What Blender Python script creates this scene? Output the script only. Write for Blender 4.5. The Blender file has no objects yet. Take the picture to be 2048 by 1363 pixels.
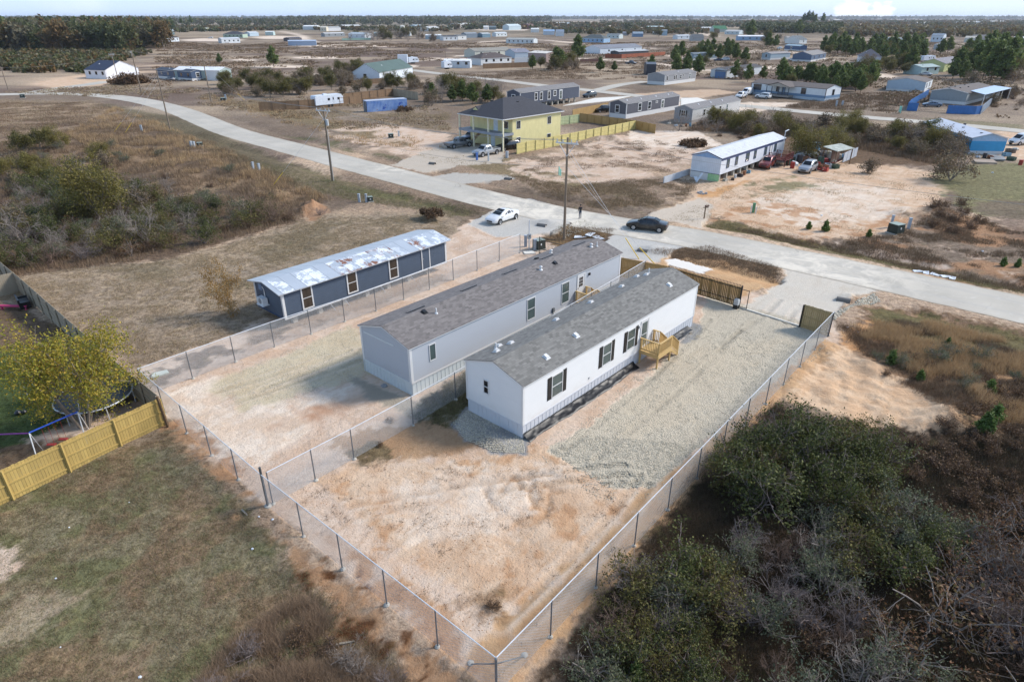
import bpy, math, random
import numpy as np
from mathutils import Vector, Matrix, noise as mnoise
C = bpy.context; SC = C.scene; COL = SC.collection
R = math.radians
# ---------------------------------------------------------------- camera
CH = 22.0; FPX = 1280.0; HY = 34.0
PIT = math.atan((681.5 - HY) / FPX)
cam = bpy.data.cameras.new("Camera"); camo = bpy.data.objects.new("Camera", cam); COL.objects.link(camo)
camo.location = (0, 0, CH); camo.rotation_euler = (R(90) - PIT, 0, 0)
cam.sensor_width = 36; cam.lens = FPX / 2048 * 36; cam.clip_start = 0.5; cam.clip_end = 60000
SC.camera = camo
# ---------------------------------------------------------------- world, sun, exposure
HAZE = 0.00005
SUN_AZ = 15.0; SUN_EL = 38.0          # azimuth measured from +X towards +Y
wd = bpy.data.worlds.new("World"); SC.world = wd; wd.use_nodes = True
nt = wd.node_tree; nt.nodes.clear()
def wn(t, **k):
    n = nt.nodes.new(t)
    for a, v in k.items(): setattr(n, a, v)
    return n
sky = wn('ShaderNodeTexSky', sky_type='NISHITA', sun_disc=False, sun_elevation=R(SUN_EL), sun_rotation=R(90 - SUN_AZ),
         altitude=200, air_density=1.0, dust_density=0.3, ozone_density=2.0)
tint = wn('ShaderNodeMix', data_type='RGBA', blend_type='MULTIPLY'); tint.inputs[0].default_value = 1
tint.inputs[7].default_value = (1.06, 0.97, 0.87, 1)
nt.links.new(sky.outputs[0], tint.inputs[6])
tc = wn('ShaderNodeTexCoord'); sx = wn('ShaderNodeSeparateXYZ'); nt.links.new(tc.outputs['Generated'], sx.inputs[0])
def wm(op, a, b=None, c=None):
    n = wn('ShaderNodeMath', operation=op)
    for i, v in enumerate((a, b, c)):
        if v is None: continue
        if isinstance(v, (int, float)): n.inputs[i].default_value = v
        else: nt.links.new(v, n.inputs[i])
    return n.outputs[0]
yy = wm('MAXIMUM', sx.outputs[1], 0.05)
ax = wm('DIVIDE', sx.outputs[0], yy); ez = wm('DIVIDE', sx.outputs[2], yy)
comb = wn('ShaderNodeCombineXYZ'); nt.links.new(wm('MULTIPLY', ax, 1.0), comb.inputs[0]); nt.links.new(wm('MULTIPLY', ez, 2.2), comb.inputs[1])
cn = wn('ShaderNodeTexNoise'); cn.inputs['Scale'].default_value = 55; cn.inputs['Detail'].default_value = 7; nt.links.new(comb.outputs[0], cn.inputs['Vector'])
cn2 = wn('ShaderNodeTexNoise'); cn2.inputs['Scale'].default_value = 4; cn2.inputs['Detail'].default_value = 6; nt.links.new(comb.outputs[0], cn2.inputs['Vector'])
def blob(a0, e0, sa, se):
    da = wm('DIVIDE', wm('SUBTRACT', ax, a0), sa); de = wm('DIVIDE', wm('SUBTRACT', ez, e0), se)
    d = wm('ADD', wm('MULTIPLY', da, da), wm('MULTIPLY', de, de))
    v = wm('SUBTRACT', wm('ADD', 1.0, wm('MULTIPLY', wm('SUBTRACT', cn.outputs[0], 0.5), 2.6)), d)
    return wm('MULTIPLY', v, 1.6)
m1 = blob(0.475, 0.000, 0.028, 0.028); m2 = blob(0.512, -0.001, 0.024, 0.020); m3 = wm('MULTIPLY', blob(-0.44, 0.034, 0.075, 0.010), 0.8)
cm = wm('MAXIMUM', wm('MAXIMUM', m1, m2), m3)
hz = wm('MULTIPLY', wm('SUBTRACT', cn2.outputs[0], 0.58), 1.6)       # thin high cloud
cm = wn('ShaderNodeClamp').outputs[0] if False else wm('MINIMUM', wm('MAXIMUM', wm('MAXIMUM', cm, hz), 0.0), 1.0)
lowsky = wn('ShaderNodeMix', data_type='RGBA'); nt.links.new(wm('MULTIPLY', wm('MINIMUM', wm('MAXIMUM', wm('SUBTRACT', 1.0, wm('MULTIPLY', wm('ABSOLUTE', sx.outputs[2]), 3.0)), 0.0), 1.0), 0.9), lowsky.inputs[0]); nt.links.new(tint.outputs[2], lowsky.inputs[6]); lowsky.inputs[7].default_value = (1.75, 2.5, 3.9, 1)
cl = wn('ShaderNodeMix', data_type='RGBA'); nt.links.new(cm, cl.inputs[0]); nt.links.new(lowsky.outputs[2], cl.inputs[6]); cl.inputs[7].default_value = (4.2, 4.25, 4.3, 1)
bg = wn('ShaderNodeBackground'); bg.inputs[1].default_value = 0.145; nt.links.new(cl.outputs[2], bg.inputs[0])
wo = wn('ShaderNodeOutputWorld'); nt.links.new(bg.outputs[0], wo.inputs[0])
sl = bpy.data.lights.new("Sun", 'SUN'); sl.energy = 2.05; sl.angle = R(13); sl.color = (1.0, 0.945, 0.87)
so = bpy.data.objects.new("Sun", sl); COL.objects.link(so)
sd = Vector((math.cos(R(SUN_EL)) * math.cos(R(SUN_AZ)), math.cos(R(SUN_EL)) * math.sin(R(SUN_AZ)), math.sin(R(SUN_EL))))
so.rotation_euler = sd.to_track_quat('Z', 'Y').to_euler(); so.location = sd * 80
SC.view_settings.view_transform = 'Standard'; SC.view_settings.look = 'None'; SC.view_settings.exposure = 1.12; SC.view_settings.gamma = 1
SC.render.engine = 'CYCLES'
try:
    SC.cycles.max_bounces = 6; SC.cycles.diffuse_bounces = 3; SC.cycles.glossy_bounces = 3; SC.cycles.transparent_max_bounces = 8
except Exception: pass
# ---------------------------------------------------------------- survey: photo bearing -> ground position
def ray(x, y):
    a = (x - 1024) / FPX; b = -(y - 681.5) / FPX
    return (a, math.cos(PIT) + b * math.sin(PIT), -math.sin(PIT) + b * math.cos(PIT))
def G(x, y, z=0.0):
    d = ray(x, y); t = (z - CH) / d[2]
    return Vector((d[0] * t, d[1] * t, z))
def HT(x, y, yt):
    p = G(x, y); d = ray(x, yt); return CH + d[2] * p.y / d[1]
def PH(X, Y, Z=0):   # world -> photo coordinates (used only to thin out what nobody sees)
    dy = Y; dz = Z - CH
    f = dy * math.cos(PIT) - dz * math.sin(PIT); u = dy * math.sin(PIT) + dz * math.cos(PIT)
    if f < 0.1: return (-9999, -9999)
    return (1024 + X / f * FPX, 681.5 - u / f * FPX)
# ---------------------------------------------------------------- tagging
def tag(o, label=None, cat=None, group=None, kind=None):
    if label: o['label'] = label
    if cat: o['category'] = cat
    if group: o['group'] = group
    if kind: o['kind'] = kind
    return o
def empty(name, loc, rz=0, label=None, cat=None, group=None):
    o = bpy.data.objects.new(name, None); COL.objects.link(o); o.location = loc; o.rotation_euler = (0, 0, rz); o.empty_display_size = .3
    return tag(o, label, cat, group)
def dup(o, loc=None, rz=None, scale=None, label=None, group=None, parent=None):
    c = o.copy(); COL.objects.link(c)
    if parent: c.parent = parent
    if loc is not None: c.location = loc
    if rz is not None: c.rotation_euler = (0, 0, rz)
    if scale is not None: c.scale = scale if hasattr(scale, '__len__') else (scale,) * 3
    if label: c['label'] = label
    if group: c['group'] = group
    for ch in KIDS.get(o.name, []):
        k = dup(ch, parent=c)
    return c
KIDS = {}
# ---------------------------------------------------------------- mesh builder
class MB:
    def __init__(s): s.v = []; s.f = []; s.m = []; s.cur = 0
    def face(s, pts):
        n = len(s.v); s.v += [tuple(p) for p in pts]; s.f.append(list(range(n, n + len(pts)))); s.m.append(s.cur)
    def hexa(s, b, t):      # b, t: 4 points each, counter-clockwise seen from above
        n = len(s.v); s.v += [tuple(p) for p in b] + [tuple(p) for p in t]
        for f in ((3, 2, 1, 0), (4, 5, 6, 7), (0, 1, 5, 4), (1, 2, 6, 5), (2, 3, 7, 6), (3, 0, 4, 7)):
            s.f.append([n + i for i in f]); s.m.append(s.cur)
    def box(s, x0, x1, y0, y1, z0, z1):
        s.hexa([(x0, y0, z0), (x1, y0, z0), (x1, y1, z0), (x0, y1, z0)], [(x0, y0, z1), (x1, y0, z1), (x1, y1, z1), (x0, y1, z1)])
    def bar(s, a, b, w, h=None, up=(0, 0, 1)):
        a = Vector(a); b = Vector(b); h = h or w; d = (b - a).normalized(); up = Vector(up)
        if abs(d.dot(up)) > .98: up = Vector((1, 0, 0))
        x = d.cross(up).normalized() * w / 2; y = x.cross(d).normalized() * h / 2
        s.hexa([a - x - y, a + x - y, b + x - y, b - x - y], [a - x + y, a + x + y, b + x + y, b - x + y])
    def tube(s, a, b, r0, r1=None, n=6, cap=True):
        a = Vector(a); b = Vector(b); r1 = r0 if r1 is None else r1; d = (b - a)
        if d.length < 1e-6: return
        d.normalize(); up = Vector((0, 0, 1)) if abs(d.z) < .95 else Vector((1, 0, 0))
        x = d.cross(up).normalized(); y = d.cross(x)
        k = len(s.v)
        for (p, r) in ((a, r0), (b, r1)):
            for i in range(n):
                t = 2 * math.pi * i / n; s.v.append(tuple(p + x * (math.cos(t) * r) + y * (math.sin(t) * r)))
        for i in range(n):
            j = (i + 1) % n; s.f.append([k + i, k + n + i, k + n + j, k + j]); s.m.append(s.cur)
        if cap:
            s.f.append([k + i for i in range(n)]); s.m.append(s.cur)
            s.f.append([k + n + i for i in range(n)][::-1]); s.m.append(s.cur)
    def lathe(s, prof, n=16, c=(0, 0, 0), axis='z'):
        k = len(s.v)
        for (r, z) in prof:
            for i in range(n):
                t = 2 * math.pi * i / n; p = (math.cos(t) * r, math.sin(t) * r, z)
                if axis == 'y': p = (p[0], p[2], p[1])
                if axis == 'x': p = (p[2], p[0], p[1])
                s.v.append((p[0] + c[0], p[1] + c[1], p[2] + c[2]))
        for q in range(len(prof) - 1):
            for i in range(n):
                j = (i + 1) % n; s.f.append([k + q * n + i, k + q * n + j, k + (q + 1) * n + j, k + (q + 1) * n + i]); s.m.append(s.cur)
    def prism(s, sec, x0, x1):   # section points (y,z), extruded along x
        n = len(s.v); m = len(sec)
        s.v += [(x0, y, z) for y, z in sec] + [(x1, y, z) for y, z in sec]
        for i in range(m):
            j = (i + 1) % m; s.f.append([n + i, n + j, n + m + j, n + m + i]); s.m.append(s.cur)
        s.f.append([n + i for i in range(m)][::-1]); s.f.append([n + m + i for i in range(m)]); s.m += [s.cur, s.cur]
    def build(s, name, mats, parent=None, smooth=False, loc=None):
        me = bpy.data.meshes.new(name); me.from_pydata(s.v, [], s.f)
        if not isinstance(mats, (list, tuple)): mats = [mats]
        for m in mats: me.materials.append(m)
        if len(mats) > 1: me.polygons.foreach_set('material_index', s.m)
        if smooth: me.polygons.foreach_set('use_smooth', [True] * len(s.f))
        me.validate(); me.update()
        o = bpy.data.objects.new(name, me); COL.objects.link(o)
        if parent: o.parent = parent; KIDS.setdefault(parent.name, []).append(o)
        if loc is not None: o.location = loc
        return o
def npmesh(name, V, F, mats, parent=None, k=3, mi=None, smooth=False):
    me = bpy.data.meshes.new(name); n = len(F)
    me.vertices.add(len(V)); me.vertices.foreach_set('co', np.asarray(V, np.float32).ravel())
    me.loops.add(n * k); me.loops.foreach_set('vertex_index', np.asarray(F, np.int32).ravel())
    me.polygons.add(n); me.polygons.foreach_set('loop_start', np.arange(0, n * k, k, dtype=np.int32))
    try: me.polygons.foreach_set('loop_total', np.full(n, k, np.int32))
    except Exception: pass
    for m in (mats if isinstance(mats, (list, tuple)) else [mats]): me.materials.append(m)
    if mi is not None: me.polygons.foreach_set('material_index', np.asarray(mi, np.int32))
    if smooth: me.polygons.foreach_set('use_smooth', [True] * n)
    me.update(calc_edges=True)
    o = bpy.data.objects.new(name, me); COL.objects.link(o)
    if parent: o.parent = parent; KIDS.setdefault(parent.name, []).append(o)
    return o
# ---------------------------------------------------------------- materials
def lin(c):
    c = c / 255.0
    return c / 12.92 if c <= .04045 else ((c + .055) / 1.055) ** 2.4
KA = 0.80
def rgb(r, g, b, k=None):
    k = KA if k is None else k
    return (lin(r) * k, lin(g) * k, lin(b) * k, 1)
class NT:
    def __init__(s, name):
        s.m = bpy.data.materials.new(name); s.m.use_nodes = True; s.t = s.m.node_tree
        s.p = s.t.nodes['Principled BSDF']; s.out = s.t.nodes['Material Output']
        s._c = None
    def n(s, t, ins=None, **k):
        x = s.t.nodes.new(t)
        for a, v in k.items(): setattr(x, a, v)
        for a, v in (ins or {}).items(): s.set(x.inputs[a], v)
        return x
    def set(s, inp, v):
        if isinstance(v, bpy.types.NodeSocket): s.t.links.new(v, inp)
        else: inp.default_value = v
    def obj(s):
        if s._c is None: s._c = s.n('ShaderNodeTexCoord')
        return s._c.outputs['Object']
    def pos(s): return s.n('ShaderNodeNewGeometry').outputs['Position']
    def math(s, op, a, b=0.0, c=0.0, clamp=False):
        x = s.n('ShaderNodeMath', operation=op, use_clamp=clamp)
        for i, v in enumerate((a, b, c)): s.set(x.inputs[i], v)
        return x.outputs[0]
    def noise(s, vec, scale, detail=4, rough=.55, dist=0.0):
        return s.n('ShaderNodeTexNoise', {'Vector': vec, 'Scale': scale, 'Detail': detail, 'Roughness': rough, 'Distortion': dist}).outputs['Fac']
    def mapv(s, vec, scale=(1, 1, 1), rot=(0, 0, 0)):
        return s.n('ShaderNodeMapping', {'Vector': vec, 'Scale': scale, 'Rotation': rot}).outputs[0]
    def ramp(s, fac, a, b):     # linear map a..b -> 0..1 clamped
        return s.n('ShaderNodeMapRange', {0: fac, 1: a, 2: b, 3: 0.0, 4: 1.0}, clamp=True).outputs[0]
    def mix(s, fac, a, b, mode='MIX'):
        x = s.n('ShaderNodeMix', data_type='RGBA', blend_type=mode); s.set(x.inputs[0], fac); s.set(x.inputs[6], a); s.set(x.inputs[7], b); return x.outputs[2]
    def bump(s, h, dist=.02, strength=1.0):
        return s.n('ShaderNodeBump', {'Height': h, 'Distance': dist, 'Strength': strength}).outputs[0]
    def done(s, col=None, rough=.7, metal=0, normal=None, spec=None):
        if col is not None: s.set(s.p.inputs['Base Color'], col)
        s.set(s.p.inputs['Roughness'], rough); s.set(s.p.inputs['Metallic'], metal)
        if normal is not None: s.set(s.p.inputs['Normal'], normal)
        if spec is not None: s.set(s.p.inputs['Specular IOR Level'], spec)
        return s.m
MATC = {}
def plain(name, c, rough=.6, var=.12, scale=3.0, metal=0, spec=None, k=None, bump=0):
    key = (name, c)
    if key in MATC: return MATC[key]
    s = NT(name); col = rgb(*c, k=k); f = s.noise(s.obj(), scale, 5)
    a = tuple(x * (1 - var) for x in col[:3]) + (1,); b = tuple(min(1, x * (1 + var)) for x in col[:3]) + (1,)
    MATC[key] = s.done(s.mix(s.ramp(f, .3, .7), a, b), rough, metal, s.bump(f, bump) if bump else None, spec); return MATC[key]
def siding(name, c, along=0, gap=.30, axis='z', dirt=.10):
    """painted panel siding: shallow battens as bump, a little weathering"""
    key = (name, c, gap, axis)
    if key in MATC: return MATC[key]
    s = NT(name); col = rgb(*c); o = s.obj(); x = s.n('ShaderNodeSeparateXYZ', {0: o})
    if axis == 'z': w = s.math('FRACT', s.math('DIVIDE', x.outputs[2], gap))
    else: w = s.math('FRACT', s.math('DIVIDE', s.math('ADD', x.outputs[0], x.outputs[1]), gap))
    groove = s.ramp(w, .0, .10)
    f = s.noise(s.mapv(o, (1, 1, .5)), 1.6, 6)
    a = tuple(v * (1 - dirt) for v in col[:3]) + (1,)
    MATC[key] = s.done(s.mix(s.ramp(f, .35, .7), a, col), .55, 0, s.bump(groove, .012)); return MATC[key]
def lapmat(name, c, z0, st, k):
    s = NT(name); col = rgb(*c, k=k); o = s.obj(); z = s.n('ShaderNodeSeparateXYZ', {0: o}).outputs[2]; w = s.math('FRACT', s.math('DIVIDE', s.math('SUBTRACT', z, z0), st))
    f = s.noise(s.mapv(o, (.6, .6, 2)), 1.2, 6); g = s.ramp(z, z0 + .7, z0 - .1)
    cc = s.mix(s.math('MULTIPLY', s.ramp(w, .86, .97), .22), col, rgb(120, 122, 126)); cc = s.mix(s.math('MULTIPLY', s.math('MULTIPLY', s.ramp(f, .45, .65), g), .16), cc, rgb(190, 160, 130)); cc = s.mix(s.math('MULTIPLY', s.ramp(f, .3, .7), .07), cc, rgb(150, 150, 150))  # first mix: shadow under each lap edge, painted in as a grey line
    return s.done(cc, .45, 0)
def shingle(name, c, var=.35, bw=.32, bh=.15, spec=None):
    key = (name, c)
    if key in MATC: return MATC[key]
    s = NT(name); o = s.obj(); col = rgb(*c)
    b = s.n('ShaderNodeTexBrick', {'Vector': o, 'Scale': 1.0, 'Mortar Size': .006, 'Mortar Smooth': .3, 'Bias': 0.0, 'Brick Width': bw, 'Row Height': bh,
            'Color1': tuple(v * (1 - var) for v in col[:3]) + (1,), 'Color2': tuple(v * (1 + var) for v in col[:3]) + (1,), 'Mortar': tuple(v * .55 for v in col[:3]) + (1,)})
    f = s.noise(o, .9, 5); f2 = s.noise(o, 60, 2)
    c1 = s.mix(s.ramp(f, .3, .75), b.outputs[0], tuple(v * 1.25 for v in col[:3]) + (1,))
    c1 = s.mix(.55, c1, b.outputs[0]); c1 = s.mix(s.math('MULTIPLY', f2, .35), c1, tuple(v * .5 for v in col[:3]) + (1,))
    MATC[key] = s.done(c1, .9, 0, s.bump(s.math('ADD', b.outputs['Fac'], s.math('MULTIPLY', f2, -.8)), .006, -1)); return MATC[key]
def ribmetal(name, c, gap=.25, rough=.35, along='y', rust=0.0, white=None, metal=0.0):
    key = (name, c)
    if key in MATC: return MATC[key]
    s = NT(name); o = s.obj(); x = s.n('ShaderNodeSeparateXYZ', {0: o})
    src = x.outputs[0] if along == 'y' else (x.outputs[1] if along == 'x' else s.math('ADD', x.outputs[0], x.outputs[1]))
    w = s.math('ABSOLUTE', s.math('SUBTRACT', s.math('FRACT', s.math('DIVIDE', src, gap)), .5)); rib = s.ramp(w, .40, .47)
    col = rgb(*c); f = s.noise(s.mapv(o, (1, .5, 1)), 1.3, 6)
    cc = s.mix(s.ramp(f, .35, .7), tuple(v * .86 for v in col[:3]) + (1,), col)
    if rust: cc = s.mix(s.math('MULTIPLY', s.ramp(s.noise(s.mapv(o, (1.3, 2.5, 1)), 1.1, 7, .65), .56, .64), rust), cc, rgb(135, 88, 60))
    MATC[key] = s.done(cc, rough, metal, s.bump(rib, .02)); return MATC[key]
def wood(name, c, gap=.14, along='sum', var=.25):
    key = (name, c)
    if key in MATC: return MATC[key]
    s = NT(name); o = s.obj(); col = rgb(*c)
    r = s.n('ShaderNodeNewGeometry').outputs['Random Per Island']
    f = s.noise(s.mapv(o, (9, 9, 1.2)), 2.2, 6, .6); g = s.noise(o, .7, 4)
    a = tuple(v * (1 - var) for v in col[:3]) + (1,); b = tuple(min(1, v * (1 + var)) for v in col[:3]) + (1,)
    cc = s.mix(s.math('ADD', s.math('MULTIPLY', f, .5), s.math('MULTIPLY', r, .5)), a, b)
    cc = s.mix(s.math('MULTIPLY', s.ramp(g, .4, .7), .35), cc, (col[0] * .7, col[1] * .66, col[2] * .62, 1))
    MATC[key] = s.done(cc, .8, 0, s.bump(f, .004)); return MATC[key]
def glass(name='window_glass', c=(52, 60, 66), rough=.08):
    key = (name, c)
    if key in MATC: return MATC[key]
    s = NT(name); f = s.noise(s.obj(), 1.3, 3)
    MATC[key] = s.done(s.mix(f, rgb(*c), tuple(v * .55 for v in rgb(*c)[:3]) + (1,)), rough, 0, None, .8); return MATC[key]
def leafmat(name, cols, k=None, trans=.25, scale=1.2):
    """leaves: per-leaf hue, plus slow variation through the crown"""
    s = NT(name); r = s.n('ShaderNodeNewGeometry').outputs['Random Per Island']; o = s.obj()
    oi = s.n('ShaderNodeObjectInfo').outputs['Random']
    f = s.noise(o, scale, 3)
    v = s.math('ADD', s.math('MULTIPLY', r, .55), s.math('ADD', s.math('MULTIPLY', f, .45), s.math('MULTIPLY', oi, .22)))
    cr = s.n('ShaderNodeValToRGB', {0: v}); e = cr.color_ramp.elements
    n = len(cols); e[0].position = .2; e[0].color = rgb(*cols[0]); e[1].position = .95; e[1].color = rgb(*cols[-1])
    for i in range(1, n - 1):
        q = e.new(.2 + .75 * i / (n - 1)); q.color = rgb(*cols[i])
    s.done(cr.outputs[0], .65, 0, None, .25)
    tr = s.n('ShaderNodeBsdfTranslucent', {0: cr.outputs[0]}); mx = s.n('ShaderNodeMixShader', {0: trans})
    s.t.links.new(s.p.outputs[0], mx.inputs[1]); s.t.links.new(tr.outputs[0], mx.inputs[2]); s.t.links.new(mx.outputs[0], s.out.inputs[0])
    return s.m
WHITE = plain('white_trim', (236, 235, 233), .45, .03, k=.74); BLACK = plain('black_plastic', (28, 28, 30), .4, .2); TYRE = plain('tyre_rubber', (30, 30, 31), .85, .2)
GALV = plain('galvanised_steel', (222, 225, 228), .4, .06, metal=.1); DKGALV = plain('dull_steel_post', (128, 132, 136), .45, .12, metal=.4)
CONC = plain('concrete', (190, 184, 172), .9, .12, 6, bump=.01); PALLETC = plain('pale_concrete', (232, 226, 214), .9, .06, 1.5)
GLS = glass(); GLD = glass('dark_glass', (32, 34, 37)); GLG = glass('green_grey_glass', (96, 112, 110), .12)
POLEW = wood('weathered_pole_wood', (138, 122, 104)); CHROME = plain('alloy', (190, 192, 196), .3, .1, metal=.8)
# ================================================================ GROUND
def hsh(ix, iy, seed):
    h = (ix.astype(np.int64) * 374761393 + iy.astype(np.int64) * 668265263 + seed * 1442695041) & 0xffffffff
    h = ((h ^ (h >> 13)) * 1274126177) & 0xffffffff
    return ((h ^ (h >> 16)) & 0xffff) / 65535.0
def vn(x, y, seed=0):
    ix = np.floor(x); iy = np.floor(y); fx = x - ix; fy = y - iy; fx = fx * fx * (3 - 2 * fx); fy = fy * fy * (3 - 2 * fy)
    a = hsh(ix, iy, seed); b = hsh(ix + 1, iy, seed); c = hsh(ix, iy + 1, seed); d = hsh(ix + 1, iy + 1, seed)
    return (a * (1 - fx) + b * fx) * (1 - fy) + (c * (1 - fx) + d * fx) * fy
def fbm(x, y, s, seed=0, oct=4):
    r = 0; a = .5; t = 0
    for i in range(oct): r = r + a * vn(x / s * 2 ** i + 17.3 * i, y / s * 2 ** i - 9.1 * i, seed + i); t += a; a *= .55
    return r / t
def axis(lo, hi, n0, n1, step, grow, a, b):
    xs = list(np.arange(n0, n1 + step, step)); 
    s = step; x = xs[-1]
    while x < hi: s = min(s * grow, 900); x += s; xs.append(x)
    s = step; x = xs[0]; L = []
    while x > lo: s = min(s * grow, 900); x -= s; L.append(x)
    return np.array(L[::-1] + xs)
gx = axis(-9000, 9000, -33, 36, .16, 1.022, 0, 0); gy = axis(-60, 17000, 13, 66, .16, 1.014, 0, 0)
GX, GY = np.meshgrid(gx, gy); shp = GX.shape; X = GX.ravel(); Y = GY.ravel()
step_loc = None
def seg_dist(X, Y, P, closed=False):
    d = np.full(X.shape, 1e9); n = len(P)
    for i in range(n if closed else n - 1):
        a = P[i]; b = P[(i + 1) % n]; ex = b[0] - a[0]; ey = b[1] - a[1]; L = ex * ex + ey * ey + 1e-9
        t = np.clip(((X - a[0]) * ex + (Y - a[1]) * ey) / L, 0, 1)
        d = np.minimum(d, np.hypot(X - a[0] - t * ex, Y - a[1] - t * ey))
    return d
def sdist(X, Y, P):
    d = seg_dist(X, Y, P, True); ins = np.zeros(X.shape, bool); n = len(P)
    for i in range(n):
        a = P[i]; b = P[(i + 1) % n]
        if a[1] == b[1]: continue
        c = ((a[1] > Y) != (b[1] > Y)); xx = (b[0] - a[0]) * (Y - a[1]) / (b[1] - a[1]) + a[0]
        ins ^= (c & (X < xx))
    return np.where(ins, d, -d)
def W(pts): return [(G(x, y).x, G(x, y).y) for x, y in pts]
def smooth(P, k=8):
    out = []; n = len(P); P = [Vector(p) for p in P]
    for i in range(n - 1):
        a = P[max(i - 1, 0)]; b = P[i]; c = P[i + 1]; d = P[min(i + 2, n - 1)]
        for j in range(k):
            t = j / k; out.append(.5 * ((2 * b) + (c - a) * t + (2 * a - 5 * b + 4 * c - d) * t * t + (3 * b - a - 3 * c + d) * t ** 3))
    out.append(P[-1]); return [tuple(p) for p in out]
# colours of earth and litter
cSAND = rgb(224, 195, 166)[:3]; cPALE = rgb(238, 220, 200)[:3]; cPINK = rgb(224, 200, 178)[:3]; cOR = rgb(196, 150, 108)[:3]; cORD = rgb(182, 142, 108)[:3]
cBR = rgb(146, 127, 109)[:3]; cDBR = rgb(118, 99, 82)[:3]; cFIELD = rgb(152, 136, 116)[:3]; cOL = rgb(112, 102, 76)[:3]; cGRN = rgb(104, 110, 66)[:3]; cTAN = rgb(192, 171, 146)[:3]
cGRAV = rgb(212, 199, 176)[:3]; cGREY = rgb(160, 158, 155)[:3]; cLIME = rgb(240, 232, 220)[:3]; cDARK = rgb(74, 60, 48)[:3]; cPURP = rgb(128, 108, 96)[:3]
col = np.zeros((X.size, 3)); typ = np.zeros((X.size, 3))
f1 = fbm(X, Y, 14, 1, 5); f2 = fbm(X, Y * .6, 60, 7, 5); f3 = fbm(X, Y, 3, 11, 4); f4 = fbm(X, Y * .5, 260, 19, 5); f5 = fbm(X * .35, Y, 22, 23, 4)
def lerp3(a, b, t): return a + (np.asarray(b) - a) * t[:, None]
def sst(a, b, x): t = np.clip((x - a) / (b - a), 0, 1); return t * t * (3 - 2 * t)
col[:] = cBR
col = lerp3(col, rgb(168, 150, 131)[:3], sst(.35, .65, f1)); col = lerp3(col, cPURP, sst(.50, .62, f2) * .8); col = lerp3(col, cTAN, sst(.50, .62, f5) * .9)
col = lerp3(col, cSAND, sst(.60, .68, f4) * sst(.42, .56, f1)); col = lerp3(col, cDBR, sst(.55, .66, 1 - f2) * .6)
typ[:, 0] = 1
fard = sst(500, 1500, Y); col = lerp3(col, rgb(122, 116, 92)[:3], fard * .6); col = lerp3(col, cTAN, sst(.56, .6, fbm(X * .5, Y, 190, 31, 4)) * fard)
WX = (fbm(X, Y, 2.2, 41, 5) - .5) * .75 + (fbm(X, Y, .7, 43, 3) - .5) * .7 + (fbm(X, Y, .32, 44, 2) - .5) * .45; WY = fbm(X, Y, 8, 47, 3) - .5
def paint(px, c, t=(1, 0, 0), soft=.5, warp=1.2, amt=1.0, patch=None, world=False, seed=0):
    global col, typ
    P = px if world else W(px)
    xs = [p[0] for p in P]; ys = [p[1] for p in P]; m = 3 + warp * 3
    idx = np.where((X > min(xs) - m) & (X < max(xs) + m) & (Y > min(ys) - m) & (Y < max(ys) + m))[0]
    if not len(idx): return
    d = sdist(X[idx], Y[idx], P) + (WX[idx] * 1.6 + WY[idx] * 1.4) * warp
    a = sst(-soft * .45, soft * .45, d) * amt
    if patch:      # (scale, lo, hi)
        a = a * sst(patch[1], patch[2], fbm(X[idx], Y[idx], patch[0], 60 + seed, 4))
    col[idx] = col[idx] + (np.asarray(c) - col[idx]) * a[:, None]; typ[idx] = typ[idx] + (np.asarray(t) - typ[idx]) * a[:, None]
# --- left: mowed lot, thicket floor, verges
paint([(-200, 600), (130, 530), (330, 520), (640, 430), (900, 425), (940, 470), (880, 560), (560, 640), (285, 740), (60, 610)], rgb(176, 156, 132)[:3], soft=1.5)
paint([(100, 560), (640, 450), (880, 430), (700, 500), (400, 600)], cOL, amt=.55, patch=(6, .45, .6), warp=3)
paint([(-300, 300), (250, 230), (420, 270), (640, 400), (600, 440), (330, 520), (130, 540), (-300, 600)], cDBR, soft=2)
paint([(150, 260), (420, 275), (640, 380), (560, 420), (330, 380), (100, 330)], rgb(160, 134, 106)[:3], soft=3, warp=4, patch=(5, .4, .55))
paint([(0, 200), (200, 205), (360, 250), (240, 280), (0, 290), (-200, 240)], rgb(166, 142, 118)[:3], soft=3, warp=3); paint([(-100, 205), (200, 205), (360, 250), (240, 270), (-100, 280)], rgb(120, 98, 80)[:3], soft=2, warp=3, patch=(7, .48, .58), seed=40); paint([(-100, 205), (200, 205), (300, 225), (200, 240), (-100, 240)], rgb(196, 172, 144)[:3], soft=2, warp=3, patch=(5, .52, .62), seed=41)
paint([(200, 205), (360, 235), (560, 318), (760, 375), (960, 425), (900, 430), (620, 380), (420, 300)], cOL, soft=1.5, amt=.8)
paint([(560, 318), (760, 375), (960, 425), (900, 428), (700, 380)], cGRN, soft=1.5, amt=.5, patch=(4, .4, .6))
paint([(600, 425), (630, 405), (655, 425), (625, 440)], rgb(176, 140, 110)[:3], (0, 0, 1), soft=.8, amt=.9)
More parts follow.
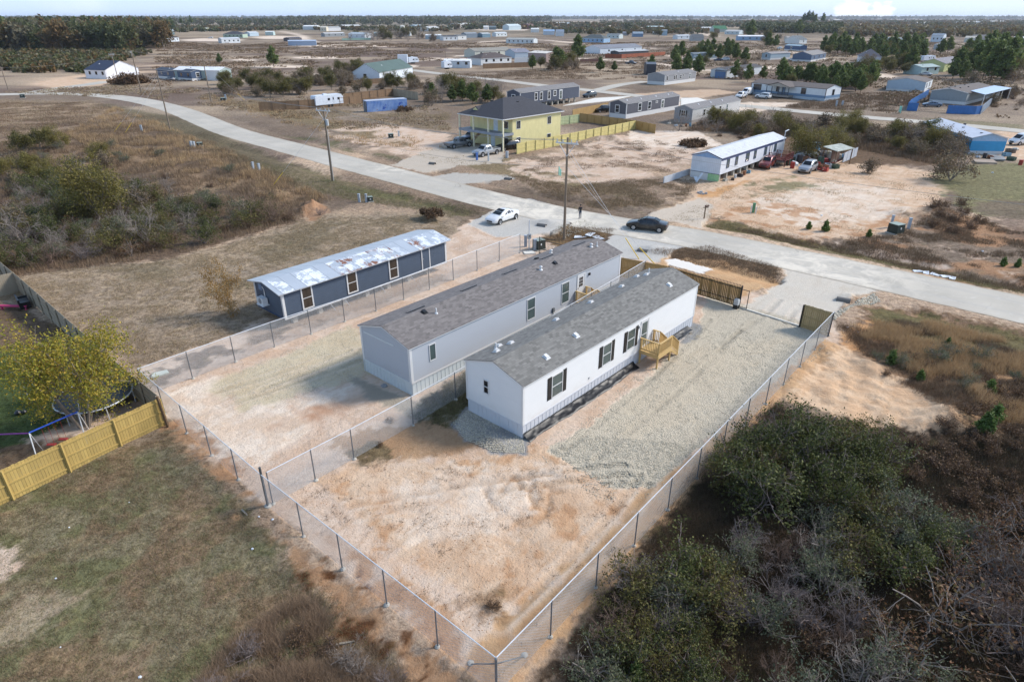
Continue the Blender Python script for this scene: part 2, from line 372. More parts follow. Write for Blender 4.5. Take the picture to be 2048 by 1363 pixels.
# --- far side of the main road
paint([(380, 190), (640, 255), (960, 340), (1300, 405), (1330, 415), (1250, 360), (900, 290), (600, 230)], rgb(150, 132, 102)[:3], soft=1.5)
paint([(520, 262), (700, 300), (800, 318), (700, 285)], cGRN, soft=1.2, amt=.6, patch=(4, .4, .6))
paint([(640, 262), (760, 240), (900, 268), (905, 300), (830, 312), (740, 300)], cPINK, (0, 0, 1), soft=1.5, warp=2, patch=(5, .35, .5))
paint([(1000, 325), (1240, 272), (1400, 270), (1400, 300), (1350, 350), (1220, 368), (1080, 366)], cPINK, (.2, 0, 1), soft=1.5, warp=3, patch=(4, .36, .5))
paint([(1150, 375), (1330, 350), (1390, 380), (1310, 415), (1200, 400)], cDBR, soft=1.5, warp=2, amt=.6)
paint([(1020, 350), (1120, 370), (1310, 410), (1390, 385), (1370, 420), (1200, 415)], rgb(130, 108, 80)[:3], soft=1, amt=.7, patch=(3, .35, .6))
paint([(1260, 262), (1400, 262), (1440, 290), (1380, 300), (1260, 290)], cPALE, (0, 0, 1), soft=.8)
paint([(1330, 432), (1380, 385), (1500, 345), (1620, 318), (1720, 318), (1860, 342), (1945, 365), (1890, 398), (1790, 468), (1640, 480), (1460, 450), (1400, 440)], cSAND, (0, 0, 1), soft=1, warp=2)
paint([(1500, 400), (1650, 360), (1800, 380), (1790, 440), (1600, 455)], cPALE, (0, 0, 1), soft=2, warp=3, amt=.8)
paint([(1400, 440), (1520, 395), (1700, 425), (1880, 405), (1790, 468), (1640, 480), (1460, 450)], rgb(196, 150, 110)[:3], (0, 0, 1), soft=.8, warp=2, patch=(1.6, .50, .62), seed=46, amt=.8)
paint([(1480, 370), (1600, 350), (1640, 372), (1500, 395)], cGRN, soft=.8, warp=1.5, amt=.7, patch=(2.5, .4, .55))
paint([(1440, 440), (1640, 478), (1790, 468), (1880, 420), (2100, 470), (2300, 640), (2048, 585), (1600, 488)], cORD, (.6, 0, .5), soft=1.5, warp=3)
paint([(1440, 440), (1640, 478), (1790, 468), (1880, 420), (2100, 470), (2300, 640), (2048, 585), (1600, 488)], cBR, soft=1.5, warp=3, patch=(4, .38, .52), seed=3)
paint([(1480, 470), (1640, 486), (2048, 510), (2048, 570), (1700, 510)], cPINK, (0, 0, 1), soft=1.5, warp=3, patch=(3, .5, .62), seed=4)
paint([(1860, 345), (2060, 320), (2400, 400), (2200, 440), (1950, 440), (1900, 400)], rgb(146, 140, 102)[:3], soft=2, warp=3)
paint([(1950, 400), (2060, 400), (2300, 440), (2060, 500), (1960, 440)], cPURP, soft=2, warp=3, amt=.7)
paint([(1400, 446), (1600, 492), (1850, 545), (2060, 590), (2060, 570), (1850, 528), (1600, 475), (1440, 438)], rgb(122, 110, 72)[:3], soft=.6, warp=.8, amt=.85)
# --- home lots beyond
paint([(1240, 200), (1365, 195), (1480, 205), (1600, 205), (1480, 232), (1360, 215)], cPALE, (0, 0, 1), soft=1)
paint([(1230, 190), (1420, 178), (1480, 185), (1400, 196)], cSAND, (0, 0, 1), soft=1.2, amt=.8)
paint([(1480, 250), (1660, 250), (1900, 262), (1900, 330), (1700, 330), (1500, 300)], rgb(124, 100, 78)[:3], soft=2, warp=3)
paint([(1840, 235), (2048, 250), (2048, 262), (1880, 248)], cGRN, soft=1, amt=.5)
paint([(1990, 262), (2100, 262), (2100, 320), (2010, 320)], cSAND, (0, 0, 1), soft=1, warp=2)
paint([(60, 168), (150, 150), (240, 155), (260, 165), (120, 178)], cSAND, (0, 0, 1), soft=1.5)
paint([(1000, 135), (1180, 128), (1300, 130), (1290, 150), (1100, 150)], cTAN, soft=2, warp=4)
paint([(330, 160), (600, 130), (640, 90), (900, 95), (900, 125), (700, 150), (640, 160)], cPURP, soft=6, warp=6, patch=(30, .4, .6))
for q, (x, y, w_, h_) in enumerate([(490, 120, 22, 2.5), (640, 115, 60, 3), (780, 132, 60, 3), (560, 133, 60, 3), (700, 92, 120, 2.5), (1130, 108, 70, 3), (560, 75, 60, 3), (420, 80, 70, 3), (1250, 52, 60, 1.2), (1330, 45, 70, 1.0), (1560, 46, 80, 1.0), (880, 118, 60, 2), (1980, 178, 40, 3), (1550, 135, 60, 3), (1480, 105, 30, 2), (1800, 62, 60, 1), (1000, 60, 60, 1.4), (2030, 145, 30, 3), (740, 143, 50, 3), (960, 112, 60, 2)]):
    paint([(x - w_, y), (x - w_ * .3, y - h_), (x + w_, y - h_ * .4), (x + w_ * .8, y + h_), (x - w_ * .5, y + h_)], cPALE, (0, 0, 1), soft=2, warp=3)
# --- near right: strip beside the road, sand pit, thicket floor
paint([(1680, 690), (1730, 600), (2060, 660), (2400, 700), (2400, 950), (1880, 850), (1760, 760)], rgb(158, 128, 100)[:3], soft=1.5, warp=2)
paint([(1740, 610), (2060, 670), (2300, 720), (2300, 760), (1900, 700), (1740, 650)], rgb(116, 110, 70)[:3], soft=1, warp=2, amt=.85)
paint([(1720, 690), (2060, 760), (2060, 900), (1880, 830)], rgb(180, 146, 112)[:3], soft=1, warp=3, patch=(3, .42, .58), seed=6)
paint([(1680, 660), (1740, 640), (1800, 700), (1700, 700)], rgb(214, 168, 122)[:3], (0, 0, 1), soft=.6, warp=1.5)
paint([(1672, 690), (1790, 752), (1880, 830), (1850, 885), (1700, 840), (1560, 800), (1580, 740)], rgb(228, 196, 162)[:3], (0, 0, 1), soft=.8, warp=1.5)
paint([(1390, 930), (1540, 790), (1700, 850), (1860, 890), (2060, 880), (2600, 900), (2600, 1600), (900, 1600), (1080, 1363), (1210, 1170)], rgb(78, 63, 48)[:3], soft=1, warp=2)
# --- near left: field with scraps of green
paint([(-400, 1000), (0, 975), (335, 865), (450, 960), (540, 1060), (700, 1210), (900, 1420), (-400, 1700)], rgb(152, 140, 112)[:3], soft=1, warp=1)
paint([(-400, 1000), (0, 975), (335, 865), (450, 960), (540, 1060), (700, 1210), (900, 1420), (-400, 1700)], rgb(124, 124, 84)[:3], soft=1, warp=1, patch=(1.6, .46, .62), seed=9, amt=.75)
paint([(-400, 1000), (0, 975), (335, 865), (450, 960), (540, 1060), (700, 1210), (900, 1420), (-400, 1700)], rgb(154, 128, 102)[:3], soft=1, warp=1, patch=(1.8, .50, .62), seed=10, amt=.8)
paint([(-60, 1070), (40, 1060), (60, 1130), (0, 1180), (-80, 1170)], cPINK, (0, 0, 1), soft=.4, warp=1.3)
paint([(-40, 1230), (50, 1180), (150, 1190), (40, 1290)], cTAN, (.4, 0, .5), soft=.6, warp=1.5, amt=.7)
# --- neighbour's back yard
paint([(-300, 600), (30, 610), (60, 620), (340, 800), (310, 840), (0, 960), (-300, 1040)], rgb(130, 108, 86)[:3], soft=.4, warp=.4)
paint([(-300, 720), (60, 700), (190, 740), (120, 850), (60, 880), (-300, 960)], rgb(92, 106, 62)[:3], soft=.8, warp=1.5)
paint([(60, 880), (150, 830), (300, 800), (320, 830), (100, 900)], cPINK, (0, 0, 1), soft=.5, warp=1, patch=(1.5, .35, .55))
# --- the fenced lots
paint([(272, 742), (470, 668), (560, 610), (860, 520), (900, 470), (950, 435), (1040, 430), (1090, 470), (1240, 500), (1300, 515), (1420, 560), (1680, 625), (1672, 690), (1330, 1010), (1000, 1420), (530, 1020), (400, 905)], cPINK, (0, 0, 1), soft=.5, warp=.8)
paint([(500, 660), (560, 640), (880, 545), (900, 560), (600, 660), (480, 700)], cBR, (.3, 0, .7), soft=.6, warp=1, amt=.6)
paint([(275, 745), (560, 655), (640, 640), (480, 705), (330, 770)], cBR, (.9, 0, .2), soft=.5, warp=1, patch=(1.6, .38, .52), seed=12)
paint([(330, 790), (430, 760), (480, 815), (700, 770), (620, 850), (520, 930), (440, 900)], cPALE, (0, 0, 1), soft=.8, warp=1.5)
paint([(425, 770), (520, 722), (700, 650), (760, 690), (745, 745), (690, 765), (560, 800), (480, 812)], rgb(214, 198, 168)[:3], (0, .4, .6), soft=.8, warp=1)
paint([(540, 850), (620, 790), (700, 752), (740, 790), (650, 840)], rgb(196, 158, 130)[:3], (0, 0, .5), soft=2.4, warp=2, patch=(2.2, .34, .62), seed=45)
paint([(700, 750), (830, 805), (1000, 700), (960, 660), (1240, 560), (1240, 620), (940, 830), (850, 850), (740, 790)], rgb(172, 160, 142)[:3], (0, .5, 0), soft=.6, warp=.8)
paint([(850, 800), (925, 740), (950, 790), (900, 850), (840, 870)], cOL, (1, 0, 0), soft=.4, warp=.8, patch=(.9, .3, .5), seed=13)
paint([(680, 880), (760, 850), (930, 850), (1000, 890), (860, 920), (730, 940)], rgb(186, 152, 118)[:3], (.3, 0, .5), soft=.6, warp=1.2)
paint([(700, 900), (760, 880), (800, 920), (720, 940)], cOL, soft=.3, warp=.8, amt=.8)
paint([(640, 960), (760, 920), (1100, 900), (1290, 980), (1180, 1120), (1010, 1230), (880, 1150), (700, 1050)], cSAND, (0, 0, 1), soft=1, warp=1.4)
paint([(640, 960), (760, 920), (1100, 900), (1290, 980), (1180, 1120), (1010, 1230), (880, 1150), (700, 1050)], rgb(200, 156, 116)[:3], (0, 0, 1), soft=.6, warp=1.5, patch=(1.3, .54, .64), seed=47, amt=.7)
paint([(700, 1000), (900, 930), (1080, 950), (1000, 1040), (860, 1090)], cPALE, (0, 0, 1), soft=1.2, warp=2, amt=.7)
paint([(1640, 675), (1672, 692), (1340, 1010), (1010, 1400), (900, 1340), (1000, 1240), (1180, 1110), (1320, 970), (1560, 740)], rgb(206, 168, 128)[:3], (0, 0, .8), soft=.5, warp=.8)
paint([(560, 1010), (700, 1090), (860, 1180), (960, 1330), (1000, 1400), (700, 1170), (530, 1025)], rgb(200, 160, 124)[:3], (.2, 0, .7), soft=.5, warp=1, patch=(1.4, .38, .55), seed=15)
paint([(925, 1200), (990, 1180), (1020, 1215), (960, 1240)], rgb(160, 126, 92)[:3], soft=.8, warp=1.2, amt=.7)
paint([(1095, 900), (1180, 845), (1290, 755), (1395, 650), (1415, 590), (1500, 610), (1650, 650), (1640, 680), (1400, 893), (1300, 968), (1225, 968), (1150, 925)], cGRAV, (0, 1, 0), soft=.25, warp=.5)
paint([(1200, 850), (1400, 690), (1560, 680), (1450, 780), (1300, 880)], rgb(212, 196, 170)[:3], (0, .7, .2), soft=1.2, warp=1.5, amt=.7)
paint([(905, 845), (940, 815), (1045, 872), (1050, 905), (985, 905), (930, 880)], cGREY, (0, 1, 0), soft=.3, warp=.5)
paint([(1380, 640), (1410, 650), (1400, 680), (1360, 690)], cGREY, (0, 1, 0), soft=.3, warp=.5)
paint([(1480, 612), (1540, 580), (1572, 550), (1545, 515), (1620, 530), (1760, 582), (1700, 595), (1672, 640), (1645, 655)], rgb(216, 206, 190)[:3], (0, .5, .3), soft=.5, warp=.5)
paint([(1290, 512), (1420, 500), (1555, 545), (1562, 565), (1480, 592), (1380, 560)], rgb(210, 172, 130)[:3], (.1, 0, .8), soft=.5, warp=.8)
paint([(1290, 500), (1420, 490), (1560, 535), (1560, 555), (1440, 520)], rgb(136, 112, 88)[:3], (1, 0, 0), soft=.4, warp=.6)
paint([(1322, 518), (1350, 516), (1430, 538), (1400, 547), (1345, 532)], cLIME, (0, .3, 0), soft=.3, warp=.5)
paint([(1080, 478), (1130, 452), (1230, 460), (1180, 492), (1140, 500)], rgb(150, 122, 86)[:3], (.7, 0, .3), soft=.4, warp=.8)
paint([(935, 447), (1010, 405), (1060, 395), (1160, 430), (1115, 462), (1050, 472), (990, 475)], rgb(206, 200, 190)[:3], (0, .8, 0), soft=.4, warp=.5)
paint([(1190, 500), (1240, 455), (1420, 480), (1345, 500), (1320, 525), (1250, 515)], rgb(206, 201, 192)[:3], (0, .8, 0), soft=.4, warp=.5)
paint([(860, 355), (905, 345), (1010, 350), (1030, 358), (950, 365), (900, 372)], rgb(198, 190, 178)[:3], (0, .8, 0), soft=.4, warp=.6)
paint([(780, 330), (900, 285), (1010, 290), (1010, 325), (920, 332), (850, 345)], rgb(204, 190, 172)[:3], (0, .6, .2), soft=.6, warp=1)
paint([(1290, 430), (1400, 395), (1430, 410), (1400, 455)], rgb(214, 198, 178)[:3], (0, .6, .2), soft=.6, warp=.8)
paint([(1380, 395), (1440, 372), (1500, 360), (1440, 395)], rgb(214, 168, 120)[:3], (0, 0, .8), soft=.6, warp=.8)
paint([(325, 850), (352, 838), (440, 905), (530, 1010), (700, 1165), (980, 1410), (840, 1410), (650, 1215), (500, 1065), (425, 960)], rgb(194, 154, 118)[:3], (.2, 0, .8), soft=.4, warp=1, patch=(1.2, .3, .5), seed=17)
paint([(540, 1110), (640, 1090), (760, 1200), (860, 1290), (840, 1363), (700, 1290)], rgb(118, 80, 52)[:3], (.6, 0, .4), soft=.5, warp=1.2, patch=(1.0, .45, .6), seed=18)
# --- roads: centre lines and widths (metres)
RD = {}
RD['road'] = (smooth(W([(-900, 190), (-250, 192), (0, 189), (100, 187), (190, 190), (280, 201), (360, 222), (460, 262), (580, 295), (700, 327), (820, 358), (960, 394), (1100, 426), (1260, 455), (1400, 479), (1600, 521), (1800, 564), (2048, 619), (2300, 675), (2800, 786)])), 6.9)
RD['side'] = (smooth(W([(60, 187), (110, 178), (170, 170), (215, 163)])), 6.5)
RD['east'] = (smooth(W([(820, 140), (900, 150), (985, 159), (1100, 173), (1180, 181), (1330, 198), (1490, 212), (1600, 223), (1700, 232), (1880, 247), (1980, 256), (2048, 263), (2400, 300)])), 6.0)
RD['a'] = (smooth(W([(1195, 181), (1240, 170), (1292, 163)])), 5)
RD['b'] = (smooth(W([(1150, 117), (1250, 122), (1345, 131), (1420, 141), (1500, 133), (1700, 140), (1800, 160)])), 6)
RD['c'] = (smooth(W([(560, 62), (604, 72), (612, 80), (660, 90), (720, 93), (850, 91), (1060, 80), (1190, 90), (1300, 97)])), 8)
RD['d'] = (smooth(W([(1340, 46), (1352, 54), (1395, 64), (1430, 73)])), 12)
RD['e'] = (smooth(W([(640, 150), (700, 133), (790, 125), (900, 117)])), 6)
RD['f'] = (smooth(W([(1480, 104), (1560, 101), (1650, 119), (1720, 122)])), 6)
RD['g'] = (smooth(W([(1400, 120), (1300, 108), (1180, 104), (1120, 110)])), 6)
for k, (P, w) in RD.items():
    if k in ('road', 'side', 'east', 'a'): continue
    xs = [p[0] for p in P]; ys = [p[1] for p in P]
    d = seg_dist(X, Y, P); a = sst(w * .75, w * .45, d + WX * 2)
    col = lerp3(col, cPALE, a * .9); typ = typ + (np.array((0, 0, 1)) - typ) * a[:, None]
# --- relief
Z = np.zeros(X.size)
near = sst(260, 120, np.hypot(X, Y))
Z += (fbm(X, Y, 1.1, 71, 4) - .5) * .16 * typ[:, 0] * near + (fbm(X, Y, 4.5, 75, 3) - .5) * .30 * typ[:, 0] * near
Z += (fbm(X, Y, 1.4, 81, 4) - .5) * .09 * typ[:, 2] * near + (np.abs(fbm(X, Y, 2.4, 83, 4) - .5)) * -.16 * typ[:, 2] * near
Z += (fbm(X, Y, .35, 85, 2) - .5) * .035 * typ[:, 1] * near
droad = seg_dist(X, Y, RD['road'][0])
for k in ('side', 'east', 'a'): droad = np.minimum(droad, seg_dist(X, Y, RD[k][0]))
dr_main = seg_dist(X, Y, RD['road'][0])
def rough(px, amp, sc, sd):
    global Z
    P = W(px); m = sdist(X, Y, P) > 0; Z[m] += (fbm(X[m], Y[m], sc, sd, 4) - .5) * amp
rough([(1672, 690), (1790, 752), (1880, 830), (1850, 885), (1700, 840), (1560, 800), (1580, 740)], .5, 1.1, 501); rough([(640, 960), (760, 920), (1100, 900), (1290, 980), (1180, 1120), (1010, 1230), (880, 1150), (700, 1050)], .12, 1.6, 502); rough([(325, 850), (352, 838), (440, 905), (530, 1010), (700, 1165), (980, 1410), (840, 1410), (650, 1215), (500, 1065), (425, 960)], .35, .8, 503)
Z *= sst(3.6, 5.5, droad); Z -= .38 * np.exp(-((dr_main - 6.8) / 1.3) ** 2) * sst(.3, .8, typ[:, 0] + typ[:, 2]) * near
def mound(px, py, r, h, sd=0, rough=.5, rx=1.0):
    p = G(px, py); d = np.hypot((X - p.x) / rx, Y - p.y) / r; m = d < 1.6
    global Z
    k = np.exp(-(d[m] * 1.5) ** 2) * h * (1 + rough * (fbm(X[m], Y[m], .5 * r, 90 + sd, 4) - .5) * 2); Z[m] += k
mound(618, 418, 2.3, 1.1, 1, 1.2); mound(560, 395, 2.6, .9, 2, 1.0); mound(860, 436, 1.3, .6, 3, 1); mound(1850, 430, 4, .8, 4, .8, 2); mound(1920, 800, 2.5, .8, 5); mound(1660, 700, 1.6, .3, 6)
mound(985, 880, 1.2, .35, 7, .3, 1.2); mound(1225, 278, 3.2, .7, 8, .6, 2.0); mound(1900, 850, 3, .9, 9); mound(1740, 735, 1.5, .4, 11)
mound(1095, 447, 1.6, .5, 12, .3, 1.5); mound(1306, 500, 1.5, .5, 13, .3, 1.5); mound(1712, 598, 1.4, .5, 14, .3, 1.5)
for i, (x, y) in enumerate([(1090, 965), (1020, 985), (1110, 990), (1050, 1000)]):   # ruts left by turning vehicles
    p = G(x, y); d = np.hypot((X - p.x) * (.7 + .2 * i), Y - p.y) + WX * .9; k_ = np.exp(-((d - .8 - .3 * i) / .13) ** 2) * sst(.35, .6, fbm(X, Y, 1.6, 120 + i, 2)); Z -= .11 * k_; col = lerp3(col, rgb(184, 146, 110)[:3], k_ * .5)
for a_, b_ in [((700, 1010), (1250, 930)), ((720, 1030), (1260, 950)), ((1000, 1250), (1280, 950)), ((1040, 1260), (1300, 970)), ((380, 800), (700, 700)), ((390, 830), (720, 720)), ((520, 780), (720, 700)), ((1420, 640), (1130, 900)), ((1480, 660), (1190, 920)), ((1560, 600), (1440, 690)), ((1600, 610), (1500, 700))]:
    P = [(G(*a_).x, G(*a_).y), ((G(*a_).x + G(*b_).x) / 2 + .8, (G(*a_).y + G(*b_).y) / 2 + .5), (G(*b_).x, G(*b_).y)]
    d = seg_dist(X, Y, smooth(P)) + WX * .2; k_ = np.exp(-(d / .2) ** 2) * sst(.3, .6, fbm(X, Y, 2.5, 140, 3)); Z -= .05 * k_; Z += .03 * np.exp(-((np.abs(d) - .36) / .12) ** 2); col = lerp3(col, col * .80, k_ * .8); col = lerp3(col, cPALE, np.exp(-((np.abs(d) - .42) / .12) ** 2) * .35 * (typ[:, 2] > .3))
FLATS = []          # footprints kept level
def gz(x, y):
    j = np.searchsorted(gx, x); i = np.searchsorted(gy, y); j = min(max(j, 1), len(gx) - 1); i = min(max(i, 1), len(gy) - 1)
    zz = Z.reshape(shp); tx = (x - gx[j - 1]) / (gx[j] - gx[j - 1]); ty = (y - gy[i - 1]) / (gy[i] - gy[i - 1])
    return float((zz[i - 1, j - 1] * (1 - tx) + zz[i - 1, j] * tx) * (1 - ty) + (zz[i, j - 1] * (1 - tx) + zz[i, j] * tx) * ty)
ny, nx = shp; I = np.arange(nx * ny).reshape(ny, nx)
F = np.stack([I[:-1, :-1], I[:-1, 1:], I[1:, 1:], I[1:, :-1]], -1).reshape(-1, 4)
s = NT('bare_earth_and_grass'); P_ = s.pos()
zc = s.n('ShaderNodeAttribute', attribute_name='soil').outputs['Color']; zd = s.n('ShaderNodeSeparateColor', {0: s.n('ShaderNodeAttribute', attribute_name='cover').outputs['Color']})
gr, gv, sa = zd.outputs[0], zd.outputs[1], zd.outputs[2]
n1 = s.noise(P_, 2.2, 8, .68); n2 = s.noise(P_, 9, 6, .65); n3 = s.noise(P_, .45, 6, .6); vo = s.n('ShaderNodeTexVoronoi', {'Vector': P_, 'Scale': 14.0}); vo2 = s.n('ShaderNodeTexVoronoi', {'Vector': P_, 'Scale': 34.0})
dark = s.mix(1.0, zc, (.42, .38, .34, 1), 'MULTIPLY'); lite = s.mix(1.0, zc, (1.45, 1.38, 1.25, 1), 'MULTIPLY')
far1 = s.noise(P_, .035, 7, .68); far2 = s.noise(s.mapv(P_, (.5, 1.4, 1)), .11, 7, .7)
zc0 = s.mix(s.math('MULTIPLY', s.math('MULTIPLY', gr, s.ramp(far2, .52, .60)), .38), zc, s.mix(1.0, zc, (1.42, 1.36, 1.25, 1), 'MULTIPLY')); zc0 = s.mix(s.math('MULTIPLY', s.math('MULTIPLY', gr, s.ramp(far1, .50, .40)), .38), zc0, s.mix(1.0, zc, (.62, .56, .54, 1), 'MULTIPLY'))
gm = s.math('MULTIPLY', gr, s.ramp(s.math('ADD', s.math('MULTIPLY', n1, .55), s.math('MULTIPLY', n2, .45)), .46, .57)); c_ = s.mix(s.math('MULTIPLY', gm, .85), zc0, dark)
c_ = s.mix(s.math('MULTIPLY', gr, s.math('MULTIPLY', s.ramp(s.noise(P_, 1.3, 7, .7), .52, .66), .7)), c_, lite)
c_ = s.mix(s.math('MULTIPLY', s.math('MULTIPLY', gr, s.ramp(s.noise(P_, .8, 7, .7), .56, .68)), .35), c_, rgb(104, 108, 62))
px_ = s.n('ShaderNodeSeparateXYZ', {0: P_}); au = s.math('ADD', s.math('MULTIPLY', px_.outputs[0], .61), s.math('MULTIPLY', px_.outputs[1], .79)); av = s.math('SUBTRACT', s.math('MULTIPLY', px_.outputs[1], .61), s.math('MULTIPLY', px_.outputs[0], .79))
trv = s.n('ShaderNodeCombineXYZ', {0: s.math('MULTIPLY', au, .10), 1: s.math('MULTIPLY', av, 1.3)}).outputs[0]; trk = s.noise(trv, 1.4, 6, .6, .6); tw = s.math('ADD', sa, gv, clamp=True)
c_ = s.mix(s.math('MULTIPLY', tw, s.math('MULTIPLY', s.ramp(trk, .50, .62), .40)), c_, s.mix(1.0, zc, (1.16, 1.14, 1.10, 1), 'MULTIPLY')); c_ = s.mix(s.math('MULTIPLY', tw, s.math('MULTIPLY', s.ramp(trk, .47, .36), .38)), c_, s.mix(1.0, zc, (.78, .70, .60, 1), 'MULTIPLY'))
st = s.math('MULTIPLY', s.ramp(n3, .44, .58), .55); c_ = s.mix(s.math('MULTIPLY', sa, st), c_, s.mix(1.0, zc, (.84, .70, .58, 1), 'MULTIPLY'))
rid = s.math('ABSOLUTE', s.math('SUBTRACT', s.noise(s.mapv(P_, (1, 1.6, 1), (0, 0, .7)), .55, 7, .6, .4), .5)); rl = s.math('MULTIPLY', s.ramp(rid, .022, .0), s.ramp(s.noise(P_, .3, 4), .46, .58))
c_ = s.mix(s.math('MULTIPLY', sa, s.math('MULTIPLY', rl, .42)), c_, s.mix(1.0, zc, (.66, .50, .38, 1), 'MULTIPLY'))
c_ = s.mix(s.math('MULTIPLY', sa, s.math('MULTIPLY', s.ramp(s.noise(P_, 1.1, 8, .75), .54, .66), .38)), c_, s.mix(1.0, zc, (.80, .66, .52, 1), 'MULTIPLY'))
c_ = s.mix(s.math('MULTIPLY', sa, s.math('MULTIPLY', s.ramp(n2, .60, .70), .55)), c_, s.mix(1.0, zc, (.62, .52, .44, 1), 'MULTIPLY'))
vc = s.n('ShaderNodeSeparateColor', {0: vo.outputs['Color']}); vc2 = s.n('ShaderNodeSeparateColor', {0: vo2.outputs['Color']})
gvc = s.mix(s.math('ADD', s.math('MULTIPLY', vc.outputs[0], .5), s.math('MULTIPLY', vc2.outputs[1], .5)), s.mix(1.0, zc, (.70, .70, .70, 1), 'MULTIPLY'), s.mix(1.0, zc, (1.22, 1.22, 1.22, 1), 'MULTIPLY'))
c_ = s.mix(s.math('MULTIPLY', gv, .65), c_, gvc)
hb = s.math('ADD', s.math('MULTIPLY', gr, s.math('MULTIPLY', s.math('ADD', n1, s.math('MULTIPLY', n2, .5)), 1.0)), s.math('MULTIPLY', gv, s.math('MULTIPLY', s.math('SUBTRACT', 1.0, vo.outputs['Distance']), .35)))
hb = s.math('ADD', hb, s.math('MULTIPLY', sa, s.math('ADD', s.math('MULTIPLY', n2, .35), s.math('MULTIPLY', n1, .8))))
gmat = s.done(c_, .95, 0, s.bump(hb, .16, 1.0), .15)
gmesh_pending = (gmat,)
def build_ground():
    V = np.stack([X, Y, Z], -1)
    o = npmesh('ground', V, F, gmat, k=4, smooth=True); o['kind'] = 'structure'
    for nm, a in (('soil', col), ('cover', typ)):
        at = o.data.color_attributes.new(nm, 'FLOAT_COLOR', 'POINT'); at.data.foreach_set('color', np.concatenate([np.clip(a, 0, 1), np.ones((a.shape[0], 1))], 1).astype(np.float32).ravel())
    return o
# --- paved roads as sheets
s = NT('worn_road'); P_ = s.pos(); a = s.noise(P_, .12, 7, .65); b = s.noise(P_, .9, 7, .7); c = s.noise(P_, 30, 3)
cc = s.mix(s.ramp(a, .35, .65), rgb(190, 181, 165), rgb(212, 202, 185)); cc = s.mix(s.math('MULTIPLY', s.ramp(b, .55, .72), .6), cc, rgb(226, 219, 208)); cc = s.mix(s.math('MULTIPLY', c, .3), cc, rgb(150, 146, 140))
ve = s.n('ShaderNodeTexVoronoi', {'Vector': s.n('ShaderNodeVectorMath', {0: P_, 1: s.n('ShaderNodeTexNoise', {'Vector': P_, 'Scale': .6, 'Detail': 5}).outputs['Color']}, operation='ADD').outputs[0], 'Scale': .22}, feature='DISTANCE_TO_EDGE')
cc = s.mix(s.math('MULTIPLY', s.math('MULTIPLY', s.ramp(ve.outputs['Distance'], .010, .002), s.ramp(s.noise(P_, .07, 3), .45, .55)), .45), cc, rgb(120, 114, 106)); cc = s.mix(s.math('MULTIPLY', s.ramp(s.noise(P_, .25, 8, .75), .60, .66), .35), cc, rgb(158, 150, 138))
uvn = s.n('ShaderNodeUVMap'); ux = s.n('ShaderNodeSeparateXYZ', {0: uvn.outputs[0]})
trk = s.math('ABSOLUTE', s.math('SUBTRACT', s.math('ABSOLUTE', s.math('SUBTRACT', ux.outputs[0], .5)), .22)); cc = s.mix(s.math('MULTIPLY', s.ramp(trk, .07, .0), .30), cc, rgb(176, 172, 166))
crk = s.ramp(s.math('FRACT', s.math('DIVIDE', ux.outputs[1], 9.0)), .012, .0); 
for (qx, qy, qr) in ((1050, 405, 11), (1120, 440, 8), (1640, 545, 11), (800, 335, 7), (1300, 470, 6)):
    g_ = G(qx, qy); dd_ = s.n('ShaderNodeVectorMath', {0: P_, 1: (g_.x, g_.y, 0)}, operation='DISTANCE').outputs['Value']
    cc = s.mix(s.math('MULTIPLY', s.math('MULTIPLY', s.ramp(dd_, qr, qr * .3), s.ramp(s.noise(P_, .35, 8, .72, .8), .44, .58)), .75), cc, rgb(240, 228, 208))
edge = s.math('ADD', s.math('ABSOLUTE', s.math('SUBTRACT', ux.outputs[0], .5)), s.math('MULTIPLY', s.math('SUBTRACT', s.noise(P_, 1.6, 5), .5), .10)); cc = s.mix(s.math('MULTIPLY', s.ramp(edge, .44, .50), .55), cc, rgb(176, 160, 136))
roadm = s.done(cc, .85, 0, s.bump(c, .004))
def ribbon(name, P, w, z, mat, jit=.12):
    V = []; Fq = []; n = len(P); uv = []; L = 0; rnd = random.Random(3)
    for i in range(n):
        a = Vector(P[max(i - 1, 0)]); b = Vector(P[min(i + 1, n - 1)]); d = (b - a).normalized(); nn = Vector((-d.y, d.x)); p = Vector(P[i])
        if i: L += (p - Vector(P[i - 1])).length
        for u in (0, .5, 1): V.append((p.x + nn.x * w * (.5 - u) + rnd.uniform(-jit, jit) * (u != .5), p.y + nn.y * w * (.5 - u), z)); uv.append((u, L))
    for i in range(n - 1):
        for k in (0, 1): a = i * 3 + k; Fq.append((a, a + 1, a + 4, a + 3))
    o = npmesh(name, V, [f[::-1] for f in Fq], mat, k=4); o['kind'] = 'structure'
    l = o.data.uv_layers.new(name='UVMap'); 
    for lp in o.data.loops: l.data[lp.index].uv = uv[lp.vertex_index]
    me = o.data; me.update()
    if me.polygons[0].normal.z < 0: me.flip_normals()
    return o
def dense(P, st=1.5):
    out = []
    for i in range(len(P) - 1):
        a = Vector(P[i]); b = Vector(P[i + 1]); n = max(1, int((b - a).length / st))
        for j in range(n): out.append(tuple(a.lerp(b, j / n)))
    out.append(P[-1]); return out
rm = [p for p in RD['road'][0] if True]
ribbon('road', dense(rm), RD['road'][1], .02, roadm)
ribbon('side_road', dense(RD['side'][0]), RD['side'][1], .026, roadm)
ribbon('back_road', dense(RD['east'][0], 3), RD['east'][1], .05, roadm)
ribbon('gravel_track', dense(RD['a'][0], 3), RD['a'][1], .056, roadm)
